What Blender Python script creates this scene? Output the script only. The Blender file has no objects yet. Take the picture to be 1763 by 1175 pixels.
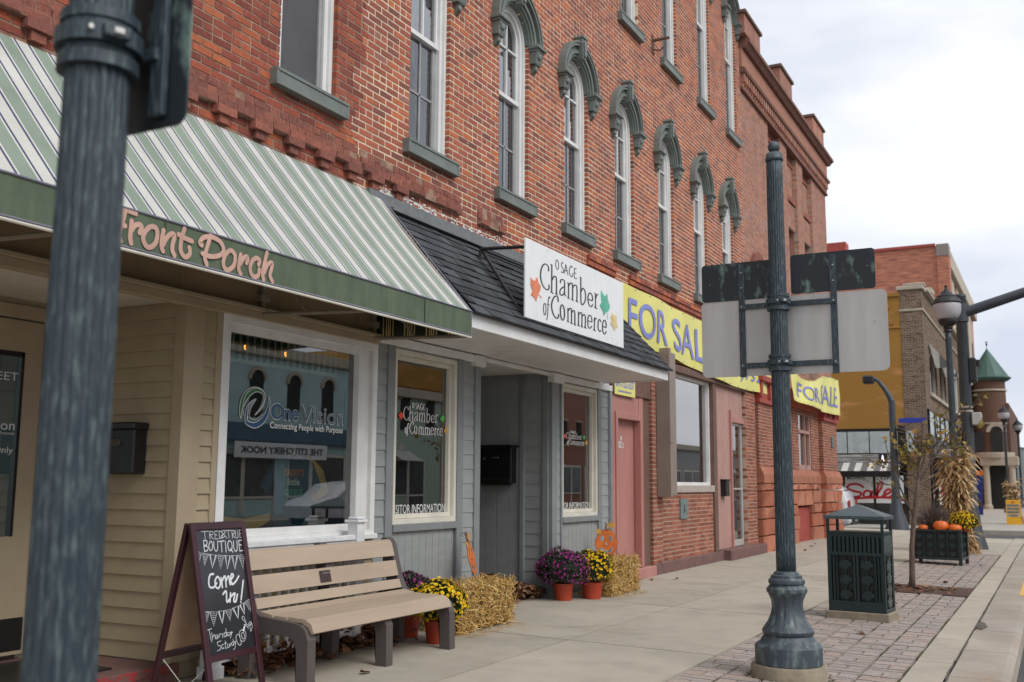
# Main street shop fronts
import bpy, bmesh, math, random
from mathutils import Vector, Matrix
R=math.radians; PI=math.pi
random.seed(7)
scene=bpy.context.scene; col=scene.collection
# ---------------------------------------------------------------- camera, world, sun
cam=bpy.data.cameras.new('camera'); camo=bpy.data.objects.new('camera',cam); col.objects.link(camo)
camo.location=(5.65,0,1.4)
camo.matrix_world=Matrix.Translation((5.65,0,1.4))@Matrix.Rotation(R(27.68),4,'Z')@Matrix.Rotation(R(90+7.854),4,'X')@Matrix.Rotation(0.006,4,'Z')
cam.sensor_width=36; cam.lens=36*1775/1763; cam.clip_end=2000; cam.clip_start=.05
cam.dof.use_dof=True; cam.dof.focus_distance=9.6; cam.dof.aperture_fstop=2.9
scene.camera=camo
vs=scene.view_settings; scene.display_settings.display_device='sRGB'
vs.view_transform='Standard'; vs.look='None'; vs.exposure=0.40; vs.gamma=1; vs.use_curve_mapping=False
SUN_E,SUN_A=R(45),R(104)     # elevation; azimuth measured clockwise from +Y
w=bpy.data.worlds.new('World'); scene.world=w; w.use_nodes=True
nt=w.node_tree; nt.nodes.clear()
def N(t,typ,**k):
    n=t.nodes.new(typ)
    for a,b in k.items():
        if a=='inp':
            for i,v in b.items(): n.inputs[i].default_value=v
        else: setattr(n,a,b)
    return n
wo=N(nt,'ShaderNodeOutputWorld'); bg=N(nt,'ShaderNodeBackground'); bg.inputs[1].default_value=.1
sky=N(nt,'ShaderNodeTexSky'); sky.sky_type='NISHITA'; sky.sun_disc=False; sky.sun_elevation=SUN_E; sky.sun_rotation=SUN_A
tc=N(nt,'ShaderNodeTexCoord'); mp=N(nt,'ShaderNodeMapping'); mp.inputs['Scale'].default_value=(1,1,2.6)
n1=N(nt,'ShaderNodeTexNoise'); n1.inputs['Scale'].default_value=2.4; n1.inputs['Detail'].default_value=5; n1.inputs['Roughness'].default_value=.5
rp=N(nt,'ShaderNodeValToRGB'); rp.color_ramp.elements[0].position=.4; rp.color_ramp.elements[1].position=.6
rp.color_ramp.elements[0].color=(5.5,5.85,6.8,1); rp.color_ramp.elements[1].color=(8.2,8.35,8.6,1)
mx=N(nt,'ShaderNodeMix',data_type='RGBA'); mx.inputs[0].default_value=.93
L=nt.links.new
L(tc.outputs['Generated'],mp.inputs[0]); L(mp.outputs[0],n1.inputs[0]); L(n1.outputs[0],rp.inputs[0])
L(sky.outputs[0],mx.inputs[6]); L(rp.outputs[0],mx.inputs[7]); L(mx.outputs[2],bg.inputs[0]); L(bg.outputs[0],wo.inputs[0])
sl=bpy.data.lights.new('sun','SUN'); sl.energy=1.5; sl.angle=R(30); sl.color=(1,.97,.92)
so=bpy.data.objects.new('sun',sl); col.objects.link(so)
sd=Vector((math.sin(SUN_A)*math.cos(SUN_E),math.cos(SUN_A)*math.cos(SUN_E),math.sin(SUN_E)))
so.rotation_euler=sd.to_track_quat('Z','Y').to_euler()
scene.render.engine='CYCLES'
# ---------------------------------------------------------------- materials
def lin(c):
    c=[x/255 for x in c]
    return tuple([(x/12.92 if x<=.04045 else ((x+.055)/1.055)**2.4) for x in c]+[1])
def mat(name,c,rough=.7,c2=None,ns=6,bump=0,bs=80,metal=0,stretch=(1,1,1),spec=.5,lo=.35,hi=.65,detail=5,trans=0):
    """noise-driven material; c, c2 linear albedo triples"""
    m=bpy.data.materials.new(name); m.use_nodes=True; t=m.node_tree; b=t.nodes['Principled BSDF']; K=t.links.new
    c=tuple(c)+(1,); c2=tuple(c2)+(1,) if c2 else tuple(min(1,x*.8) for x in c[:3])+(1,)
    tc=N(t,'ShaderNodeTexCoord'); mp=N(t,'ShaderNodeMapping'); mp.inputs['Scale'].default_value=stretch
    no=N(t,'ShaderNodeTexNoise'); no.inputs['Scale'].default_value=ns; no.inputs['Detail'].default_value=detail; no.inputs['Roughness'].default_value=.6
    r=N(t,'ShaderNodeValToRGB'); r.color_ramp.elements[0].position=lo; r.color_ramp.elements[1].position=hi
    r.color_ramp.elements[0].color=c2; r.color_ramp.elements[1].color=c
    K(tc.outputs['Object'],mp.inputs[0]); K(mp.outputs[0],no.inputs[0]); K(no.outputs[0],r.inputs[0]); K(r.outputs[0],b.inputs['Base Color'])
    b.inputs['Roughness'].default_value=rough; b.inputs['Metallic'].default_value=metal; b.inputs['Specular IOR Level'].default_value=spec
    if bump:
        n2=N(t,'ShaderNodeTexNoise'); n2.inputs['Scale'].default_value=bs; n2.inputs['Detail'].default_value=4
        bp=N(t,'ShaderNodeBump'); bp.inputs['Strength'].default_value=bump; bp.inputs['Distance'].default_value=.01
        K(mp.outputs[0],n2.inputs[0]); K(n2.outputs[0],bp.inputs['Height']); K(bp.outputs[0],b.inputs['Normal'])
    if trans:
        tr=N(t,'ShaderNodeBsdfTranslucent'); ms=N(t,'ShaderNodeMixShader'); ms.inputs[0].default_value=trans
        K(r.outputs[0],tr.inputs[0]); K(b.outputs[0],ms.inputs[1]); K(tr.outputs[0],ms.inputs[2]); K(ms.outputs[0],t.nodes['Material Output'].inputs[0])
    return m
def ramp_mat(name,stops,rough=.9,bump=.4,bs=120,mott=.35,grime=.4,gscale=1.2,gcol=(.05,.035,.03),const=False,spec=.3,trans=0):
    """per-face 'rnd' attribute -> colour ramp, mottled, with large soft weathering patches"""
    m=bpy.data.materials.new(name); m.use_nodes=True; t=m.node_tree; b=t.nodes['Principled BSDF']; K=t.links.new
    at=N(t,'ShaderNodeAttribute'); at.attribute_name='rnd'
    r=N(t,'ShaderNodeValToRGB'); cr=r.color_ramp
    if const: cr.interpolation='CONSTANT'
    while len(cr.elements)<len(stops): cr.elements.new(.5)
    for e,(p,c) in zip(cr.elements,stops): e.position=p; e.color=tuple(c)+(1,)
    tc=N(t,'ShaderNodeTexCoord')
    n1=N(t,'ShaderNodeTexNoise'); n1.inputs['Scale'].default_value=28; n1.inputs['Detail'].default_value=6; n1.inputs['Roughness'].default_value=.7
    n2=N(t,'ShaderNodeTexNoise'); n2.inputs['Scale'].default_value=gscale; n2.inputs['Detail'].default_value=6; n2.inputs['Roughness'].default_value=.65
    K(at.outputs['Fac'],r.inputs[0]); K(tc.outputs['Object'],n1.inputs[0]); K(tc.outputs['Object'],n2.inputs[0])
    a=N(t,'ShaderNodeMapRange'); a.inputs[1].default_value=.3; a.inputs[2].default_value=.7; a.inputs[3].default_value=1-mott; a.inputs[4].default_value=1+mott*.6
    K(n1.outputs[0],a.inputs[0])
    mu=N(t,'ShaderNodeVectorMath',operation='SCALE'); K(r.outputs[0],mu.inputs[0]); K(a.outputs[0],mu.inputs['Scale'])
    g=N(t,'ShaderNodeMapRange'); g.inputs[1].default_value=.5; g.inputs[2].default_value=.78; g.inputs[3].default_value=0; g.inputs[4].default_value=grime
    K(n2.outputs[0],g.inputs[0])
    x=N(t,'ShaderNodeMix',data_type='RGBA'); K(g.outputs[0],x.inputs[0]); K(mu.outputs[0],x.inputs[6]); x.inputs[7].default_value=tuple(gcol)+(1,)
    if name.startswith('brick'):   # water runs and soot: tall thin soft patches
        ma=N(t,'ShaderNodeMapping'); ma.inputs['Scale'].default_value=(1,2.2,.28); n4=N(t,'ShaderNodeTexNoise'); n4.inputs['Scale'].default_value=1.3; n4.inputs['Detail'].default_value=7
        h=N(t,'ShaderNodeMapRange'); h.inputs[1].default_value=.5; h.inputs[2].default_value=.72; h.inputs[3].default_value=0; h.inputs[4].default_value=.38
        x2=N(t,'ShaderNodeMix',data_type='RGBA'); x2.inputs[7].default_value=(.13,.07,.055,1); K(tc.outputs['Object'],ma.inputs[0]); K(ma.outputs[0],n4.inputs[0]); K(n4.outputs[0],h.inputs[0]); K(h.outputs[0],x2.inputs[0]); K(x.outputs[2],x2.inputs[6]); x=x2
    K(x.outputs[2],b.inputs['Base Color']); b.inputs['Roughness'].default_value=rough; b.inputs['Specular IOR Level'].default_value=spec
    n3=N(t,'ShaderNodeTexNoise'); n3.inputs['Scale'].default_value=bs; n3.inputs['Detail'].default_value=5
    bp=N(t,'ShaderNodeBump'); bp.inputs['Strength'].default_value=bump; bp.inputs['Distance'].default_value=.008
    K(tc.outputs['Object'],n3.inputs[0]); K(n3.outputs[0],bp.inputs['Height']); K(bp.outputs[0],b.inputs['Normal'])
    if trans:
        tr=N(t,'ShaderNodeBsdfTranslucent'); ms=N(t,'ShaderNodeMixShader'); ms.inputs[0].default_value=trans
        K(x.outputs[2],tr.inputs[0]); K(b.outputs[0],ms.inputs[1]); K(tr.outputs[0],ms.inputs[2]); K(ms.outputs[0],t.nodes['Material Output'].inputs[0])
    return m
def glass(name,tint=(.75,.85,.82),base=.1,k=1.6,wob=0):
    m=bpy.data.materials.new(name); m.use_nodes=True; t=m.node_tree; t.nodes.clear(); K=t.links.new
    o=N(t,'ShaderNodeOutputMaterial'); tr=N(t,'ShaderNodeBsdfTransparent'); tr.inputs[0].default_value=tuple(tint)+(1,)
    gl=N(t,'ShaderNodeBsdfGlossy'); gl.inputs['Roughness'].default_value=.0
    f=N(t,'ShaderNodeFresnel'); f.inputs[0].default_value=1.5
    ma=N(t,'ShaderNodeMath',operation='MULTIPLY_ADD',use_clamp=True); ma.inputs[1].default_value=k; ma.inputs[2].default_value=base
    ms=N(t,'ShaderNodeMixShader'); K(f.outputs[0],ma.inputs[0]); K(ma.outputs[0],ms.inputs[0]); K(tr.outputs[0],ms.inputs[1]); K(gl.outputs[0],ms.inputs[2]); K(ms.outputs[0],o.inputs[0])
    if wob:
        tc=N(t,'ShaderNodeTexCoord'); n=N(t,'ShaderNodeTexNoise'); n.inputs['Scale'].default_value=1.7; bp=N(t,'ShaderNodeBump'); bp.inputs['Strength'].default_value=wob; bp.inputs['Distance'].default_value=.02
        K(tc.outputs['Object'],n.inputs[0]); K(n.outputs[0],bp.inputs['Height']); K(bp.outputs[0],gl.inputs['Normal'])
    return m
def emit(name,c,s):
    m=bpy.data.materials.new(name); m.use_nodes=True; b=m.node_tree.nodes['Principled BSDF']
    b.inputs['Base Color'].default_value=tuple(c)+(1,); b.inputs['Emission Color'].default_value=tuple(c)+(1,); b.inputs['Emission Strength'].default_value=s
    return m
BR=[(0,(.21,.085,.07)),(.15,(.31,.105,.08)),(.4,(.38,.115,.075)),(.65,(.44,.135,.085)),(.85,(.48,.145,.08)),(.95,(.58,.17,.06)),(1,(.36,.17,.145))]
M=dict(
 brick=ramp_mat('brick',BR,grime=.22,mott=.3,gcol=(.12,.06,.05)),
 brick_old=ramp_mat('brick_old',[(0,(.2,.06,.045)),(.2,(.29,.08,.055)),(.5,(.36,.09,.058)),(.8,(.42,.11,.06)),(1,(.5,.15,.065))],grime=.4,gscale=1.6,mott=.3),
 brick_dark=ramp_mat('brick_dark',[(0,(.24,.095,.075)),(.5,(.3,.11,.08)),(1,(.36,.13,.09))],grime=.5,gscale=4,mott=.4),
 brick_c=ramp_mat('brick_c',[(0,(.34,.17,.13)),(.4,(.46,.215,.15)),(.8,(.53,.25,.17)),(1,(.42,.27,.24))],grime=.4,gcol=(.2,.11,.1),gscale=2.2),
 brick_low=ramp_mat('brick_low',[(0,(.22,.08,.055)),(.5,(.35,.12,.075)),(1,(.43,.16,.1))],grime=.35),
 brick_brown=ramp_mat('brick_brown',[(0,(.1,.06,.04)),(.5,(.19,.12,.08)),(1,(.27,.18,.12))],grime=.2),
 mortar=mat('mortar',(.84,.69,.5),.95,(.6,.47,.34),ns=2.2,bump=.5,bs=150),
 mortar_old=mat('mortar_old',(.42,.28,.2),.95,(.2,.1,.07),ns=5,bump=.5,bs=150),
 mortar_low=mat('mortar_low',(.5,.36,.28),.95,(.38,.25,.18)),
 mortar_tan=mat('mortar_tan',(.42,.35,.26),.95),
 green_trim=mat('green_trim',(.18,.205,.185),.55,(.14,.16,.145),ns=5,bump=.1,bs=60),
 white=mat('white_paint',(.78,.78,.77),.45,(.68,.68,.66),ns=3,bump=.04,bs=40),
 cream=mat('cream_paint',(.7,.67,.58),.45,(.6,.57,.49),ns=3),
 screen=mat('window_screen',(.085,.085,.09),.6,(.07,.07,.075),ns=4),
 sash_grey=mat('sash_grey',(.36,.36,.365),.5),
 curtain=mat('lace_curtain',(.6,.58,.66),.9,(.45,.43,.5),ns=18,stretch=(1,3,.3)),
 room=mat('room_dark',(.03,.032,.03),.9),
 grey=mat('grey_paint',(.305,.325,.32),.55,(.265,.285,.28),ns=3,bump=.08,bs=50,stretch=(1,1,4)),
 grey_trim=mat('grey_trim',(.23,.25,.252),.5,(.2,.215,.22),ns=4),
 tan=mat('tan_siding',(.41,.335,.22),.6,(.36,.29,.19),ns=3,bump=.06,bs=60),
 tan_trim=mat('tan_trim',(.4,.325,.22),.55,(.36,.285,.19),ns=3),
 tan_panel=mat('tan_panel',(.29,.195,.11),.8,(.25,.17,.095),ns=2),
 bronze=mat('bronze_tube',(.3,.25,.18),.5),
 concrete=mat('concrete_block',(.33,.28,.2),.9,(.24,.2,.15),ns=12,bump=.4,bs=90),
 pink=mat('pink_paint',(.46,.215,.185),.55,(.4,.175,.15),ns=2.5,bump=.06,bs=30,stretch=(1,1,.3)),
 pink_pale=mat('pink_pale',(.47,.28,.24),.65,(.4,.23,.195),ns=2.5,stretch=(1,1,.5)),
 red_paint=mat('red_paint',(.4,.06,.04),.6,(.32,.05,.035),ns=4),
 red_dark=mat('weathered_red_step',(.2,.1,.085),.85,(.13,.075,.07),ns=5,bump=.3,bs=40),
 brown=mat('brown_trim',(.17,.095,.07),.7,(.13,.075,.055)),
 stone=mat('sandstone',(.43,.15,.08),.9,(.3,.095,.05),ns=3,bump=.9,bs=14),
 stone_flat=mat('sandstone_smooth',(.42,.165,.095),.85,(.33,.12,.07),ns=2.5,bump=.2,bs=40),
 sill_stone=mat('sill_stone',(.45,.4,.35),.85,(.36,.31,.27),ns=8),
 metal_tan=mat('painted_sheet_metal',(.27,.22,.185),.5,(.23,.185,.155),ns=3),
 shingle=ramp_mat('asphalt_shingle',[(0,(.038,.041,.047)),(.5,(.062,.066,.074)),(1,(.095,.1,.11))],grime=.2,gcol=(.1,.1,.1),bs=300,bump=.7,mott=.3),
 iron=mat('black_iron',(.018,.018,.02),.45,(.03,.028,.026)),
 black=mat('black_plastic',(.012,.012,.013),.4),
 alu=mat('aluminium_sheet',(.56,.545,.52),.42,(.47,.455,.43),ns=2.2,metal=.2,stretch=(3,1,.5),detail=8),
 chrome=mat('brushed_metal',(.6,.58,.55),.3,metal=.9),
 banner=mat('yellow_banner',(.86,.83,.27),.45,(.84,.79,.2),ns=2,trans=.1),
 banner_ink=mat('banner_ink',(.24,.27,.66),.5),
 sign_white=mat('sign_white',(.82,.84,.84),.4,(.78,.8,.8)),
 ink=mat('sign_ink',(.035,.045,.055),.5),
 decal=mat('white_decal',(.75,.77,.75),.6),
 decal_blue=mat('blue_decal',(.02,.09,.2),.5), decal_green=mat('green_decal',(.03,.15,.06),.5),
 leaf_or=mat('orange_leaf',(.8,.25,.13),.6), leaf_gr=mat('green_leaf',(.12,.5,.36),.6), leaf_ye=mat('yellow_leaf',(.8,.62,.3),.6),
 leaf_red=mat('red_leaf_decal',(.8,.08,.03),.6), leaf_lime=mat('lime_leaf_decal',(.08,.5,.08),.6), leaf_gold=mat('gold_leaf_decal',(.8,.4,.05),.6),
 pinktext=mat('salmon_lettering',(.62,.38,.3),.6),
 bench_slat=mat('tan_plastic_lumber',(.45,.355,.265),.55,(.38,.295,.215),ns=4,bump=.15,bs=30,stretch=(1,.2,1)),
 bench_frame=mat('brown_plastic_lumber',(.26,.24,.22),.6,(.088,.074,.07),ns=55,bump=.25,bs=60,lo=.68,hi=.73),
 maroon=mat('maroon_wood',(.05,.014,.02),.35,(.035,.01,.015),ns=5,stretch=(1,1,.2)),
 chalk=mat('chalkboard',(.02,.022,.026),.12,(.03,.03,.035),ns=2),
 cork=mat('board_back',(.42,.27,.17),.8), chalkw=mat('chalk_marker',(.75,.77,.8),.7),
 straw=ramp_mat('straw',[(0,(.26,.13,.03)),(.35,(.52,.31,.08)),(.75,(.68,.43,.14)),(1,(.86,.68,.34))],grime=0,mott=.2,bump=0,rough=.75),
 husk=ramp_mat('corn_husk',[(0,(.3,.17,.07)),(.4,(.55,.36,.17)),(.8,(.7,.52,.29)),(1,(.82,.68,.46))],grime=0,mott=.25,bump=0,rough=.8,trans=.15),
 deadleaf=ramp_mat('dead_leaf',[(0,(.07,.03,.015)),(.5,(.17,.075,.035)),(1,(.32,.17,.09))],grime=0,mott=.3,bump=0,rough=.7),
 pot=mat('orange_plastic_pot',(.46,.055,.02),.5,(.38,.045,.018),ns=3),
 foliage=ramp_mat('mum_foliage',[(0,(.012,.025,.01)),(.6,(.035,.06,.022)),(1,(.07,.1,.04))],grime=0,mott=.2,bump=0,rough=.6),
 fol_purple=ramp_mat('purple_mum_foliage',[(0,(.02,.025,.018)),(.6,(.045,.05,.035)),(1,(.09,.085,.07))],grime=0,mott=.2,bump=0,rough=.6),
 yellow_fl=ramp_mat('yellow_petals',[(0,(.75,.4,.01)),(.5,(.88,.6,.012)),(1,(.9,.7,.04))],grime=0,mott=.1,bump=0,rough=.6,trans=.1),
 purple_fl=ramp_mat('purple_petals',[(0,(.14,.012,.1)),(.5,(.3,.025,.19)),(1,(.44,.06,.3))],grime=0,mott=.1,bump=0,rough=.6,trans=.1),
 fl_core=mat('flower_centre',(.3,.1,.01),.8),
 pumpkin=mat('pumpkin_skin',(.75,.16,.02),.45,(.62,.11,.015),ns=3),
 stem=mat('pumpkin_stem',(.18,.15,.06),.8),
 tinpump=mat('painted_tin_orange',(.68,.17,.012),.4,(.45,.08,.008),ns=9,lo=.3,hi=.6),
 bark=mat('young_bark',(.17,.125,.1),.9,(.1,.07,.055),ns=25,bump=.5,bs=60),
 treeleaf=ramp_mat('autumn_leaf',[(0,(.12,.1,.03)),(.5,(.26,.22,.06)),(.8,(.45,.33,.08)),(1,(.42,.2,.05))],grime=0,mott=.3,bump=0,rough=.6,trans=.25),
 grate=mat('rusty_grate',(.13,.06,.04),.85,(.08,.045,.035),ns=12),
 bin_green=mat('dark_green_powdercoat',(.014,.032,.034),.32,(.011,.026,.028),ns=4),
 roof_teal=mat('sloping_lid',(.07,.1,.11),.3,(.06,.085,.095),ns=4),
 ochre=mat('ochre_stucco',(.36,.185,.035),.9,(.52,.25,.09),ns=1.0,stretch=(.4,1,1.6),lo=.36,hi=.46,bump=.15,bs=8),
 copper=mat('green_metal_roof',(.055,.125,.1),.55,(.045,.1,.085),ns=3),
 pale=mat('pale_stone',(.5,.44,.35),.85,(.42,.37,.29)),
 grimy=mat('weathered_white_board',(.5,.49,.45),.8,(.1,.095,.09),ns=4,stretch=(.3,1,8),lo=.4,hi=.6),
 blindw=mat('pale_panel_glass',(.5,.56,.56),.35), 
 lamp_glass=mat('frosted_globe',(.72,.7,.72),.25,(.62,.6,.63),ns=3,trans=.35),
 skin=mat('skin',(.45,.24,.17),.6), coat=mat('dark_coat',(.012,.012,.015),.8),
 blue=mat('blue_banner',(.02,.035,.22),.6), orange=mat('orange_panel',(.85,.2,.02),.5), yboard=mat('yellow_sandwich_board',(.82,.42,.01),.5),
 red_ink=mat('red_ink',(.6,.02,.03),.5), signal=mat('signal_black',(.02,.02,.022),.5), street_blue=mat('street_name_blue',(.03,.06,.5),.5),
 moss=mat('moss',(.07,.075,.015),.95,(.04,.04,.012),ns=30,bump=.5,bs=120),
 pot_dark=mat('railing_white',(.74,.75,.76),.5), grassdry=ramp_mat('dry_grass',[(0,(.07,.05,.04)),(.6,(.16,.12,.1)),(1,(.36,.3,.26))],grime=0,bump=0),
 g_shop=glass('shop_glass',(.72,.86,.82),.2,1.6), g_up=glass('sash_glass',(.7,.72,.78),.28,1.6,wob=.12), g_dark=glass('dim_glass',(.5,.55,.55),.12,1.6),
 bulb=emit('warm_bulb',(1,.28,.03),2.5), pedlamp=emit('walk_signal_light',(.85,.75,1),1.2),
)
# patinated lamp-post paint (blue-black with streaky green oxidation)
def patina(name,a,b,ns,stretch,lo,hi):
    return mat(name,b,.5,a,ns=ns,stretch=stretch,lo=lo,hi=hi,bump=.15,bs=40,detail=8)
M['post']=patina('oxidised_post_paint',(.03,.046,.06),(.15,.21,.2),80,(1,1,.2),.5,.8)
M['board_back']=patina('scuffed_sign_back',(.016,.022,.028),(.2,.3,.26),11,(1,1,.5),.56,.74)
M['base_cast']=patina('oxidised_cast_base',(.055,.07,.088),(.22,.3,.26),16,(1,1,.4),.5,.78)
M['mast']=mat('dark_mast_paint',(.045,.055,.068),.5,(.06,.07,.08),ns=4)
def stripes_mat():
    m=bpy.data.materials.new('striped_canvas'); m.use_nodes=True; t=m.node_tree; b=t.nodes['Principled BSDF']; K=t.links.new
    tc=N(t,'ShaderNodeTexCoord'); sx=N(t,'ShaderNodeSeparateXYZ'); K(tc.outputs['Object'],sx.inputs[0])
    d=N(t,'ShaderNodeMath',operation='DIVIDE'); d.inputs[1].default_value=.256; sh_=N(t,'ShaderNodeMath',operation='ADD'); sh_.inputs[1].default_value=.93+.2; K(sx.outputs['Y'],sh_.inputs[0]); K(sh_.outputs[0],d.inputs[0])
    f=N(t,'ShaderNodeMath',operation='FRACT'); K(d.outputs[0],f.inputs[0])
    r=N(t,'ShaderNodeValToRGB'); cr=r.color_ramp; cr.interpolation='CONSTANT'
    G=(.245,.31,.245,1); W=(.66,.655,.6,1); Nn=(.03,.04,.13,1)
    st=[(0,G),(.40,W),(.45,Nn),(.515,W),(.855,Nn),(.92,W),(.97,G)]
    while len(cr.elements)<len(st): cr.elements.new(.5)
    for e,(p,c) in zip(cr.elements,st): e.position=p; e.color=c
    K(f.outputs[0],r.inputs[0])
    # fine grey pin lines inside the wide pale band
    q=N(t,'ShaderNodeMath',operation='DIVIDE'); q.inputs[1].default_value=.0135; K(sx.outputs['Y'],q.inputs[0])
    q2=N(t,'ShaderNodeMath',operation='FRACT'); K(q.outputs[0],q2.inputs[0])
    g=N(t,'ShaderNodeMath',operation='LESS_THAN'); g.inputs[1].default_value=.35; K(q2.outputs[0],g.inputs[0])
    i1=N(t,'ShaderNodeMath',operation='GREATER_THAN'); i1.inputs[1].default_value=.52; K(f.outputs[0],i1.inputs[0])
    i2=N(t,'ShaderNodeMath',operation='LESS_THAN'); i2.inputs[1].default_value=.88; K(f.outputs[0],i2.inputs[0])
    a=N(t,'ShaderNodeMath',operation='MULTIPLY'); K(i1.outputs[0],a.inputs[0]); K(i2.outputs[0],a.inputs[1])
    a2=N(t,'ShaderNodeMath',operation='MULTIPLY'); K(a.outputs[0],a2.inputs[0]); K(g.outputs[0],a2.inputs[1])
    a3=N(t,'ShaderNodeMath',operation='MULTIPLY'); a3.inputs[1].default_value=.45; K(a2.outputs[0],a3.inputs[0])
    x=N(t,'ShaderNodeMix',data_type='RGBA'); K(a3.outputs[0],x.inputs[0]); K(r.outputs[0],x.inputs[6]); x.inputs[7].default_value=(.25,.26,.25,1)
    no=N(t,'ShaderNodeTexNoise'); no.inputs['Scale'].default_value=3; K(tc.outputs['Object'],no.inputs[0])
    mr=N(t,'ShaderNodeMapRange'); mr.inputs[1].default_value=.3; mr.inputs[2].default_value=.7; mr.inputs[3].default_value=.88; mr.inputs[4].default_value=1.05; K(no.outputs[0],mr.inputs[0])
    vm=N(t,'ShaderNodeVectorMath',operation='SCALE'); K(x.outputs[2],vm.inputs[0]); K(mr.outputs[0],vm.inputs['Scale'])
    K(vm.outputs[0],b.inputs['Base Color']); b.inputs['Roughness'].default_value=.85
    tr=N(t,'ShaderNodeBsdfTranslucent'); ms=N(t,'ShaderNodeMixShader'); ms.inputs[0].default_value=.06
    K(vm.outputs[0],tr.inputs[0]); K(b.outputs[0],ms.inputs[1]); K(tr.outputs[0],ms.inputs[2]); K(ms.outputs[0],t.nodes['Material Output'].inputs[0])
    return m
M['stripes']=stripes_mat()
M['valance']=mat('green_canvas',(.115,.15,.095),.85,(.08,.11,.07),ns=3,bump=.08,bs=200,stretch=(1,2.5,.5),trans=.03,detail=8)
def backlit_side_stripes():
    m=bpy.data.materials.new('backlit_side_canvas'); m.use_nodes=True; t=m.node_tree; K=t.links.new; b=t.nodes['Principled BSDF']
    tc=N(t,'ShaderNodeTexCoord'); sx=N(t,'ShaderNodeSeparateXYZ'); K(tc.outputs['Object'],sx.inputs[0])
    d=N(t,'ShaderNodeMath',operation='DIVIDE'); d.inputs[1].default_value=.24; K(sx.outputs['X'],d.inputs[0])
    f=N(t,'ShaderNodeMath',operation='FRACT'); K(d.outputs[0],f.inputs[0])
    r=N(t,'ShaderNodeValToRGB'); cr=r.color_ramp; cr.interpolation='CONSTANT'
    G=(.03,.04,.03,1); W=(.7,.5,.2,1)  # near-black cloth and yellow lines: light shining through is put into the colour
    st=[(0,G),(.4,W),(.45,G),(.55,W),(.59,G),(.64,W),(.68,G),(.73,W),(.77,G),(.86,W),(.9,G)]
    while len(cr.elements)<len(st): cr.elements.new(.5)
    for e,(p,c) in zip(cr.elements,st): e.position=p; e.color=c
    K(f.outputs[0],r.inputs[0]); K(r.outputs[0],b.inputs['Base Color']); b.inputs['Roughness'].default_value=.9
    tr=N(t,'ShaderNodeBsdfTranslucent'); ms=N(t,'ShaderNodeMixShader'); ms.inputs[0].default_value=.7
    K(r.outputs[0],tr.inputs[0]); K(b.outputs[0],ms.inputs[1]); K(tr.outputs[0],ms.inputs[2]); K(ms.outputs[0],t.nodes['Material Output'].inputs[0])
    return m
M['backlit_side_stripes']=backlit_side_stripes()
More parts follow.
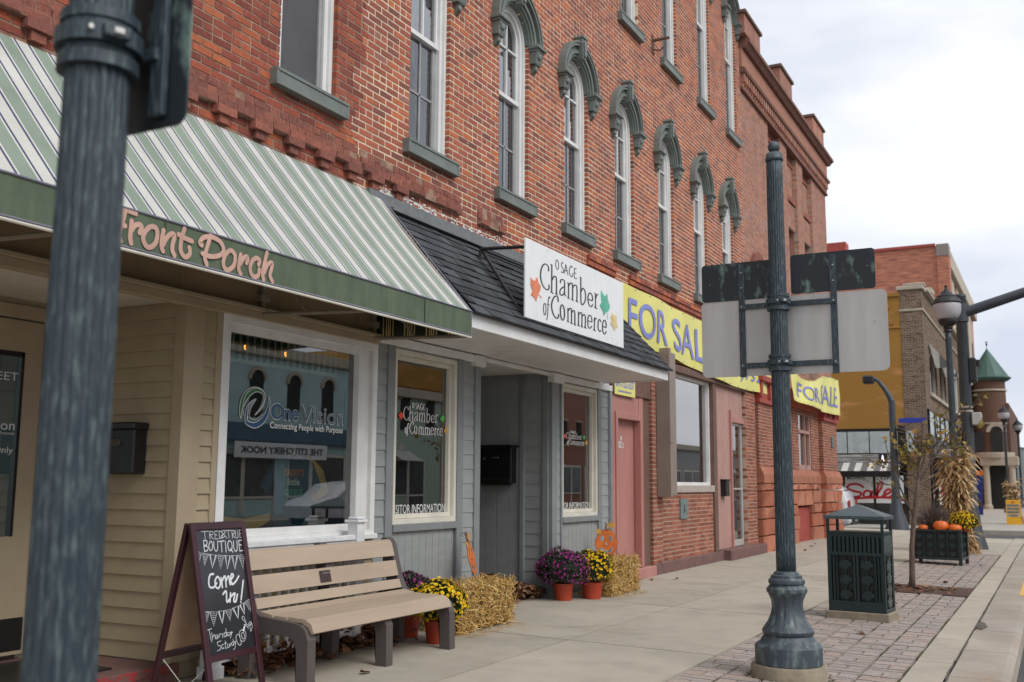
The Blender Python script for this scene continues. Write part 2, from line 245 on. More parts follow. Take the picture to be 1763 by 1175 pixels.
# ---------------------------------------------------------------- mesh helpers
def rootloc(o):
    while o.parent: o=o.parent
    return o.location
class MB:
    def __init__(s): s.v=[]; s.f=[]; s.r=[]
    def add(s,vs,fs,rnd=None):
        n=len(s.v); s.v+=[tuple(p) for p in vs]
        if rnd is None: rnd=random.random()
        for q in fs: s.f.append(tuple(i+n for i in q)); s.r.append(rnd)
        return s
    def box(s,x0,x1,y0,y1,z0,z1,rnd=None,T=None):
        vs=[(x,y,z) for x in(x0,x1) for y in(y0,y1) for z in(z0,z1)]
        if T: vs=[T(*p) for p in vs]
        return s.add(vs,[(0,1,3,2),(4,6,7,5),(0,4,5,1),(2,3,7,6),(0,2,6,4),(1,5,7,3)],rnd)
    def bev(s,x0,x1,y0,y1,z0,z1,b=.005,rnd=None,T=None):
        """box with chamfered edges"""
        bm=bmesh.new(); bmesh.ops.create_cube(bm,size=1)
        for v in bm.verts: v.co=Vector((x0+(v.co.x+.5)*(x1-x0),y0+(v.co.y+.5)*(y1-y0),z0+(v.co.z+.5)*(z1-z0)))
        bmesh.ops.bevel(bm,geom=bm.edges[:],offset=b,segments=1,affect='EDGES')
        vs=[tuple(v.co) for v in bm.verts]; bm.verts.index_update(); fs=[[v.index for v in f.verts] for f in bm.faces]; bm.free()
        if T: vs=[T(*p) for p in vs]
        return s.add(vs,fs,rnd)
    def prism(s,poly,a,b,T,rnd=None):
        """poly (p,q) extruded from a to b; T(p,q,w)->xyz"""
        n=len(poly); vs=[T(p,q,a) for p,q in poly]+[T(p,q,b) for p,q in poly]
        fs=[tuple(range(n))[::-1],tuple(range(n,2*n))]+[(i,(i+1)%n,n+(i+1)%n,n+i) for i in range(n)]
        return s.add(vs,fs,rnd)
    def quad(s,a,b,c,d,rnd=None): return s.add([a,b,c,d],[(0,1,2,3)],rnd)
    def tube(s,pts,r,seg=8,rnd=None,cap=True):
        pts=[Vector(p) for p in pts]; n=len(pts); rs=r if isinstance(r,(list,tuple)) else [r]*n
        vs=[]; up=Vector((0,0,1)); prev=None
        for i,p in enumerate(pts):
            d=(pts[min(i+1,n-1)]-pts[max(i-1,0)]).normalized()
            if prev is None:
                u=d.cross(up) if abs(d.z)<.95 else d.cross(Vector((1,0,0)))
            else: u=prev-d*prev.dot(d)
            u.normalize(); prev=u; v=d.cross(u)
            for k in range(seg):
                a=2*PI*k/seg; vs.append(p+(u*math.cos(a)+v*math.sin(a))*rs[i])
        fs=[(i*seg+k,i*seg+(k+1)%seg,(i+1)*seg+(k+1)%seg,(i+1)*seg+k) for i in range(n-1) for k in range(seg)]
        if cap: fs+=[tuple(range(seg))[::-1],tuple((n-1)*seg+k for k in range(seg))]
        return s.add(vs,fs,rnd)
    def lathe(s,prof,c=(0,0),seg=32,flute=0,nf=16,fr=(-9e9,9e9),rnd=None):
        vs=[];n=len(prof)
        for z,r in prof:
            for k in range(seg):
                a=2*PI*k/seg; rr=r
                if flute and fr[0]<=z<=fr[1]: rr=r*(1-flute*max(0,math.cos(a*nf))**.7 if math.cos(a*nf)>0 else 1)
                vs.append((c[0]+rr*math.cos(a),c[1]+rr*math.sin(a),z))
        fs=[(i*seg+k,i*seg+(k+1)%seg,(i+1)*seg+(k+1)%seg,(i+1)*seg+k) for i in range(n-1) for k in range(seg)]
        fs+=[tuple(range(seg))[::-1],tuple((n-1)*seg+k for k in range(seg))]
        return s.add(vs,fs,rnd)
    def ball(s,c,r,seg=16,rings=10,sc=(1,1,1),rnd=None,ribs=0):
        vs=[];
        for i in range(rings+1):
            th=PI*i/rings
            for k in range(seg):
                a=2*PI*k/seg; q=1-(ribs*abs(math.cos(a*4))**6 if ribs else 0)
                vs.append((c[0]+r*sc[0]*q*math.sin(th)*math.cos(a),c[1]+r*sc[1]*q*math.sin(th)*math.sin(a),c[2]+r*sc[2]*math.cos(th)))
        fs=[(i*seg+k,(i+1)*seg+k,(i+1)*seg+(k+1)%seg,i*seg+(k+1)%seg) for i in range(rings) for k in range(seg)]
        return s.add(vs,fs,rnd)
    def build(s,name,m,parent=None,smooth=False,kind=None,label=None,local=False):
        me=bpy.data.meshes.new(name)
        off=Vector((0,0,0)) if (parent is None or local) else rootloc(parent)
        me.from_pydata([tuple(Vector(p)-off) for p in s.v],[],s.f)
        me.materials.append(M[m] if isinstance(m,str) else m)
        at=me.attributes.new('rnd','FLOAT','FACE'); at.data.foreach_set('value',s.r)
        if smooth:
            me.polygons.foreach_set('use_smooth',[True]*len(me.polygons))
            if smooth!='all':
                try: me.set_sharp_from_angle(angle=R(40))
                except Exception: pass
        me.update()
        o=bpy.data.objects.new(name,me); col.objects.link(o)
        if parent: o.parent=parent
        if kind: o['kind']=kind
        if label: o['label']=label
        return o
def thing(name,label,cat,loc=(0,0,0),rz=0,group=None):
    o=bpy.data.objects.new(name,None); col.objects.link(o); o.location=loc; o.rotation_euler=(0,0,rz); o.empty_display_size=.1
    o['label']=label; o['category']=cat
    if group: o['group']=group
    return o
def tag(o,label,cat,group=None,kind=None):
    o['label']=label; o['category']=cat
    if group: o['group']=group
    if kind: o['kind']=kind
    return o
def struct(o): o['kind']='structure'; return o
def copy_tree(o,parent=None):
    c=o.copy(); col.objects.link(c); c.parent=parent
    for ch in [x for x in o.children]: copy_tree(ch,c)
    return c
S_=.022
def gz(x): return -S_*max(-6,min(x,5.1))      # pavement falls gently towards the kerb
# arcs, smoothing of stroke lettering, serif pens
def smooth_line(p,n=5):
    if len(p)<3: return p
    closed=p[0]==p[-1]; out=[]
    for i in range(len(p)-1):
        p0=p[i-1] if i>0 else (p[-2] if closed else p[0]); p1=p[i]; p2=p[i+1]; p3=p[i+2] if i+2<len(p) else (p[1] if closed else p[-1])
        for k in range(n):
            t=k/n; out.append(tuple(.5*((2*p1[j])+(-p0[j]+p2[j])*t+(2*p0[j]-5*p1[j]+4*p2[j]-p3[j])*t*t+(-p0[j]+3*p1[j]-3*p2[j]+p3[j])*t**3) for j in (0,1)))
    out.append(p[-1]); return out
def pen(mb,strokes,w,T,thin=None,lift=.0004,cap=True,sm=True):
    """brush strokes in a plane; T(u,v,off)->xyz; thin = width on horizontal strokes (broad-nib look)"""
    for si,st in enumerate(strokes):
        st=[tuple(p) for p in st]; p=smooth_line(st) if sm else st; n=len(p); vs=[];off=lift*(si%6+1)
        for i in range(n):
            a=p[max(i-1,0)]; b=p[min(i+1,n-1)]; dx,dy=b[0]-a[0],b[1]-a[1]; l=math.hypot(dx,dy) or 1; dx/=l; dy/=l
            ww=w if thin is None else thin+(w-thin)*abs(dy)**1.3
            vs.append(T(p[i][0]-dy*ww/2,p[i][1]+dx*ww/2,off)); vs.append(T(p[i][0]+dy*ww/2,p[i][1]-dx*ww/2,off))
        mb.add(vs,[(2*i,2*i+1,2*i+3,2*i+2) for i in range(n-1)])
        if cap and st[0]!=st[-1]:
            for q in (p[0],p[-1]):
                ww=w*.5 if thin is None else thin*.5
                mb.add([T(q[0]+ww*math.cos(2*PI*k/10),q[1]+ww*math.sin(2*PI*k/10),off+.0002) for k in range(10)],[tuple(range(10))])
def text_mesh(name,body,T,width,height,m,parent,bold=0,ext=0,outline=False,label=None):
    """built-in font, converted to a mesh and fitted into width x height; T(u,v,off)->xyz"""
    cu=bpy.data.curves.new(name,'FONT'); cu.body=body; cu.size=1; cu.offset=bold; cu.resolution_u=3; cu.fill_mode='FRONT'
    o=bpy.data.objects.new(name,cu); col.objects.link(o); dg=bpy.context.evaluated_depsgraph_get(); dg.update()
    me=bpy.data.meshes.new_from_object(o.evaluated_get(dg)); bpy.data.objects.remove(o)
    xs=[v.co.x for v in me.vertices]; ys=[v.co.y for v in me.vertices]; x0,x1,y0,y1=min(xs),max(xs),min(ys),max(ys)
    mb=MB(); mb.add([T((v.co.x-x0)/(x1-x0)*width,(v.co.y-y0)/(y1-y0)*height,ext) for v in me.vertices],[tuple(p.vertices) for p in me.polygons])
    return mb.build(name,m,parent,label=label)
def bbox_fit(strokes,allst,u0,u1,v0,v1):
    us=[p[0] for s in allst for p in s]; vs=[p[1] for s in allst for p in s]; a,b,c,d=min(us),max(us),min(vs),max(vs)
    return [[(u0+(p[0]-a)/(b-a)*(u1-u0),v0+(p[1]-c)/(d-c)*(v1-v0)) for p in s] for s in strokes]
def maple(cx,cy,r,rot=0,sx=1):
    P=[(0,1),(.16,.62),(.38,.72),(.34,.42),(.8,.52),(.68,.28),(.95,.12),(.52,-.12),(.6,-.35),(.1,-.3),(.05,-.75),(-.05,-.75),(-.1,-.3),(-.6,-.35),(-.52,-.12),(-.95,.12),(-.68,.28),(-.8,.52),(-.34,.42),(-.38,.72),(-.16,.62)]
    c,s=math.cos(rot),math.sin(rot)
    return [(cx+r*sx*(x*c-y*s),cy+r*(x*s+y*c)) for x,y in P]
FX=lambda X:(lambda u,v,o:(X+o,u,v))      # plane x=X seen from +x : u=y, v=z
D={"FP":[[[3.957,2.917],[4.019,2.923],[4.091,2.918]],[[4.016,2.92],[3.997,2.841],[3.982,2.769],[3.994,2.737]],[[3.984,2.832],[4.019,2.829]],[[4.063,2.867],[4.062,2.832],[4.059,2.774],[4.068,2.739]],[[4.063,2.81],[4.089,2.847],[4.124,2.859],[4.137,2.844],[4.124,2.812]],[[4.201,2.864],[4.163,2.826],[4.152,2.783],[4.176,2.747],[4.21,2.745],[4.245,2.779],[4.256,2.829],[4.242,2.867],[4.201,2.864]],[[4.303,2.866],[4.295,2.814],[4.295,2.766],[4.308,2.742]],[[4.305,2.78],[4.329,2.827],[4.366,2.859],[4.39,2.852],[4.378,2.795],[4.38,2.76],[4.398,2.733]],[[4.465,2.912],[4.446,2.846],[4.442,2.785],[4.46,2.752],[4.489,2.742],[4.519,2.77],[4.513,2.805]],[[4.42,2.868],[4.469,2.857],[4.53,2.849]],[[4.685,2.92],[4.66,2.842],[4.643,2.776],[4.663,2.73]],[[4.613,2.842],[4.596,2.854],[4.623,2.891],[4.689,2.911],[4.768,2.897],[4.802,2.853],[4.774,2.812],[4.697,2.787],[4.621,2.791]],[[4.855,2.857],[4.817,2.817],[4.807,2.764],[4.827,2.733],[4.858,2.733],[4.9,2.77],[4.91,2.83],[4.886,2.857],[4.855,2.857]],[[4.959,2.852],[4.949,2.798],[4.947,2.753],[4.967,2.727]],[[4.954,2.786],[4.984,2.831],[5.015,2.851],[5.025,2.833],[5.017,2.808]],[[5.13,2.82],[5.138,2.848],[5.109,2.859],[5.072,2.836],[5.051,2.785],[5.068,2.742],[5.107,2.733],[5.134,2.755],[5.137,2.788]],[[5.207,2.916],[5.187,2.845],[5.171,2.775],[5.184,2.727]],[[5.186,2.777],[5.217,2.837],[5.26,2.855],[5.257,2.818],[5.245,2.768],[5.272,2.729]]],"CH":[[[9.687,3.632],[9.682,3.681],[9.598,3.693],[9.523,3.64],[9.494,3.546],[9.537,3.465],[9.624,3.425],[9.693,3.442],[9.7,3.488]],[[9.769,3.721],[9.764,3.421]],[[9.734,3.419],[9.811,3.412]],[[9.733,3.716],[9.777,3.715]],[[9.77,3.551],[9.829,3.602],[9.882,3.583],[9.882,3.424]],[[9.85,3.421],[9.921,3.417]],[[9.98,3.554],[10.001,3.593],[10.069,3.605],[10.096,3.575],[10.095,3.459],[10.131,3.436]],[[10.096,3.54],[10.001,3.495],[9.969,3.45],[10.001,3.426],[10.055,3.441],[10.095,3.482]],[[10.197,3.593],[10.196,3.43]],[[10.164,3.592],[10.2,3.593]],[[10.163,3.429],[10.23,3.424]],[[10.197,3.558],[10.247,3.602],[10.303,3.588],[10.302,3.424]],[[10.271,3.425],[10.336,3.419]],[[10.303,3.553],[10.36,3.598],[10.422,3.585],[10.421,3.425]],[[10.387,3.428],[10.458,3.42]],[[10.533,3.718],[10.536,3.438],[10.603,3.424],[10.663,3.494],[10.649,3.576],[10.59,3.602],[10.537,3.557]],[[10.498,3.717],[10.539,3.716]],[[10.744,3.501],[10.859,3.507],[10.853,3.561],[10.799,3.583],[10.747,3.556],[10.731,3.493],[10.767,3.438],[10.827,3.429],[10.873,3.461]],[[10.952,3.602],[10.956,3.437]],[[10.913,3.439],[11.012,3.427]],[[10.921,3.602],[10.958,3.601]],[[10.957,3.542],[10.998,3.598],[11.039,3.598]],[[9.94,3.742],[9.935,3.716],[9.921,3.698],[9.903,3.693],[9.884,3.701],[9.871,3.72],[9.866,3.746],[9.871,3.772],[9.884,3.79],[9.903,3.795],[9.921,3.787],[9.935,3.768],[9.94,3.742]],[[10.061,3.783],[10.034,3.795],[10.007,3.766],[10.034,3.737],[10.069,3.715],[10.05,3.682],[10.007,3.691]],[[10.124,3.789],[10.088,3.683]],[[10.124,3.789],[10.186,3.678]],[[10.102,3.721],[10.165,3.721]],[[10.298,3.781],[10.27,3.8],[10.226,3.767],[10.22,3.714],[10.261,3.68],[10.309,3.695],[10.309,3.73]],[[10.355,3.792],[10.354,3.679]],[[10.355,3.792],[10.418,3.792]],[[10.355,3.741],[10.403,3.741]],[[10.354,3.679],[10.423,3.684]],[[9.625,3.207],[9.621,3.177],[9.61,3.156],[9.595,3.15],[9.58,3.159],[9.569,3.183],[9.565,3.213],[9.569,3.243],[9.58,3.264],[9.595,3.271],[9.61,3.261],[9.621,3.238],[9.625,3.207]],[[9.718,3.341],[9.713,3.36],[9.683,3.335],[9.675,3.245],[9.658,3.131],[9.633,3.1]],[[9.637,3.272],[9.713,3.273]],[[9.926,3.34],[9.916,3.39],[9.855,3.391],[9.79,3.341],[9.76,3.269],[9.796,3.196],[9.868,3.156],[9.926,3.17],[9.939,3.206]],[[10.089,3.235],[10.082,3.195],[10.062,3.167],[10.035,3.159],[10.008,3.173],[9.989,3.205],[9.982,3.247],[9.989,3.287],[10.009,3.315],[10.035,3.323],[10.062,3.31],[10.082,3.277],[10.089,3.235]],[[10.182,3.312],[10.182,3.162]],[[10.152,3.166],[10.212,3.159]],[[10.182,3.277],[10.232,3.314],[10.274,3.302],[10.273,3.154]],[[10.242,3.16],[10.303,3.152]],[[10.273,3.268],[10.324,3.304],[10.363,3.287],[10.362,3.152]],[[10.331,3.157],[10.393,3.15]],[[10.466,3.314],[10.465,3.155]],[[10.433,3.16],[10.496,3.152]],[[10.466,3.273],[10.515,3.31],[10.558,3.298],[10.557,3.156]],[[10.525,3.161],[10.589,3.153]],[[10.558,3.263],[10.602,3.299],[10.652,3.288],[10.651,3.157]],[[10.618,3.162],[10.683,3.154]],[[10.735,3.252],[10.84,3.253],[10.826,3.308],[10.771,3.318],[10.729,3.275],[10.734,3.192],[10.779,3.168],[10.846,3.201]],[[10.917,3.315],[10.915,3.162]],[[10.882,3.166],[10.955,3.159]],[[10.917,3.266],[10.954,3.308],[10.994,3.308]],[[11.11,3.287],[11.079,3.314],[11.034,3.283],[11.027,3.208],[11.07,3.171],[11.118,3.19]],[[11.173,3.247],[11.269,3.247],[11.257,3.315],[11.206,3.32],[11.16,3.264],[11.172,3.184],[11.222,3.16],[11.278,3.199]]],"LV":[[[9.262,3.487],[9.305,3.468],[9.36,3.467],[9.408,3.519],[9.443,3.46],[9.495,3.436],[9.482,3.39],[9.443,3.351],[9.402,3.289],[9.39,3.257],[9.361,3.288],[9.27,3.311],[9.306,3.355],[9.262,3.412]],[[11.119,3.665],[11.173,3.639],[11.23,3.611],[11.302,3.655],[11.333,3.577],[11.388,3.517],[11.347,3.453],[11.259,3.427],[11.2,3.375],[11.176,3.421],[11.081,3.487],[11.139,3.528],[11.115,3.592]],[[11.463,3.452],[11.512,3.427],[11.597,3.44],[11.602,3.364],[11.638,3.292],[11.577,3.283],[11.532,3.233],[11.493,3.278],[11.41,3.311],[11.444,3.354],[11.422,3.395]]],"LS":[[[9.426,3.348],[9.517,3.317]],[[11.298,3.452],[11.323,3.349]]],"OV":[[[6.239,1.896],[6.22,1.976],[6.244,2.069],[6.307,2.131],[6.395,2.159],[6.489,2.136],[6.516,2.08],[6.482,1.993],[6.401,1.931],[6.466,2.003],[6.492,2.078],[6.475,2.113],[6.398,2.118],[6.318,2.065],[6.256,1.978]],[[6.293,1.868],[6.288,1.95],[6.321,2.014],[6.398,2.058],[6.338,1.984],[6.312,1.91],[6.329,1.878],[6.412,1.875],[6.501,1.932],[6.55,2.019],[6.557,2.093],[6.577,2.042],[6.562,1.946],[6.504,1.869],[6.415,1.828],[6.339,1.84]]],"SA":[[[-1.099,1.329],[-1.3,1.443],[-1.601,1.422],[-1.7,1.286],[-1.46,1.172],[-1.201,1.117],[-1.243,0.982],[-1.469,0.941],[-1.635,1.016]],[[-0.792,1.14],[-0.975,1.196],[-1.091,1.08],[-1.059,0.946],[-0.872,0.986],[-0.772,1.178],[-0.8,0.949],[-0.651,0.989]],[[-0.651,0.989],[-0.456,1.257],[-0.374,1.486],[-0.446,1.524],[-0.544,1.371],[-0.593,1.065],[-0.506,0.933],[-0.32,1.03]],[[-0.32,1.03],[-0.096,1.146],[-0.128,1.26],[-0.277,1.183],[-0.32,1.011],[-0.178,0.937],[0.009,1.053]],[[0.242,1.452],[0.174,1.111]],[[0.169,0.998],[0.174,0.96]],[[-1.604,0.832],[-1.246,0.898],[-0.69,0.931],[-0.142,0.926],[0.36,0.842]]],"AF":{"thin":[[[0.129,0.99],[0.287,0.989]],[[0.203,0.988],[0.201,0.92]],[[0.308,0.988],[0.3,0.922]],[[0.308,0.986],[0.38,0.981],[0.365,0.959],[0.309,0.958],[0.372,0.922]],[[0.419,0.985],[0.409,0.92]],[[0.419,0.985],[0.488,0.985]],[[0.414,0.954],[0.462,0.954]],[[0.409,0.92],[0.478,0.92]],[[0.514,0.986],[0.505,0.92]],[[0.514,0.986],[0.581,0.97],[0.57,0.934],[0.505,0.92]],[[0.672,0.92],[0.569,0.976],[0.626,0.987],[0.641,0.968],[0.545,0.94],[0.567,0.924],[0.639,0.942]],[[0.652,0.986],[0.784,0.985]],[[0.717,0.984],[0.716,0.917]],[[0.796,0.982],[0.791,0.916]],[[0.796,0.979],[0.856,0.978],[0.849,0.955],[0.795,0.95],[0.854,0.917]],[[0.876,0.982],[0.873,0.924],[0.902,0.917],[0.921,0.925],[0.929,0.982]],[[0.969,0.983],[0.962,0.919]],[[0.969,0.983],[1.017,0.984]],[[0.965,0.951],[1.003,0.952]],[[0.962,0.919],[1.004,0.92]],[[-0.042,0.195],[0.115,0.207]],[[0.057,0.199],[0.073,0.126],[0.093,0.103]],[[0.104,0.175],[0.104,0.119]],[[0.111,0.139],[0.153,0.157],[0.169,0.12]],[[0.189,0.154],[0.184,0.124],[0.218,0.126],[0.223,0.155],[0.229,0.126]],[[0.247,0.13],[0.267,0.154],[0.291,0.15]],[[0.334,0.154],[0.309,0.146],[0.333,0.134],[0.309,0.122]],[[0.396,0.155],[0.361,0.152],[0.358,0.127],[0.395,0.129],[0.407,0.19],[0.404,0.129]],[[0.458,0.151],[0.421,0.148],[0.423,0.127],[0.462,0.135],[0.458,0.125]],[[0.477,0.149],[0.494,0.133],[0.523,0.151],[0.479,0.103]],[[0.484,0.144],[0.515,0.152],[0.54,0.145]],[[0.273,0.097],[0.201,0.092],[0.206,0.066],[0.259,0.057],[0.237,0.033],[0.178,0.027]],[[0.319,0.068],[0.28,0.061],[0.28,0.035],[0.319,0.042],[0.314,0.029]],[[0.363,0.09],[0.355,0.034],[0.384,0.037]],[[0.34,0.072],[0.385,0.073]],[[0.401,0.062],[0.401,0.036],[0.43,0.039],[0.438,0.064],[0.442,0.04]],[[0.459,0.042],[0.471,0.062],[0.492,0.057]],[[0.531,0.073],[0.495,0.065],[0.494,0.045],[0.529,0.05],[0.532,0.094],[0.536,0.047]],[[0.553,0.073],[0.564,0.055],[0.582,0.074],[0.546,0.015],[0.512,0.014]],[[0.595,0.099],[0.664,0.121],[0.696,0.045],[0.638,0.039],[0.595,0.099]],[[0.751,0.151],[0.692,0.139],[0.688,0.082],[0.736,0.057],[0.797,0.074],[0.824,0.114],[0.792,0.148],[0.751,0.151]],[[0.759,0.129],[0.726,0.116],[0.731,0.084],[0.772,0.081],[0.789,0.111],[0.759,0.129]],[[0.78,0.244],[0.825,0.256],[0.873,0.184],[0.962,0.205],[0.971,0.188],[0.89,0.167],[0.896,0.151],[0.864,0.175],[0.805,0.189],[0.862,0.196],[0.78,0.244]],[[0.938,0.169],[0.985,0.187],[0.981,0.156],[0.939,0.127],[0.938,0.169]]],"mid":[[[0.158,0.916],[0.155,0.826]],[[0.157,0.914],[0.23,0.909],[0.214,0.879],[0.159,0.873],[0.235,0.86],[0.218,0.832],[0.155,0.826]],[[0.296,0.901],[0.259,0.867],[0.273,0.83],[0.319,0.839],[0.341,0.874],[0.323,0.901],[0.296,0.901]],[[0.373,0.901],[0.364,0.848],[0.393,0.82],[0.436,0.837],[0.456,0.902]],[[0.479,0.897],[0.599,0.9]],[[0.534,0.896],[0.523,0.809]],[[0.624,0.895],[0.613,0.805]],[[0.705,0.896],[0.668,0.863],[0.677,0.821],[0.72,0.814],[0.757,0.839],[0.759,0.881],[0.705,0.896]],[[0.712,0.83],[0.762,0.8]],[[0.805,0.893],[0.796,0.827],[0.825,0.805],[0.864,0.819],[0.885,0.894]],[[0.922,0.893],[0.918,0.804]],[[0.922,0.893],[0.992,0.895]],[[0.922,0.854],[0.975,0.855]],[[0.918,0.804],[0.986,0.806]]],"thick":[[[0.287,0.635],[0.219,0.633],[0.172,0.589],[0.174,0.538],[0.252,0.529],[0.331,0.561]],[[0.374,0.61],[0.306,0.583],[0.3,0.532],[0.358,0.518],[0.411,0.557],[0.374,0.61]],[[0.438,0.597],[0.44,0.519]],[[0.458,0.575],[0.523,0.608],[0.522,0.52]],[[0.538,0.571],[0.603,0.605],[0.609,0.536],[0.654,0.55]],[[0.632,0.567],[0.711,0.605],[0.669,0.617],[0.632,0.567],[0.662,0.534],[0.736,0.551],[0.825,0.594]],[[0.435,0.463],[0.511,0.484],[0.497,0.397],[0.557,0.414]],[[0.6,0.464],[0.564,0.393]],[[0.59,0.433],[0.694,0.459],[0.648,0.399],[0.692,0.391],[0.745,0.445]],[[0.913,0.552],[0.813,0.399]],[[0.797,0.381],[0.801,0.377]],[[0.814,0.173],[0.777,0.144]]],"bunt":[[[-0.02,0.841],[0.091,0.811],[0.002,0.724]],[[0.113,0.814],[0.234,0.801],[0.118,0.709]],[[0.242,0.799],[0.404,0.786],[0.277,0.687]],[[0.425,0.786],[0.557,0.778],[0.446,0.667]],[[0.57,0.778],[0.707,0.77],[0.594,0.662]],[[0.715,0.77],[0.868,0.768],[0.761,0.655]],[[0.881,0.768],[1.015,0.769],[0.941,0.649]],[[-0.04,0.357],[0.106,0.34],[0.001,0.238]],[[0.114,0.339],[0.268,0.33],[0.162,0.222]],[[0.283,0.332],[0.434,0.33],[0.346,0.231]],[[0.442,0.33],[0.587,0.334],[0.516,0.242]],[[0.593,0.337],[0.757,0.35],[0.698,0.249]],[[0.763,0.352],[0.878,0.369],[0.844,0.273]],[[0.887,0.372],[1.019,0.398],[0.991,0.283]]]}}
# ================================================================ GROUND
def slab_grid(name,x0,x1,y0,y1,m,nx=6,ny=20,dz=0,f=gz):
    mb=MB()
    for i in range(nx):
        for j in range(ny):
            a,b=x0+(x1-x0)*i/nx,x0+(x1-x0)*(i+1)/nx; c,d=y0+(y1-y0)*j/ny,y0+(y1-y0)*(j+1)/ny
            mb.quad((a,c,f(a)+dz),(b,c,f(b)+dz),(b,d,f(b)+dz),(a,d,f(a)+dz))
    return mb.build(name,m)
def walk_mat(name,base,c2,joints,ox=0,oy=0,rust=.3):
    m=mat(name,base,.85,c2,ns=1.1,bump=.25,bs=160,lo=.3,hi=.7,detail=8); t=m.node_tree; b=t.nodes['Principled BSDF']; K=t.links.new
    tc=N(t,'ShaderNodeTexCoord'); prev=b.inputs['Base Color'].links[0].from_socket
    def layer(prev,scale,lo,hi,c,amt,st=(1,1,1)):
        mp=N(t,'ShaderNodeMapping'); mp.inputs['Scale'].default_value=st
        n=N(t,'ShaderNodeTexNoise'); n.inputs['Scale'].default_value=scale; n.inputs['Detail'].default_value=8; n.inputs['Roughness'].default_value=.65
        g=N(t,'ShaderNodeMapRange'); g.inputs[1].default_value=lo; g.inputs[2].default_value=hi; g.inputs[3].default_value=0; g.inputs[4].default_value=amt
        x=N(t,'ShaderNodeMix',data_type='RGBA'); K(tc.outputs['Object'],mp.inputs[0]); K(mp.outputs[0],n.inputs[0]); K(n.outputs[0],g.inputs[0]); K(g.outputs[0],x.inputs[0]); K(prev,x.inputs[6]); x.inputs[7].default_value=c+(1,); return x.outputs[2]
    prev=layer(prev,.9,.55,.8,(.36,.2,.11),rust,(1,.35,1))
    prev=layer(prev,60,.62,.75,(.2,.18,.15),.5)
    prev=layer(prev,2.3,.48,.72,(.27,.25,.21),.6)
    prev=layer(prev,14,.66,.72,(.16,.14,.12),.45)
    at=N(t,'ShaderNodeAttribute'); at.attribute_name='rnd'; mr=N(t,'ShaderNodeMapRange'); mr.inputs[3].default_value=.9; mr.inputs[4].default_value=1.05; K(at.outputs['Fac'],mr.inputs[0])
    vm=N(t,'ShaderNodeVectorMath',operation='SCALE'); K(prev,vm.inputs[0]); K(mr.outputs[0],vm.inputs['Scale']); K(vm.outputs[0],b.inputs['Base Color']); return m
M['walk']=walk_mat('sidewalk_concrete',(.45,.4,.325),(.375,.335,.27),0)
M['kerbm']=walk_mat('kerb_concrete',(.42,.38,.32),(.3,.255,.205),0,rust=.6)
M['asphalt']=mat('asphalt',(.09,.088,.085),.9,(.06,.06,.06),ns=3,bump=.6,bs=200)
M['joint']=mat('dirty_joint',(.05,.045,.035),.95,(.16,.14,.11),ns=20)
M['paver']=ramp_mat('clay_paver',[(0,(.32,.28,.25)),(.4,(.37,.32,.29)),(.75,(.41,.35,.31)),(1,(.41,.32,.27))],grime=.35,gcol=(.2,.17,.14),gscale=2.5,mott=.3,bump=.5)
# far ground first: one big sheet, street, cross street
struct(MB().quad((-400,-60,-.262),(700,-60,-.262),(700,900,-.262),(-400,900,-.262)).build('terrain',mat('far_ground',(.2,.19,.17),.95)))
st=MB(); st.quad((5.24,-40,-.25),(21.5,-40,-.25),(21.5,400,-.25),(5.24,400,-.25)); st.quad((-120,33.4,-.249),(5.09,33.4,-.249),(5.09,39.2,-.249),(-120,39.2,-.249)); struct(st.build('road','asphalt'))
# sidewalk panels as separate slabs with open joints (geometry)
xs=[-2.6,0.0,1.55,2.955]; mb=MB(); jb=MB()
def pslab(x0,x1,y0,y1,g=.010,b=.002):
    a,c,d,e=x0+g,x1-g,y0+g,y1-g; z=lambda x:gz(x)
    mb.add([(a,d,z(a)-.03),(c,d,z(c)-.03),(c,e,z(c)-.03),(a,e,z(a)-.03),(a+b,d+b,z(a)),(c-b,d+b,z(c)),(c-b,e-b,z(c)),(a+b,e-b,z(a))],[(4,5,6,7),(0,1,5,4),(1,2,6,5),(2,3,7,6),(3,0,4,7)])
random.seed(3)
ya=-2.95
while ya<33:
    for i in range(3):
        o=(.0,.0,.0)[i]
        if i==0 and (ya+2.9>5 and ya<5.65): continue
        pslab(xs[i],xs[i+1],ya+o,ya+2.98)
    ya+=2.98
pslab(-2.6,0,3.0,3.5)
ya=-3.6
while ya<33:
    pslab(4.49,4.78,ya,ya+1.5,g=.0) if False else None
    mb.add([(4.49,ya+.005,gz(4.49)),(4.775,ya+.005,gz(4.775)),(4.775,ya+1.485,gz(4.775)),(4.49,ya+1.485,gz(4.49))],[(0,1,2,3)])
    ya+=1.49
ya=25.4
while ya<33: pslab(2.95,4.49,ya,min(33,ya+2.6)); ya+=2.6
walk=struct(mb.build('sidewalk','walk'))
jb.quad((-3,-4,-.03+gz(-3)),(5.0,-4,-.03+gz(5)),(5.0,33.2,-.03+gz(5)),(-3,33.2,-.03+gz(-3))); struct(jb.build('path','joint'))
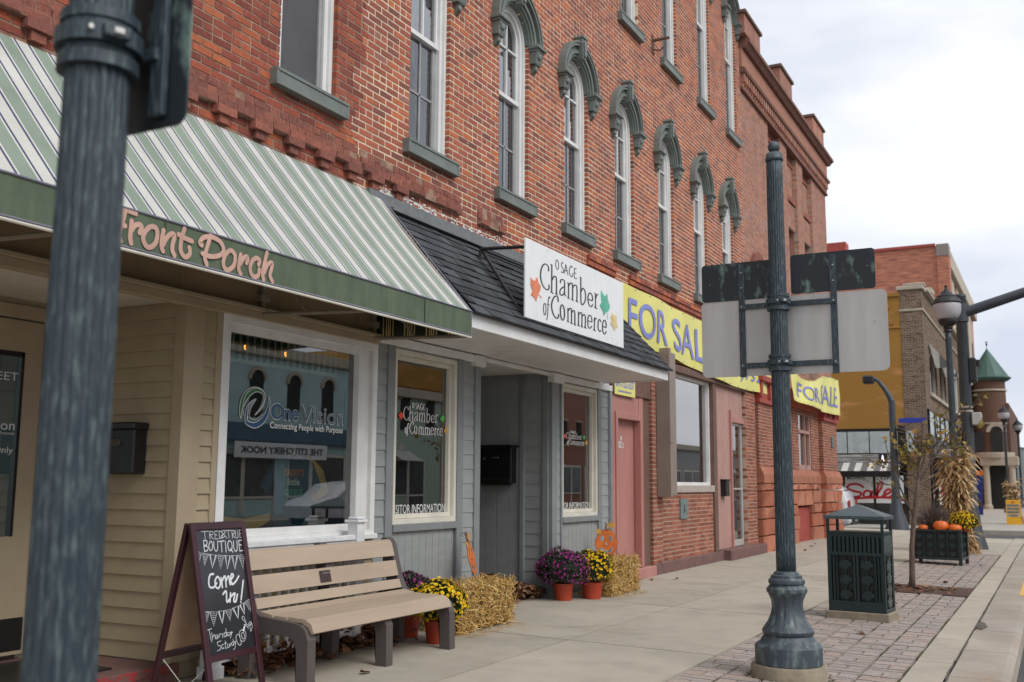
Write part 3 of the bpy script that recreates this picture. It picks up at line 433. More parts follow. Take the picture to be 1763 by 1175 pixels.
# kerb: real step to the road, sections with cracks
kb=MB(); ya=-3.9
rk=random.Random(5)
while ya<33:
    y1=ya+rk.choice((1.5,2.2,2.9)); y1=min(y1,33.2); j=rk.uniform(-.006,.006); z=gz(4.95)+.002
    pr=[(4.795+j,z),(5.17,z-.004),(5.21,z-.012),(5.235,z-.04),(5.25,-.27),(4.795+j,-.27)]
    kb.prism(pr,ya+.006,y1-.006,lambda p,q,w:(p,w,q)); ya=y1
struct(kb.build('kerb','kerbm'))
kf=MB(); kf.prism([(5.09,gz(4.95)+.001),(5.17,gz(4.95)-.001),(5.214,gz(4.95)-.008),(5.24,gz(4.95)-.038),(5.254,-.24),(5.262,-.24),(5.246,gz(4.95)-.03),(5.22,gz(4.95)-.002),(5.17,gz(4.95)+.004),(5.09,gz(4.95)+.005)],16.3,22,lambda p,q,w:(p,w,q)); struct(kf.build('kerb_paint',mat('yellow_kerb_paint',(.75,.42,.04),.7,(.5,.35,.15),ns=8)))
# cross-street pavement on the far side
fs=MB(); fs.box(-60,4.9,39.3,420,-.3,-.1); fs.box(2.95,4.9,33.2,33.3,-.3,-.1); fm=struct(fs.build('far_pavement',walk_mat('far_walk',(.45,.42,.37),(.38,.35,.3),0)))
fo=MB(); fo.box(21.6,26.2,-40,400,-.3,-.1); struct(fo.build('opposite_pavement','walk'))
dr=MB(); dr.quad((.2,33.0,-.11),(5.0,33.0,-.11),(5.09,33.6,-.24),(.2,33.6,-.24)); struct(dr.build('ramp','walk'))
# brick paving band, every paver its own block
pb=MB(); rr=random.Random(11); x=2.96
def paver(x0,x1,y0,y1,g=.0075):
    if 3.4<(x0+x1)/2<4.5 and 15.7<(y0+y1)/2<16.95: return
    dz=rr.uniform(-.002,.002); t=rr.uniform(-.002,.002); a,c,d,e=x0+g,x1-g,y0+g,y1-g
    T=lambda X,Y,k:(X,Y,gz(X)+dz+t*(1 if Y>y0+.01 else -1)-k)
    pb.add([T(a,d,.025),T(c,d,.025),T(c,e,.025),T(a,e,.025),T(a+.004,d+.004,0),T(c-.004,d+.004,0),T(c-.004,e-.004,0),T(a+.004,e-.004,0)],[(4,5,6,7),(0,1,5,4),(1,2,6,5),(2,3,7,6),(3,0,4,7)],rr.random())
for s in range(5):
    x0=2.965+s*.303; x1=x0+.294; y=-2+(s%2)*.2
    while y<25.1:
        xm=(x0+x1)/2; paver(x0,xm,y,y+.2); paver(xm,x1,y,y+.2); paver(x0,x1,y+.2,y+.3); paver(x0,x1,y+.3,y+.4); y+=.4
struct(pb.build('brick_paving','paver'))
ms=MB()
for s in range(6):
    xx=2.961+s*.303; y=4.0
    while y<25:
        l=rr.uniform(.1,.5)
        if rr.random()<(.45 if s in(0,5) else .35):
            wd=rr.uniform(.003,.008)*(1.5 if s==5 else 1); ms.quad((xx-wd,y,gz(xx)-.0015),(xx+wd,y+.02,gz(xx)-.0015),(xx+wd*.8,y+l,gz(xx)-.0015),(xx-wd*.6,y+l-.02,gz(xx)-.0015))
        y+=l
for k in range(240):   # moss tufts round the post plinth and along the edge
    a=rr.uniform(0,6.28); q=.3+abs(rr.gauss(0,.02)); px,py=3.71+q*math.cos(a),8.4+q*math.sin(a)
    if k>90: px,py=4.478+rr.gauss(0,.008),rr.uniform(17,25)
    r=rr.uniform(.006,.014); ms.add([(px+r*math.cos(b),py+r*math.sin(b),gz(px)+.001) for b in (0,1.6,3.1,4.7)]+[(px,py,gz(px)+r*.5)],[(0,1,4),(1,2,4),(2,3,4),(3,0,4)])
o=ms.build('moss','moss'); o['kind']='stuff'; o['label']='green moss growing in the joints of the brick paving'; o['category']='moss'
# cracked dark patch and loose leaves on the kerb line
ck=MB(); pts=[(4.79,6)];y=6
while y<33:
    y+=rr.uniform(.15,.4); pts.append((4.787+rr.gauss(0,.006),y))
for a,b in zip(pts,pts[1:]):
    w=rr.uniform(.003,.011); ck.quad((a[0]-w,a[1],gz(a[0])+.0035),(a[0]+w,a[1],gz(a[0])+.0035),(b[0]+w,b[1],gz(b[0])+.0035),(b[0]-w,b[1],gz(b[0])+.0035))
ck.add([(4.80,12.3,-.1),(4.86,12.25,-.0995),(4.9,12.5,-.0995),(4.85,12.85,-.0995),(4.80,12.95,-.1)],[(0,1,2,3,4)])
for x0_,y0_,a_,n_ in ((1.0,9.6,.4,14),(2.2,13.6,1.1,16),(.5,19.0,.9,10),(1.9,17.2,-.5,12)):
    p_=Vector((x0_,y0_)); th_=a_
    for k in range(n_):
        th_+=rr.gauss(0,.35); q_=p_+Vector((math.cos(th_),math.sin(th_)))*.075; w_=rr.uniform(.0015,.004); nx_=Vector((-math.sin(th_),math.cos(th_)))*w_
        ck.add([(p.x,p.y,gz(p.x)+.002) for p in (p_-nx_,p_+nx_,q_+nx_,q_-nx_)],[(0,1,2,3)]); p_=q_
struct(ck.build('kerb_crack','joint'))
# ================================================================ BRICKWORK
CH=.0702
def brickwork(mb,mm,X,y0,y1,z0,z1,ops=(),seam=None,mb2=None,mm2=None,rs=1,rec=.0035,head=6,depth=.12,Lb=.215,T=None,gapy=.018,skip=None):
    rd=random.Random(rs); T=T or (lambda x,y,z:(x,y,z)); row=0; z=z0
    while z<z1-.02:
        zt=min(z+CH,z1); zc=(z+zt)/2; cuts=sorted([c for c in (o(zc) for o in ops) if c]); segs=[];a=y0
        for c in cuts:
            if c[0]>a: segs.append((a,min(c[0],y1)))
            a=max(a,c[1])
        if a<y1: segs.append((a,y1))
        ss=(seam(zc)+rd.uniform(-.12,.12)) if seam else None
        for (a,b) in segs:
            parts=[(a,b,mb,mm)] if ss is None else [p for p in ((a,min(b,ss),mb2,mm2),(max(a,ss),b,mb,mm)) if p[1]-p[0]>.02]
            for (pa,pb_,Bm,Mm) in parts:
                Mm.box(X-depth,X-(rec),pa+.003,pb_-.003,z,zt,.5,T)
                Lh=.1075 if row%head==head-1 else Lb; off=0 if row%2 else Lb/2
                k=math.floor((pa-off)/Lh)*Lh+off
                while k<pb_:
                    u,v=max(k,pa),min(k+Lh,pb_)
                    if v-u>.03 and not (skip and skip((u+v)/2,zc)):
                        e=rd.uniform(-.001,.002); jt=rd.uniform(-.0015,.0015); g1=0 if u==pa else gapy/2; g2=0 if v==pb_ else gapy/2
                        Bm.box(X-depth+.004,X+e,u+g1,v-g2,z+.0092+jt,zt-.0092+jt,rd.random(),T)
                    k+=Lh
        z=zt; row+=1
def rect_op(a,b,c,d): return lambda z:(a,b) if c<z<d else None
def arch_op(yc,w,z0,zs):
    def f(z):
        if z<z0: return None
        if z<=zs: return (yc-w/2,yc+w/2)
        d=z-zs
        if d<w/2: h=math.sqrt((w/2)**2-d*d); return (yc-h,yc+h)
        return None
    return f
def ring(mb,yc,zs,r0,r1,x0,x1,n=18,a0=0,a1=PI):
    for i in range(n):
        a=a0+(a1-a0)*i/n; b=a0+(a1-a0)*(i+1)/n
        vs=[(x,yc+r*math.cos(t),zs+r*math.sin(t)) for x in (x0,x1) for t in (a,b) for r in (r0,r1)]
        mb.add(vs,[(0,1,3,2),(4,6,7,5),(0,4,5,1),(2,3,7,6),(0,2,6,4),(1,5,7,3)])
def hood(parent,yc,zs,w=.78,X=0):
    r=w/2; h=MB()
    ring(h,yc,zs,r-.02,r+.006,X-.1,X+.02); ring(h,yc,zs,r+.006,r+.045,X-.02,X+.045); ring(h,yc,zs,r+.045,r+.085,X-.02,X+.07); ring(h,yc,zs,r+.085,r+.15,X-.02,X+.05); ring(h,yc,zs,r+.15,r+.19,X-.02,X+.095); ring(h,yc,zs,r+.19,r+.215,X-.02,X+.11)
    # keystone
    T=lambda p,q,w_:(w_,p,q)
    h.prism([(yc-.05,zs+r-.03),(yc+.05,zs+r-.03),(yc+.075,zs+r+.27),(yc-.075,zs+r+.27)],X,X+.13,T)
    h.prism([(yc-.09,zs+r+.27),(yc+.09,zs+r+.27),(yc+.07,zs+r+.31),(yc-.07,zs+r+.31)],X,X+.15,T)
    h.prism([(yc-.025,zs+r+.0),(yc+.025,zs+r+.0),(yc+.045,zs+r+.2),(yc,zs+r+.25),(yc-.045,zs+r+.2)],X+.13,X+.155,T)
    for s in (-1,1):
        c=yc+s*(r+.11); h.bev(X-.01,X+.15,c-.125,c+.125,zs-.045,zs,.008); h.bev(X-.01,X+.12,c-.105,c+.105,zs-.075,zs-.045,.006)
        prof=[(X,zs-.075),(X+.11,zs-.075),(X+.115,zs-.11),(X+.09,zs-.15),(X+.095,zs-.19),(X+.075,zs-.23),(X+.05,zs-.25),(X+.055,zs-.28),(X+.03,zs-.33),(X,zs-.35)]
        TT=lambda p,q,w_:(p,w_,q)
        h.prism(prof[:6]+[(X,zs-.23)],c-.085,c+.085,TT); h.prism([(X,zs-.23),(X+.07,zs-.23)]+prof[6:],c-.035,c+.035,TT)
        h.ball((X+.1,c,zs-.13),.045,10,6,(.5,1,1)); h.ball((X+.055,c,zs-.285),.03,8,5,(.6,1,1.4))
    return h.build('hood','green_trim',parent,smooth=True)
def sill(parent,yc,z,w=1.0,h=.15,X=0):
    s=MB(); s.bev(X-.12,X+.075,yc-w/2,yc+w/2,z,z+h,.006); s.bev(X+.07,X+.085,yc-w/2,yc+w/2,z+h-.03,z+h,.003); s.bev(X+.07,X+.083,yc-w/2,yc+w/2,z,z+.025,.003)
    for q in (-1,1): s.bev(X+.07,X+.082,yc+q*(w/2-.015)-.015,yc+q*(w/2-.015)+.015,z+.025,z+h-.03,.003)
    return s.build('sill','green_trim',parent)
def upper_window(B,yc,z0,zs,w=.78,plain=False,zr=None,withhood=True,X=0):
    r=w/2; f=MB(); zr=zr or (z0+zs+r)/2
    for s in (-1,1):
        e=yc+s*r
        f.box(X-.16,X-.05,min(e,e-s*.045),max(e,e-s*.045),z0,zs); f.box(X-.17,X-.075,min(e-s*.047,e-s*.10),max(e-s*.047,e-s*.10),z0,zs)
    ring(f,yc,zs,r-.045,r,X-.16,X-.05); ring(f,yc,zs,r-.10,r-.047,X-.17,X-.075)
    W=f.build('window','white',B,smooth=False)
    ri=r-.10
    if plain:
        g=MB(); g.quad((X-.12,yc-ri,z0),(X-.12,yc+ri,z0),(X-.12,yc+ri,zs),(X-.12,yc-ri,zs)); g.build('glass','screen',W)
        k=MB(); k.box(X-.13,X-.1,yc+ri-.05,yc+ri-.01,z0,zs+.05); k.build('screen_frame','sash_grey',W)
        q=MB(); q.box(X-.15,X-.13,yc-ri,yc+ri,z0+1.55,z0+1.6); q.build('meeting_rail','white',W)
    else:
        u=MB(); ux=X-.125
        u.box(ux-.02,ux+.02,yc-.012,yc+.012,zr,zs+ri-.02); u.box(ux-.02,ux+.02,yc-ri,yc+ri,zs-.18,zs-.155)
        u.box(ux-.02,ux+.035,yc-ri,yc+ri,zr-.04,zr+.01)
        for s in (-1,1): e=yc+s*ri; u.box(ux-.018,ux+.018,min(e,e-s*.035),max(e,e-s*.035),zr,zs)
        ring(u,yc,zs,ri-.035,ri,ux-.018,ux+.018)
        u.build('upper_sash','white',W)
        g=MB(); n=14; pts=[(yc+ri*math.cos(PI*i/n),zs+ri*math.sin(PI*i/n)) for i in range(n+1)]
        g.add([(ux-.005,a,b) for a,b in [(yc-ri,zr),(yc+ri,zr)]+pts],[tuple(range(n+3))]); g.build('glass','g_up',W)
        c=MB()
        for s in (-1,1):   # scalloped lace curtain, drawn to the sides
            ys=[];nn=22
            for i in range(nn+1):
                t=i/nn; zz=zr-1.2+t*(zs+ri*.7-zr+1.2); ee=(.09+.12*t+.012*math.sin(i*2.1)); ys.append((zz,ee))
            for (za,ea),(zb,eb) in zip(ys,ys[1:]):
                yo=yc+s*ri
                lim=lambda z_:yo if z_<=zs else yc+s*math.sqrt(max(.001,ri*ri-(z_-zs)**2))
                c.quad((X-.2,lim(za),za),(X-.2,yo-s*(ri-ea if s<0 else ea*2.4) ,za),(X-.2,yo-s*(ri-eb if s<0 else eb*2.4),zb),(X-.2,lim(zb),zb))
        c.build('curtain','curtain',W)
        l=MB(); lx=X-.155
        l.box(lx,lx+.025,yc-ri,yc+ri,z0,z0+.06); l.box(lx,lx+.03,yc+ri-.06,yc+ri,z0,zr-.04); l.box(lx,lx+.025,yc-ri,yc-ri+.04,z0,zr-.04)
        l.box(lx,lx+.022,yc-.014,yc+.014,z0+.06,zr-.04); l.box(lx,lx+.022,yc-ri+.04,yc+ri-.06,(z0+zr)/2-.012,(z0+zr)/2+.012)
        l.build('lower_sash','sash_grey',W)
        q=MB(); q.quad((lx+.01,yc-ri,z0),(lx+.01,yc+ri,z0),(lx+.01,yc+ri,zr),(lx+.01,yc-ri,zr)); q.build('screen','g_dark',W)
    sill(W,yc,z0-.15,1.0,.15,X)
    if withhood: hood(W,yc,zs,w,X)
    return W
LB='three storey red brick building'
A=thing('brick_shop_building','weathered red brick building over the striped awning and tan siding alcove','building',(0,4,0))
B=thing('brick_shop_building','red brick building with green arched window hoods above the grey chamber storefront','building',(0,12,0))
C=thing('brick_corner_building','brick corner building with rough red sandstone base and notched parapet','building',(0,26,0))
w2=[8.87,10.79,12.66,14.48,16.42,18.36,20.2]; w3=[14.75,16.72,18.78,20.72,12.8,10.85]
Z2,ZS2,Z3,ZS3=4.85,6.93,8.72,11.35
ops=[arch_op(y,.78,Z2-.15,ZS2) for y in w2]+[arch_op(6.87,.78,Z2-.15,ZS2)]+[arch_op(4.6,.78,Z2-.15,ZS2)]+[arch_op(y,.78,Z3-.15,ZS3) for y in w3]
b1,m1,b0,m0=MB(),MB(),MB(),MB()
corb=lambda y,z:False
brickwork(b1,m1,0,-3.0,21.42,4.10,12.6,ops,seam=lambda z:7.62,mb2=b0,mm2=m0,rs=4)
# lower brick beside the shop fronts and behind the banner
brickwork(b1,m1,0,13.9,21.42,3.34,4.10,(),rs=9)
b1.build('wall','brick',B); m1.build('mortar','mortar',B); b0.build('wall','brick_old',A); m0.build('mortar','mortar_old',A)
# corbel table below the sills
def corbels(parent,y0,y1,m,rs,broken=0):
    cb=MB(); rd=random.Random(rs)
    def row(z,out,L,gap=.01,p=0):
        y=y0
        while y<y1:
            if rd.random()>p: cb.box(-.02,out+rd.gauss(0,.003),y+gap/2,min(y+L,y1)-gap/2,z+.005,z+CH-.006)
            y+=L
    row(4.10+CH*5,.008,.108,p=broken); row(4.10+CH*4,.02,.108,p=broken*.7); row(4.10+CH*3,.055,.215,p=broken*.5)
    y=y0+.1
    while y<y1-.2:
        if rd.random()>broken:
            cb.box(-.02,.075+rd.gauss(0,.004),y,y+.21,4.10+CH*2+.004,4.10+CH*3-.002); cb.box(-.02,.045,y+.05,y+.16,4.10+CH+.006,4.10+CH*2-.001)
        y+=.42
    cb.build('corbel_course',m,parent)
    mo=MB()
    for i,o_ in ((5,.004),(4,.014),(3,.047)): mo.box(-.02,o_,y0,y1,4.10+CH*i-.001,4.10+CH*(i+1)-.002)
    mo.build('corbel_mortar','mortar_old',parent)
corbels(A,1.0,7.62,'brick_dark',2); corbels(B,7.66,9.5,'brick_dark',3,.25); corbels(B,9.9,10.5,'brick_dark',5,.5)
for y0_,y1_ in ((13.0,13.9),(14.6,16.5),(16.7,19.2)):
    y=y0_; fr=MB()
    while y<y1_: fr.box(-.02,.05,y+.004,y+.2,4.52,4.58); fr.box(-.02,.03,y+.004,y+.2,4.44,4.515); y+=.21
    fr.build('string_course','brick',B)
upper_window(A,6.87,Z2,ZS2,plain=True); upper_window(A,4.6,Z2,ZS2,plain=True)
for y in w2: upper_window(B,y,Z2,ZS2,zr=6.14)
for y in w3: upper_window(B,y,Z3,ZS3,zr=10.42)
# iron bits on the wall
ir=thing('iron_bracket','rusty iron hook bracket on the brick wall beside a third floor window','bracket',(0,15.85,8.8))
k=MB(); k.box(0,.02,15.8,15.88,8.62,8.95); k.tube([(.02,15.84,8.86),(.3,15.84,8.86)],.028); k.tube([(.02,15.84,8.7),(.14,15.84,8.66),(.2,15.84,8.72)],.015); k.build('hook','brown',ir)
# solid back volumes; near-black colour stands in for unlit rooms behind the panes
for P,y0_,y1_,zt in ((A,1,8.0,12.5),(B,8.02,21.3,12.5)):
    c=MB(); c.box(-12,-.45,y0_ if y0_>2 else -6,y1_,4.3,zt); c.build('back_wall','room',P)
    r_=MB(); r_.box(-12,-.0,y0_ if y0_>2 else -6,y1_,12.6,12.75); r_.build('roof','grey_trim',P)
# ================================================================ SHOP FRONT ONE (tan siding, striped awning)
def laps(mb,T,a0,a1,z0,z1,h=.115,out=.02):
    """clapboards; T(a,out,z): a along the wall, out = proud of it"""
    z=z0
    while z<z1-.01:
        zt=min(z+h,z1)
        vs=[T(a0,0,z),T(a0,out,z),T(a0,.004,zt),T(a0,0,zt),T(a1,0,z),T(a1,out,z),T(a1,.004,zt),T(a1,0,zt)]
        mb.add(vs,[(0,1,2,3),(7,6,5,4),(1,5,6,2),(0,4,5,1),(3,2,6,7)]); z=zt
def boards(mb,T,a0,a1,z0,z1,w=.11,out=.012,g=.005):
    a=a0
    while a<a1-.01:
        b=min(a+w,a1); mb.bev(0,out,a+g/2,b-g/2,z0,z1,.002,None,lambda x,y,z:T(y,x,z)); a=b
TF=lambda X:(lambda a,o,z:(X+o,a,z))
PY=5.57
s=MB(); laps(s,TF(0),5.73,5.87,.13,2.72,.118); laps(s,lambda a,o,z:(a,PY-o,z),-1.06,-.002,.13,2.74,.118); s.box(-1.1,-.004,PY,PY+.1,.1,2.74); s.box(-.1,-.001,5.6,5.9,.0,2.8)
s.build('siding','tan',A)
s=MB(); s.bev(-.08,.03,PY-.03,5.735,.12,2.72,.004); s.build('corner_post','tan_trim',A)
s=MB(); s.bev(-.05,.025,5.87,5.925,.0,2.72,.003); s.build('casing','tan_trim',A)
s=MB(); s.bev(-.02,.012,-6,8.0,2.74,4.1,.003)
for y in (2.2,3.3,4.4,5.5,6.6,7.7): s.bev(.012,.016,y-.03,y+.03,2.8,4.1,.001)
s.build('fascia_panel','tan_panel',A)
s=MB(); s.bev(-.03,.06,-6,7.98,2.69,2.755,.004); s.bev(.0,.09,-6,7.98,2.755,2.785,.003); s.build('header_rail','tan_trim',A)
s=MB(); s.box(-1.4,-.03,-1,PY,2.735,2.8)
for i in range(18): s.bev(-1.4+i*.078,-1.4+i*.078+.074,-1,PY,2.728,2.736,.001)
s.build('alcove_ceiling','cream',A)
# alcove floor step and door
s=MB(); s.bev(-1.4,.06,-1,5.62,-.02,.12,.015); s.build('entrance_step','red_dark',A)
s=MB(); s.bev(.045,.066,1,5.6,.06,.124,.004); s.build('step_edge',mat('chipped_red_edge',(.3,.03,.03),.7,(.16,.08,.07),ns=14,lo=.5,hi=.6),A)
DX=-1.06
s=MB(); s.box(DX-.1,DX,5.2,PY,.12,2.735); s.box(DX-.1,DX,-1,5.2,2.58,2.735); s.box(DX-.1,DX,-1,4.2,.12,2.6); s.bev(DX-.02,DX+.035,5.19,5.3,.12,2.7,.004); s.bev(DX-.02,DX+.035,4.1,5.3,2.58,2.68,.004); s.build('door_surround','tan_trim',A)
d=MB(); yl,yr=4.24,5.18
d.bev(DX-.03,DX+.01,yl,yr,2.33,2.57,.003); d.bev(DX-.03,DX+.01,yr-.16,yr,.16,2.33,.003); d.bev(DX-.03,DX+.01,yl,yl+.16,.16,2.33,.003); d.bev(DX-.03,DX+.01,yl+.16,yr-.16,.16,1.0,.003)
d.bev(DX+.01,DX+.02,yl+.25,yr-.25,.5,.92,.01); D_=d.build('door','tan_trim',A)
g=MB(); g.quad((DX-.01,yl+.16,1),(DX-.01,yr-.16,1),(DX-.01,yr-.16,2.33),(DX-.01,yl+.16,2.33)); g.build('door_glass','g_shop',D_)
g=MB(); g.bev(DX+.01,DX+.016,yl+.02,yr-.02,.19,.42,.002); g.build('kick_plate','black',D_)
g=MB(); g.box(DX-.02,DX+.03,yl+.155,yl+.18,1,2.33); g.box(DX-.02,DX+.016,yr-.18,yr-.155,1,2.33); g.box(DX-.02,DX+.016,yl+.16,yr-.16,2.30,2.335); g.build('glazing_bead','black',D_)
for bd,z,h,wd,c in (('STREET',2.12,.06,.36,'decal'),('OneVision',1.76,.07,.5,'decal'),('Connecting People with Purpose',1.72,.03,.5,'decal'),('Only',1.58,.06,.16,'decal')):
    text_mesh('door_lettering',bd,(lambda u,v,o,z=z,wd=wd:(DX+.002,yr-.19-wd+u,z+v)),wd,h,c,D_)
mt=thing('door_mat','dark doormat on the red step in front of the tan door','mat',(-.55,4.6,.12)); g=MB(); g.bev(-.95,-.15,4.2,5.2,.121,.135,.005); g.build('mat','black',mt)
# window
f=MB(); GX=-.05
def frame_rect(mb,X0,X1,y0,y1,z0,z1,w,b=.003,wb=None):
    wb=wb or w
    mb.bev(X0,X1,y0,y0+w,z0,z1,b); mb.bev(X0,X1,y1-w,y1,z0,z1,b); mb.bev(X0,X1,y0+w,y1-w,z1-w,z1,b); mb.bev(X0,X1,y0+w,y1-w,z0,z0+wb,b)
frame_rect(f,-.08,.03,5.93,7.99,.90,2.70,.07); frame_rect(f,-.07,-.01,6.0,7.92,.97,2.63,.06); f.bev(-.08,.012,7.72,7.86,.97,2.63,.003)
f.bev(.0,.07,5.9,7.99,.89,.935,.004)
W1=f.build('shop_window','white',A)
g=MB(); g.quad((GX,6.05,.97),(GX,7.72,.97),(GX,7.72,2.66),(GX,6.05,2.66)); g.build('glass','g_shop',W1)
g=MB(); g.box(-.075,-.055,7.62,7.72,.97,2.62); g.box(-.075,-.055,6.06,7.7,2.6,2.63); g.build('glazing_strip','black',W1)
for y in (6.0,): pass
s=MB(); laps(s,TF(0),5.87,7.99,.0,.89,.118); s.box(-.1,0,5.87,7.99,0,.9); s.build('lower_siding','tan',A)
# interior
s=MB(); s.box(-3.4,-3.3,5.7,7.98,0,2.8); s.box(-3.4,-.1,7.93,7.98,0,2.8); s.box(-3.4,-.1,5.72,5.76,0,2.8); s.box(-3.4,-.1,5.7,7.98,2.72,2.8); s.box(-3.4,-.1,5.76,7.93,.4,.5)
s.build('shop_interior',mat('shop_interior',(.14,.2,.21),.9,(.1,.15,.16),ns=2),A)
s=MB(); s.box(-.22,-.18,6.0,7.95,2.6,2.64); s.box(-.22,-.18,6.0,7.95,2.36,2.39)
y=6.03
while y<7.9: s.lathe([(2.39,.01),(2.42,.016),(2.45,.008),(2.5,.016),(2.54,.008),(2.58,.014),(2.6,.01)],(-.2,y),6); y+=.085
s.build('spindle_frieze','cream',A)
for y,x in ((6.88,-.6),(7.42,-.6)):
    s=MB(); s.tube([(x,y,2.72),(x,y,2.66)],.006,5); s.lathe([(2.59,.035),(2.63,.03),(2.66,.012)],(x,y),10); p=s.build('pendant_lamp','iron',A); s=MB(); s.ball((x,y,2.575),.02,8,6,(1,1,1.5)); s.build('bulb','bulb',p)
# lettering on the pane: swirl mark, name and strapline
TG=lambda u,v,o:(GX+.004+o,u,v)
sw=D['OV']
for st,c in zip(sw,('decal_green','decal_blue')):
    m_=MB(); ps=smooth_line(st,4); m_.add([TG(a,b,0) for a,b in ps],[tuple(range(len(ps)))]); m_.build('logo_swirl',c,W1)
m_=MB(); pen(m_,[st+[st[0]] for st in sw],.006,lambda u,v,o:(GX+.006+o,u,v)); pen(m_,[[(a*.86+6.4*.14+.01,b*.88+1.99*.12+.012) for a,b in st[:9]] for st in sw],.005,lambda u,v,o:(GX+.008+o,u,v)); m_.build('logo_outline','decal',W1)
text_mesh('pane_lettering','One',lambda u,v,o:(GX+.004,6.585+u,1.905+v+u*.01),.37,.145,'decal',W1,bold=.035)
text_mesh('pane_lettering','One',lambda u,v,o:(GX+.007,6.592+u,1.911+v+u*.01),.355,.132,'decal_blue',W1,bold=.018)
text_mesh('pane_lettering','Vision',lambda u,v,o:(GX+.004,6.975+u,1.905+v),.615,.15,'decal',W1,bold=.012)
text_mesh('pane_lettering','Vision',lambda u,v,o:(GX+.007,6.98+u,1.910+v),.605,.14,mat('pane_dark_blue',(.03,.09,.15),.5),W1,bold=-.012)
text_mesh('pane_lettering','Connecting People with Purpose',lambda u,v,o:(GX+.005,6.59+u,1.82+v),.98,.07,'decal',W1,bold=.01)
text_mesh('pane_lettering','CAN',lambda u,v,o:(-.3,6.02+u,1.765+v),.22,.07,'decal',A); text_mesh('pane_lettering','WE!',lambda u,v,o:(-.3,6.02+u,1.65+v),.18,.07,'decal',A)
# window display
sh=thing('hanging_shirt','navy child shirt hanging in the tan shop window','shirt',(-.2,7.08,1.2))
s=MB(); out=[(a_+.37,b_) for a_,b_ in [(6.45,1.02),(6.45,1.42),(6.36,1.30),(6.29,1.36),(6.45,1.57),(6.6,1.62),(6.7,1.59),(6.8,1.62),(6.95,1.57),(7.08,1.36),(7.0,1.30),(6.94,1.42),(6.94,1.02)]]
s.prism(out,-.2,-.17,lambda p,q,w_:(w_,p,q)); s.build('shirt',mat('navy_cloth',(.025,.09,.14),.9),sh)
for bd,z,c,w_ in (("DADDY'S",1.45,'leaf_or',.26),('little',1.37,'cream',.16),('GENIUS',1.28,'leaf_gr',.24)):
    text_mesh('print',bd,lambda u,v,o,z=z,w_=w_:(-.165,7.06-w_/2+u,z+v),w_,.06,c,sh,bold=.02)
s=MB(); s.tube([(-.18,6.97,1.61),(-.18,7.07,1.65),(-.18,7.17,1.61)],.006,5); s.tube([(-.18,7.07,1.65),(-.18,7.09,1.70),(-.18,7.06,1.71)],.005,5); s.build('hanger','cream',sh)
cl=thing('draped_cloth','mustard cloth draped in the tan shop window behind the navy shirt','cloth',(-.6,7.1,1))
s=MB(); s.add([(-.3,7.2,1.2),(-.3,7.28,1.6),(-.3,7.5,1.6),(-.27,7.6,1.5),(-.25,7.66,1.3),(-.27,7.6,1.27),(-.3,7.5,1.22),(-.26,7.4,1.24),(-.28,7.3,1.12)],[(0,1,2,3,4,5,6,7,8)]); s.add([(-.2,6.15,1.14),(-.2,6.5,1.1),(-.2,6.95,1.16),(-.22,6.9,1.1),(-.2,6.62,1.0),(-.2,6.2,1.08)],[(0,1,2,3,4,5)]); s.build('cloth',mat('mustard_cloth',(.7,.38,.1),.9),cl)
s=MB(); s.bev(-1.0,-.12,6.1,7.6,.52,.97,.01); s.build('display_shelf',mat('shelf_wood',(.3,.19,.06),.7,(.1,.11,.1),ns=3),A)
# ---------------------------------------------------------------- awning
aw=thing('striped_awning','green and cream striped awning with a green valance','awning',(0,5,2.7)); AY0,AY1=-5.6,7.96
ax,az=1.06,2.935
s=MB(); ny=96
for i in range(ny):
    y0,y1=AY0+(AY1-AY0)*i/ny,AY0+(AY1-AY0)*(i+1)/ny
    for j in range(6):
        t0,t1=j/6,(j+1)/6; P=lambda t,y:(.01+t*(ax-.01), y, 4.15+(az-4.15)*t-math.sin(PI*t)*(.006+.02*abs(math.sin((y-1.2)*PI/2.55))**.8))
        s.quad(P(t0,y0),P(t1,y0),P(t1,y1),P(t0,y1))
s.build('canopy','stripes',aw,smooth='all')
s=MB(); nn=100
for i in range(nn):
    y0,y1=AY0+(AY1-AY0)*i/nn,AY0+(AY1-AY0)*(i+1)/nn; q=lambda y:ax+.003*math.sin(y*5)+.002*math.sin(y*13)
    s.quad((ax,y0,az),(ax,y1,az),(q(y1),y1,2.82),(q(y0),y0,2.82)); s.quad((q(y0),y0,2.82),(q(y1),y1,2.82),(ax,y1,2.712),(ax,y0,2.712))
s.build('valance','valance',aw,smooth='all')
s=MB(); s.tube([(ax+.004,AY0,az),(ax+.004,AY1,az)],.007,6); s.tube([(ax+.004,AY0,2.712),(ax+.004,AY1,2.712)],.006,6); s.tube([(0.02,AY1,4.15),(ax,AY1,az),(ax,AY1,2.712)],.006,6); s.build('piping',mat('grey_piping',(.22,.22,.28),.7),aw)
s=MB(); s.tube([(ax+.002,AY0,2.695),(ax+.002,AY1,2.695)],.009,6); s.build('hem','cream',aw)
for y in (-1.6,1.4,4.32,7.18):
    s=MB(); s.bev(ax+.002,ax+.006,y-.006,y+.006,2.72,az-.01,.001); s.build('seam',mat('stained_seam',(.06,.08,.05),.9),aw)
s=MB(); s.add([(.02,AY1,4.13),(ax,AY1,az),(ax,AY1,2.71),(.02,AY1,2.74)],[(0,1,2,3)]); s.build('side_panel','backlit_side_stripes',aw)
s=MB()
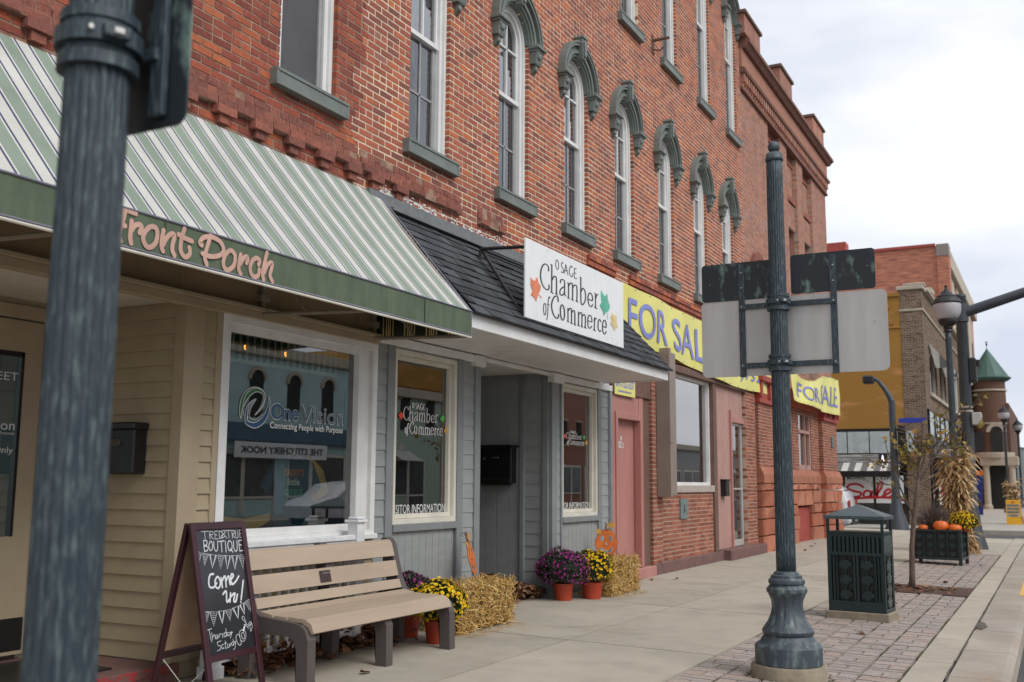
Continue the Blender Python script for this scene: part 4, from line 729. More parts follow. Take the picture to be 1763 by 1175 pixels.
for y in (-4,-1.4,1.2,3.6,6.35,7.9):
    s.box(.02,.055,y-.018,y+.018,2.72,4.1); s.tube([(.04,y,2.74),(1.04,y,2.70)],.018,6); s.tube([(.05,y,4.08),(1.03,y,2.93)],.015,6); s.tube([(.5,y,2.72),(.1,y,3.2)],.014,6)
    s.box(.0,.07,y-.045,y+.045,2.84,2.90)
s.tube([(1.035,AY0,2.71),(1.035,AY1,2.71)],.018,6); s.build('frame','bronze',aw)
s=MB(); pen(s,D['FP'],.031,lambda u,v,o:(ax+.006+o,u,v)); s.build('lettering','pinktext',aw)
# ---------------------------------------------------------------- wall mailbox of shop one
mbx=thing('wall_mailbox','dark wall mailbox on the tan clapboards behind the near post','mailbox',(-.48,PY-.1,1.65))
s=MB(); s.bev(-.66,-.32,PY-.14,PY-.012,1.45,1.78,.01); s.bev(-.68,-.30,PY-.17,PY-.012,1.775,1.83,.012); s.build('box','black',mbx)
s=MB(); s.lathe([(0,.055),(.006,.055)],(0,0),18); s.v=[(-.5+p[0],PY-.142-p[2],1.68+p[1]*.5) for p in s.v]; s.build('badge',mat('aged_badge',(.12,.1,.07),.5,metal=.6),mbx)
# ================================================================ SHOP FRONT TWO (grey chamber)
s=MB()
s.box(-.3,-.012,8.0,9.99,0,2.95); s.box(-.3,-.012,11.84,13.8,0,2.95)      # backing (cut below by window boxes)
SB=MB()
class _Split:   # every siding field its own part
    pass
def lapfield(*a,**k): q_=MB(); laps(q_,*a,**k); q_.build('clapboard_siding','grey',B)
# backing as four pieces round each window so the pane really opens
SB.box(-.14,-.01,8.0,8.32,0,2.9); SB.box(-.14,-.01,9.45,9.97,0,2.9); SB.box(-.14,-.01,8.32,9.45,2.66,2.9); SB.box(-.14,-.01,8.32,9.45,0,1.0)
SB.box(-.14,-.01,11.86,12.15,0,2.9); SB.box(-.14,-.01,13.3,13.8,0,2.9); SB.box(-.14,-.01,12.15,13.3,2.66,2.9); SB.box(-.14,-.01,12.15,13.3,0,.97)
lapfield(TF(0),8.0,8.17,0,2.72,.155,.016); lapfield(TF(0),9.60,9.86,0,2.72,.155,.012); lapfield(TF(0),11.97,12.1,0,2.72,.155,.012); lapfield(TF(0),13.43,13.72,0,2.72,.155,.012)
lapfield(lambda a,o,z:(a,11.84-o,z),-.36,-.1,0,2.76,.155,.012); SB.box(-2.3,-.02,11.842,11.9,0,2.8)
SB.build('backing_wall','grey',B)
for ar in ((TF(-.006),8.3,9.45,0,.93,.125),(TF(-.006),12.12,13.32,0,.9,.125),(lambda a,o,z:(a,11.842-o,z),-2.3,-.42,0,2.76,.17,.01,.008),(TF(-2.32),9.9,11.9,0,2.76,.17,.01,.008),(TF(-.006),8.3,9.55,2.70,2.85,.125),(TF(-.006),12.12,13.4,2.70,2.85,.125)):
    s=MB(); boards(s,*ar); s.build('board_panel','grey',B)
def T_(y0,y1,z0,z1,a=-.02,b=.03): q_=MB(); q_.bev(a,b,y0,y1,z0,z1,.004); q_.build('corner_board' if z1-z0>1 else 'ledge_board','grey_trim',B)
T_(8.17,8.29,0,2.72); T_(9.86,9.98,0,2.72); T_(9.48,9.6,0,2.72,-.05,.035); T_(11.83,11.97,0,2.72); T_(12.1,12.14,0,2.72); T_(13.31,13.43,0,2.72,-.05,.035); T_(13.72,13.8,0,2.72)
T_(8.29,9.48,.93,1.0,-.02,.045); T_(12.14,13.31,.9,.97,-.02,.045); T_(11.8,11.85,0,2.76,-.42,-.36); T_(11.80,11.85,0,2.76,-.1,-.02)
pass
s=MB(); s.bev(.03,.045,13.735,13.8,0,2.75,.003); s.build('metal_corner',mat('galvanised_strip',(.4,.45,.47),.35,metal=.6),B)
s=MB(); s.bev(-.04,.05,8.0,9.99,2.72,2.80,.003); s.bev(-.04,.07,9.8,10.02,2.68,2.80,.003); s.bev(-.04,.07,11.80,12.12,2.68,2.80,.003); s.bev(-.04,.05,12.1,13.83,2.72,2.80,.003); s.bev(-.02,.03,10.02,11.8,2.755,2.80,.003); s.build('capital_trim','white',B)
for (y0,y1,z0) in ((8.29,9.48,1.0),(12.14,13.31,.97)):
    f=MB(); frame_rect(f,-.09,.02,y0,y1,z0,2.70,.05); frame_rect(f,-.085,-.02,y0+.052,y1-.052,z0+.052,2.648,.045); Wn=f.build('shop_window','cream',B)
    g=MB(); g.quad((-.06,y0+.06,z0+.06),(-.06,y1-.06,z0+.06),(-.06,y1-.06,2.64),(-.06,y0+.06,2.64)); g.build('glass','g_shop',Wn)
    g=MB(); frame_rect(g,-.08,-.062,y0+.09,y1-.09,z0+.09,2.62,.02); g.build('gasket','black',Wn)
    cy,w_=(8.93,.82) if y0<9 else (12.72,.66)
    z0_=1.86 if y0<9 else 1.90; h_=.34 if y0<9 else .20
    s=MB(); pen(s,bbox_fit(D['CH'],D['CH'],cy-w_/2+.05,cy+w_/2-.03,z0_,z0_+h_),.012,lambda u,v,o:(-.055+o,u,v),thin=.005,lift=.0002); s.build('pane_lettering','decal',Wn)
    for lv,c,dx,dz in ((0,'leaf_red',-w_/2,.55),(1,'leaf_lime',w_/2-.04,.6),(2,'leaf_gold',w_/2+.04,.25)):
        s=MB(); pl=maple(cy+dx,z0_+h_*dz,.055 if y0<9 else .05,.2*lv); s.add([(-.05,a,b) for a,b in pl],[tuple(range(len(pl)))]); s.build('leaf_decal',c,Wn)
    text_mesh('pane_lettering','VISITOR INFORMATION',(lambda u,v,o,y1=y1,z0=z0:(-.055,y1-(1.1 if y1<10 else 1.17)+u,z0+.10+v)),1.0 if y1<10 else 1.06,.085,'decal',Wn)
# interiors
s=MB()
for y0,y1 in ((8.05,9.95),(11.93,13.78)):
    s.box(-3.4,-3.3,y0,y1,0,2.75); s.box(-3.4,-.15,y0-.02,y0,0,2.75); s.box(-3.4,-.15,y1,y1+.02,0,2.75); s.box(-3.4,-.15,y0,y1,2.7,2.75); s.box(-3.4,-.15,y0,y1,.3,.4)
s.build('interior',mat('chamber_interior',(.07,.065,.055),.9),B)
s=MB(); rd=random.Random(5)
for k in range(140):
    p=Vector((-.42+rd.gauss(0,.09),8.62+rd.gauss(0,.1),1.52+rd.gauss(0,.12))); q=rd.uniform(.012,.03); s.add([p+Vector((rd.gauss(0,q),rd.gauss(0,q),rd.gauss(0,q))) for _ in range(5)],[(0,1,2),(2,3,4),(0,3,1)])
s.build('display_flowers',mat('red_silk_flower',(.5,.05,.06),.7,(.5,.3,.1)),B)
s=MB(); s.lathe([(.9,.07),(1.3,.1),(1.32,.1)],(-.42,8.62),14); s.build('display_vase','cream',B); s=MB(); s.bev(-.8,-.2,8.1,9.9,.85,.9,.005); s.bev(-.8,-.2,12.0,13.7,.85,.9,.005); s.build('display_shelf','tan_trim',B)
# recess ceiling + canopy
s=MB(); s.box(-2.35,.0,8.0,13.8,2.80,2.83); s.build('recess_ceiling','white',B)
cn=thing('shingled_canopy','dark shingled canopy with white fascia over the grey shop front','canopy',(0,11,2.8)); Y0,Y1=8.02,13.42
s=MB(); s.bev(.0,1.0,Y0,Y1,2.815,2.83,.003); s.build('soffit','white',cn)
s=MB(); s.bev(1.0,1.025,Y0,Y1,2.80,2.93,.004); s.bev(.05,1.0,Y1-.002,Y1+.02,2.80,2.92,.004); s.build('fascia','white',cn)
s=MB(); s.prism([(0.0,2.93),(1.03,2.93),(1.03,2.945),(0.0,4.06)],Y0,Y1+.02,lambda p,q,w_:(p,w_,q)); s.build('roof_deck','grey_trim',cn)
s=MB(); rd=random.Random(8); A0=Vector((1.075,0,2.935)); A1=Vector((0.0,0,4.085)); dv=(A1-A0); Ls=dv.length; dv.normalize(); nv=Vector((-dv.z,0,dv.x)); nv=-nv if nv.z<0 else nv
row=0; q=0
while q<Ls:
    q2=min(q+.135,Ls); y=Y0-.02-rd.uniform(0,.2); last=y
    while y<Y1+.03:
        w_=rd.choice((.15,.2,.27,.33)); a,b=max(y,Y0-.01),min(y+w_,Y1+.035)
        if b-a>.02:
            th=rd.choice((.009,.009,.016)); base=A0+dv*(q-.012); top=A0+dv*min(q2+.03,Ls)
            pts=[]
            for P,h in ((base,th+.008),(top,.004)):
                for yy in (a+.002,b-.002): pts.append(P+nv*h+Vector((0,yy,0)))
            for P in (base,top):
                for yy in (a+.002,b-.002): pts.append(P+nv*.0+Vector((0,yy,0)))
            s.add(pts,[(0,1,3,2),(4,5,1,0),(4,0,2,6),(5,7,3,1)])
        y+=w_
    q=q2
s.build('shingles','shingle',cn)
s=MB(); s.bev(-.01,.05,Y0-.25,Y1+.03,4.06,4.17,.004); s.bev(.04,.15,Y0,Y1+.03,4.0,4.035,.002); s.build('flashing',mat('grey_flashing',(.19,.2,.2),.6,(.14,.15,.15),ns=8),cn)
s=MB(); rd=random.Random(12)
for k in range(260):
    y=8.0+rd.random()**1.3*2.6; z=4.175+abs(rd.gauss(0,.045)); q=rd.uniform(.006,.03); s.add([(.0045+rd.random()*.003,y+q*rd.uniform(.5,1.4)*math.cos(a_),z+q*.45*rd.uniform(.5,1.3)*math.sin(a_)) for a_ in (0,.9,2,3.1,4.2,5.2)],[tuple(range(6))])
s.build('peeling_paint','white',B)
# chamber sign on iron arms
cs=thing('hanging_sign','white Chamber of Commerce sign with three coloured leaves','sign',(1.0,10.5,3.4)); SX=1.0
s=MB(); s.bev(SX-.02,SX+.0,9.15,11.84,3.06,3.885,.003); s.build('board','sign_white',cs)
k_=next(i for i,q in enumerate(D['CH']) if len(q)==13 and i>15); SM=set(range(k_,k_+13))
s=MB(); pen(s,[q for i,q in enumerate(D['CH']) if i not in SM],.032,lambda u,v,o:(SX+.002+o,u,v),thin=.010,lift=.0003,cap=False); pen(s,[q for i,q in enumerate(D['CH']) if i in SM],.017,lambda u,v,o:(SX+.002+o,u,v),thin=.008,lift=.0003,cap=False); s.build('lettering','ink',cs)
for pl,c in zip(D['LV'],('leaf_or','leaf_gr','leaf_ye')):
    s=MB(); s.prism(pl,SX+.0005,SX+.006,lambda p,q,w_:(w_,p,q)); s.build('leaf_emblem',c,cs)
s=MB(); pen(s,[D['LS'][0]],.01,lambda u,v,o:(SX+.003+o,u,v)); s.build('leaf_stem','leaf_or',cs); s=MB(); pen(s,[D['LS'][1]],.01,lambda u,v,o:(SX+.003+o,u,v)); s.build('leaf_stem','leaf_gr',cs)
s=MB(); rd=random.Random(2)
for k in range(12): y,z=9.25+rd.random()*2.5,3.1+rd.choice((0,.7))+rd.random()*.06; s.ball((SX,y,z),.006,6,4)
s.build('screws','alu',cs)
s=MB()
for y in (9.2,11.75):
    s.tube([(.33,y+.22,3.885),(SX-.03,y,3.80)],.02,6); s.tube([(.33,y+.22,3.885),(SX-.05,y+.02,3.06)],.018,6); s.tube([(.33,y+.22,3.885),(.3,y+.22,3.74)],.018,6)
s.tube([(.33,9.42,3.885),(.33,11.97,3.885)],.017,6); s.tube([(SX-.04,9.2,3.80),(SX-.04,11.75,3.80)],.018,6); s.build('brackets','iron',cs)
# recess mailbox
mbx=thing('wall_mailbox','black locking mailbox on the grey boards inside the recessed entrance','mailbox',(-.7,11.75,1.6))
s=MB(); s.bev(-.93,-.48,11.68,11.83,1.40,1.86,.008); s.bev(-.97,-.44,11.63,11.83,1.855,1.885,.006); s.tube([(-.9,11.7,1.42),(-.5,11.7,1.42)],.05,12); s.build('box','black',mbx)
s=MB(); s.bev(-.75,-.66,11.672,11.682,1.715,1.735,.001); s.ball((-.87,11.68,1.71),.014,8,6); s.build('lock_plate','chrome',mbx)
# ================================================================ PINK DOOR BAY
s=MB(); s.bev(-.2,.03,13.81,14.0,.0,2.72,.004); s.bev(-.2,.03,14.93,15.1,.16,2.72,.004); s.bev(-.2,.02,14.0,14.93,2.42,2.72,.004); s.bev(-.05,.055,13.93,14.006,.163,2.45,.004); s.bev(-.05,.055,14.922,14.99,.163,2.45,.004); s.bev(-.05,.053,14.006,14.922,2.352,2.448,.004); s.build('door_surround','pink',B)
s=MB(); s.bev(-.12,-.07,14.0,14.93,.16,2.36,.004); PD=s.build('door','pink',B,label='flat pink painted door')
s=MB(); s.tube([(-.07,14.07,1.05),(0,14.07,1.05)],.012,8); s.ball((.0,14.07,1.05),.032,10,8); s.tube([(-.07,14.07,1.2),(-.05,14.07,1.2)],.028,12); s.build('handle','chrome',PD)
text_mesh('house_number','102',lambda u,v,o:(-.066,14.27+u,1.93+v),.17,.10,'decal',PD,bold=.03); text_mesh('house_number','2',lambda u,v,o:(-.066,14.47+u,1.93+v),.05,.08,'decal',PD,bold=.03)
s=MB(); s.quad((-.065,14.38,2.06),(-.065,14.43,2.03),(-.065,14.44,2.09),(-.065,14.41,2.12)); s.build('worn_paint_chip','decal',PD)
s=MB(); s.bev(-.1,.05,13.8,15.4,2.72,3.4,.005); s.bev(-.1,.015,15.1,15.4,0,2.8,.004); s.build('fascia_panel','brown',B)
s=MB(); s.bev(-.2,.10,13.81,15.45,-.02,.155,.01); s.build('door_step','pink',B)
s=MB(); s.bev(-.06,.075,15.45,19.2,-.03,.17,.01); s.bev(-.2,.22,19.2,21.9,-.03,.19,.012); s.build('plinth','red_dark',B)
for ar,nm in (((.06,15.42,15.86,.16,3.34),'brick_pier'),((.02,15.86,18.75,.17,1.26),'brick_panel'),((.07,20.95,21.75,.19,3.34),'brick_pier')):
    br,mr=MB(),MB(); brickwork(br,mr,*ar,rs=int(ar[1])); p_=br.build(nm,'brick_low',B); mr.build('mortar','mortar_low',p_)
s=MB(); s.bev(-.1,.06,16.4,18.8,1.26,1.38,.008); s.build('window_sill','sill_stone',B)
f=MB(); frame_rect(f,-.12,-.02,16.45,18.75,1.38,3.28,.055); W_=f.build('shop_window','white',B)
g=MB(); g.quad((-.08,16.5,1.43),(-.08,18.7,1.43),(-.08,18.7,3.23),(-.08,16.5,3.23)); g.build('glass',glass('mirror_pane',(.3,.38,.38),.35,1.2),W_)
s=MB(); s.box(-2.6,-2.5,15.9,18.8,0,3.4); s.box(-2.6,-.14,15.86,15.9,0,3.4); s.box(-2.6,-.14,18.8,18.85,0,3.4); s.box(-2.6,-.14,15.9,18.8,.8,.9); s.build('interior',mat('vacant_interior',(.2,.21,.2),.9),B)
s=MB(); s.bev(-.15,.06,18.75,18.95,.17,3.34,.005); s.bev(-.1,.09,15.86,21.0,3.28,3.40,.006); s.build('brown_trim','brown',B)
# diagonal board panel and glazed door
s=MB(); s.box(-.06,.0,18.95,20.0,.19,3.3); s.box(-.06,.0,20.0,20.95,2.7,3.3)
for k in range(26):
    a=18.95+k*.14-1.6
    lo=[(a,.2),(a+.13,.2),(a+.13+1.5,3.28),(a+1.5,3.28)]
    # clip to panel in y
    def clip(poly,lim,sgn,ax_):
        o=[]
        for i in range(len(poly)):
            p,q=poly[i],poly[(i+1)%len(poly)]; ip=sgn*(p[ax_]-lim)<=0; iq=sgn*(q[ax_]-lim)<=0
            if ip: o.append(p)
            if ip!=iq: t=(lim-p[ax_])/(q[ax_]-p[ax_]); o.append((p[0]+(q[0]-p[0])*t,p[1]+(q[1]-p[1])*t))
        return o
    c_=clip(clip(lo,18.96,-1,0),19.98,1,0)
    if len(c_)>2: s.prism(c_,0,.008,lambda p,q,w_:(w_,p,q))
    c_=clip(clip(clip(lo,20.0,-1,0),20.94,1,0),2.72,-1,1)
    if len(c_)>2: s.prism(c_,0,.008,lambda p,q,w_:(w_,p,q))
s.build('diagonal_panel','pink_pale',B)
s=MB(); s.bev(-.06,.05,19.96,20.03,.19,2.85,.004); s.bev(-.06,.05,20.03,20.95,2.62,2.72,.004); s.build('door_casing','pink',B)
f=MB(); frame_rect(f,-.06,-.01,20.04,20.93,.2,2.62,.05,wb=.12); f.bev(-.06,-.015,20.09,20.88,1.3,1.33,.002); GD=f.build('glass_door','alu',B)
g=MB(); g.quad((-.04,20.08,.3),(-.04,20.9,.3),(-.04,20.9,2.58),(-.04,20.08,2.58)); g.build('glass','g_dark',GD)
s=MB(); s.box(-1.6,-1.5,19.9,21,.2,3.3); s.build('interior_screen','blindw',B)
mbx=thing('wall_mailbox','small black mailbox on the pale pink panel beside the glass door','mailbox',(.05,19.4,1.35)); s=MB(); s.bev(.008,.12,19.28,19.52,1.18,1.48,.01); s.bev(.008,.14,19.26,19.54,1.47,1.5,.005); s.build('box','black',mbx)
bl=thing('sheet_metal_cover','tan sheet metal box projecting from the brick pier under the yellow banner','cover',(.1,15.9,2.4)); s=MB(); s.bev(.065,.30,15.6,15.68,1.2,3.56,.006); s.bev(.065,.28,15.68,15.95,1.22,3.5,.01); s.ball((.305,15.64,2.05),.018,8,6); s.build('panel','metal_tan',bl)
eb=thing('meter_plate','small grey green metal plate on the brick under the vacant window','plate',(.03,17.0,1.0)); s=MB(); s.bev(.02,.045,16.82,17.22,.82,1.16,.004); s.bev(.045,.075,16.98,17.06,.95,1.03,.005); s.bev(.045,.055,16.9,17.14,1.05,1.1,.002); s.build('plate',mat('weathered_plate',(.2,.25,.24),.6,(.13,.16,.15),ns=30),eb)
ys_=thing('phone_number_sign','small yellow phone number sign above the pink door','sign',(.06,14.2,2.8)); s=MB(); s.bev(.055,.065,13.86,14.68,2.69,3.1,.002); s.build('board','banner',ys_)
text_mesh('lettering','641-732-3337',lambda u,v,o:(.067,13.9+u,2.80+v),.74,.13,'banner_ink',ys_,bold=.03)
s=MB(); rd=random.Random(3); u=13.98
while u<14.52: c_=rd.uniform(.015,.03); s.quad((.067,u,2.735),(.067,u+c_*.7,2.735),(.067,u+c_*.7,2.76),(.067,u,2.76)); u+=c_
s.build('small_lettering','banner_ink',ys_)
# ================================================================ CORNER BUILDING
CY0,CY1=21.42,30.9
wins=[(23.9,25.05),(25.85,26.98),(27.72,28.9)]
bc,mc=MB(),MB()
brickwork(bc,mc,0,CY0,CY1,3.7,10.15,[rect_op(a,b,4.2,10.22) for a,b in wins]+[arch_op(22.45,.9,4.4,5.9)],rs=31,head=5)
# bare brick faces round the corner and recess panels
def face(mb,mm,X,y0,y1,z0,z1,rs): brickwork(mb,mm,X,y0,y1,z0,z1,(),rs=rs,depth=.06)
for i,(a,b) in enumerate(wins):
    face(bc,mc,-.13,a,b,8.85,9.72,40+i); face(bc,mc,-.08,a,b,8.0,8.66,50+i)
bc.build('wall','brick_c',C); mc.build('mortar','mortar_low',C)
s=MB()
for a,b in wins: s.box(-.5,-.12,a-.03,a-.0,4.2,10.2); s.box(-.5,-.12,b,b+.03,4.2,10.2); s.box(-.5,-.12,a,b,10.2,10.25); s.box(-.45,-.37,a,b,4.2,10.2)
s.build('recess_lining','brick_c',C)
s=MB()
for a,b in wins:
    s.bev(-.36,-.04,a,b,8.68,8.82,.006); s.bev(-.36,-.1,a,b,9.72,9.8,.006)
    for k in range(7):
        y=a+.04+k*(b-a-.08)/7; s.box(-.36,-.1,y,y+.06,9.8,10.0)
    s.box(-.36,-.12,a,b,10.0,10.06)
    for k in range(6):
        y=a+.1+k*(b-a-.1)/6; s.box(-.36,-.1,y,y+.06,10.06,10.18)
s.build('recess_band','brick_dark',C)
for a,b in wins+[(22.1,22.8)]:
    zt=8.0 if a>23 else 5.9; X=-.26 if a>23 else -.1
    f=MB(); frame_rect(f,X-.1,X+.02,a+.02,b-.02,4.3,zt,.07); f.bev(X-.08,X,a+.09,b-.09,6.0 if a>23 else 5.1,6.07 if a>23 else 5.17,.003); W_=f.build('window','white',C)
    g=MB(); g.quad((X-.05,a+.08,4.35),(X-.05,b-.08,4.35),(X-.05,b-.08,zt-.05),(X-.05,a+.08,zt-.05)); g.build('glass','g_up',W_)
s=MB(); ring(s,22.45,5.9,.45,.62,-.05,.09,10); s.build('window_arch','brick_dark',C)
s=MB()
T=lambda p,q,w_:(p,w_,q)
# moulded cornice, frieze, dentils; corners returned round the far end
s.prism([(-.2,11.02),(.25,11.02),(.25,11.1),(.20,11.16),(-.2,11.16)],CY0,CY1+.2,T); s.prism([(-.2,10.92),(.14,10.92),(.22,11.02),(-.2,11.02)],CY0,CY1+.17,T)
s.prism([(-.2,10.36),(.13,10.36),(.15,10.42),(.11,10.48),(-.2,10.48)],CY0,CY1+.1,T); s.prism([(-.2,9.98),(.07,9.98),(.07,10.04),(-.2,10.04)],CY0,CY1+.06,T)
s.build('cornice',mat('moulded_brick',(.22,.105,.075),.85,(.17,.08,.06)),C)
s=MB(); s.bev(-.2,.07,CY0,CY1+.06,10.48,10.92,.01); s.build('frieze',mat('frieze_brick',(.4,.19,.13),.9,(.33,.15,.1),ns=8),C)
s=MB(); y=CY0+.06
while y<CY1:
    s.box(-.1,.1,y,y+.1,10.16,10.36); s.box(-.1,.065,y+.02,y+.08,10.06,10.16); y+=.19
s.box(-.1,.02,CY0,CY1,10.04,10.36); s.build('dentils','brick_c',C)
s=MB()
for a,b in ((21.2,22.55),(24.5,25.8),(28.4,29.9)):
    s=MB(); s.box(-.35,.2,a,b,11.16,11.60); p_=s.build('parapet_block','brick_c',C); s=MB(); s.bev(-.4,.25,a-.05,b+.05,11.60,11.68,.01); s.build('block_cap','brown',p_)
s=MB()
s.box(-12,-.3,CY0,CY1,10.6,10.8); s.build('coping',mat('mossy_coping',(.15,.11,.07),.9,(.1,.08,.045)),C)
s=MB(); s.box(-12,-.46,CY0+.02,CY1-.05,.0,10.6); s.box(-.5,-.13,CY1-.08,CY1,3.6,10.6); s.build('back_wall','brick_c',C)
# sandstone ground floor
def rough_block(mb,X0,X1,y0,y1,z0,z1,rd,T=None,b=.016):
    n,m_=4,3; g=[[ (X1-b*.8 if i in(0,n) or j in(0,m_) else X1+rd.uniform(-.01,.07)) for j in range(m_+1)] for i in range(n+1)]
    ys=[y0,y0+b]+[y0+b+(y1-y0-2*b)*k/(n-2) for k in range(1,n-2)]+[y1-b,y1]; zs_=[z0,z0+b,z1-b,z1]
    T=T or (lambda x,y,z:(x,y,z)); vs=[T(g[i][j],ys[i],zs_[j]) for i in range(n+1) for j in range(m_+1)]
    vs+=[T(X0,y0,z0),T(X0,y1,z0),T(X0,y1,z1),T(X0,y0,z1)]; k=(n+1)*(m_+1); I=lambda i,j:i*(m_+1)+j
    fs=[(I(i,j),I(i+1,j),I(i+1,j+1),I(i,j+1)) for i in range(n) for j in range(m_)]
    fs+=[tuple([k]+[I(i,0) for i in range(n+1)]+[k+1])[::-1],tuple([k+3]+[I(i,m_) for i in range(n+1)]+[k+2]),tuple([k]+[I(0,j) for j in range(m_+1)]+[k+3]),tuple([k+1]+[I(n,j) for j in range(m_+1)]+[k+2])[::-1]]
    mb.add(vs,fs)
s=MB(); rd=random.Random(77)
def courses(y0,y1,X,zs_,rd,stag=0):
    for i,(a,b) in enumerate(zip(zs_,zs_[1:])):
        y=y0
        while y<y1-.01:
            w_=rd.uniform(.5,1.05) if y1-y0>1.2 else (y1-y0)*rd.choice((1,.55)); e=min(y+w_,y1)
            if y1-e<.25: e=y1
            rough_block(s,X-.3,X,y+.006,e-.006,a+.009,b-.009,rd); y=e
ZS_=[-.03,.33,.68,.93,1.27,1.44]
courses(21.86,24.2,.16,ZS_,rd); courses(24.2,25.75,.02,ZS_,rd); courses(27.5,28.6,.02,ZS_,rd); courses(25.75,27.5,.02,[.88,1.27,1.44],rd); courses(28.6,30.75,.16,ZS_,rd)
# far return face of the corner pier
for a,b in zip(ZS_,ZS_[1:]): rough_block(s,-.3,.16,-30.9,-30.75,a+.006,b-.006,rd)if False else None
s.build('sandstone_base',ramp_mat('sandstone_blocks',[(0,(.36,.11,.06)),(.5,(.46,.17,.1)),(1,(.52,.22,.14))],grime=.5,gcol=(.3,.14,.1),gscale=3,mott=.4,bump=1,bs=30),C)
s=MB()
for y0,y1,X in ((21.84,24.22,.17),(24.22,28.58,.03),(28.58,30.9,.17)): s.prism([(-.3,1.44),(X+.03,1.44),(X+.03,1.62),(X-.05,1.78),(-.3,1.78)],y0,y1,T)
s.build('belt_course','stone_flat',C)
for ar,op_ in (((.1,21.9,24.1,1.78,3.2),()),((0,24.1,28.7,1.78,3.3),[rect_op(24.3,25.6,1.7,3.2),rect_op(26.2,27.7,1.7,3.2)]),((.1,28.75,30.75,1.78,3.2),())):
    bl_,ml=MB(),MB(); brickwork(bl_,ml,*ar,op_,rs=int(ar[1])); p_=bl_.build('brick_pier','brick_low',C); ml.build('mortar','mortar_low',p_)
s=MB()
for y0,y1 in ((21.86,24.15),(28.7,30.8)):
    s.bev(-.1,.16,y0,y1,3.14,3.24,.01); s.bev(-.1,.14,y0,y1,3.24,3.6,.01); s.bev(-.1,.25,y0-.05,y1+.05,3.6,3.72,.01)
    k=3; w_=(y1-y0)/k
    for i in range(k+1): yy=min(y0+i*w_,y1-.14); s.bev(.12,.2,yy,yy+.14,3.26,3.6,.006)
s.bev(-.1,.1,24.1,28.75,3.3,3.72,.01); s.build('capital','red_paint',C)
for a,b in ((24.3,25.6),(26.2,27.7)):
    f=MB(); frame_rect(f,-.12,-.02,a,b,1.78,3.3,.12); f.bev(-.1,-.0,a+.12,b-.12,2.7,2.78,.004); f.bev(-.1,-.02,(a+b)/2+.1,(a+b)/2+.18,1.8,3.2,.004); W_=f.build('window','pink_pale',C)
    g=MB(); g.quad((-.08,a+.1,1.9),(-.08,b-.1,1.9),(-.08,b-.1,3.2),(-.08,a+.1,3.2)); g.build('glass','g_dark',W_)
    g=MB()
    for k in range(12): g.box(-.2,-.17,a+.1,b-.1,1.9+k*.1,1.93+k*.1)
    g.build('blinds','cream',W_)
s=MB(); s.bev(-.2,-.05,25.8,27.45,-.02,.85,.01); s.build('basement_hatch','red_paint',C)
s=MB(); s.bev(.1,.13,29.9,30.2,2.45,2.75,.005); s.build('wall_plaque',mat('plaque_green',(.12,.17,.14),.5),C)
# ---------------------------------------------------------------- banners
def banner(name,label,y0,y1,ztop,zbot,rs,amp=.02,fold=None,bx=.13):
    root=thing(name,label,'banner',(0.1,(y0+y1)/2,(ztop(0)+zbot(0))/2)); rd=random.Random(rs); ph=[rd.uniform(0,6) for _ in range(6)]
    def surf(u,v,o=0):   # u 0..1 along, v 0..1 up
        y=y0+(y1-y0)*u; z=zbot(u)+(ztop(u)-zbot(u))*v
        x=bx+amp*(math.sin(u*(y1-y0)*2.1+ph[0]+v*1.5)+.6*math.sin(u*(y1-y0)*4.3+ph[1]-v*3)+.5*math.sin(v*7+ph[2]+u*3)*(1-v))+o
        if fold: x+=fold(u,v)
        return (x,y,z)
    n,m_=90,10; s=MB(); vs=[surf(i/n,j/m_) for i in range(n+1) for j in range(m_+1)]
    s.add(vs,[(i*(m_+1)+j,(i+1)*(m_+1)+j,(i+1)*(m_+1)+j+1,i*(m_+1)+j+1) for i in range(n) for j in range(m_)]); s.build('cloth','banner',root,smooth='all')
    s=MB()
    for i in range(0,19):
        for v in (.03,.97): p=surf(i/18,v,.004); s.ball(p,.014,6,4)
    s.build('grommets','chrome',root)
    s=MB()
    for i in range(0,19,1): p=surf(i/18,.0,0); s.tube([(p[0],p[1],p[2]+.02),(p[0]-.1,p[1]+.03,p[2]-.06)],.004,4)
    s.build('ties','iron',root)
    return root,surf
def banner_text(root,surf,y0,y1,body,ya,yb,va,vb,bold=.02):
    T=lambda u,v,o:surf((ya+u-y0)/(y1-y0),va+(vb-va)*v,.014)
    # subdivide text faces along the cloth by triangulating a dense mesh
    cu=bpy.data.curves.new('t','FONT'); cu.body=body; cu.size=1; cu.offset=bold; cu.resolution_u=4
    o=bpy.data.objects.new('t',cu); col.objects.link(o); dg=bpy.context.evaluated_depsgraph_get(); dg.update(); me=bpy.data.meshes.new_from_object(o.evaluated_get(dg)); bpy.data.objects.remove(o)
    bm=bmesh.new(); bm.from_mesh(me)
    for _ in range(3): bmesh.ops.subdivide_edges(bm,edges=[e for e in bm.edges if e.calc_length()>.15],cuts=1); bmesh.ops.triangulate(bm,faces=bm.faces[:])
    xs=[v.co.x for v in bm.verts]; ys=[v.co.y for v in bm.verts]; x0,x1,q0,q1=min(xs),max(xs),min(ys),max(ys); bm.verts.index_update()
    s=MB(); s.add([T((v.co.x-x0)/(x1-x0)*(yb-ya),(v.co.y-q0)/(q1-q0),0) for v in bm.verts],[tuple(v.index for v in f.verts) for f in bm.faces]); bm.free(); s.build('lettering','banner_ink',root)
r1,s1=banner('sale_banner','long yellow FOR SALE banner with blue letters starting beside the canopy',14.0,24.3,lambda u:4.36-.1*u,lambda u:3.50-.17*min(1,u*1.5)+.03*math.sin(u*9),5)
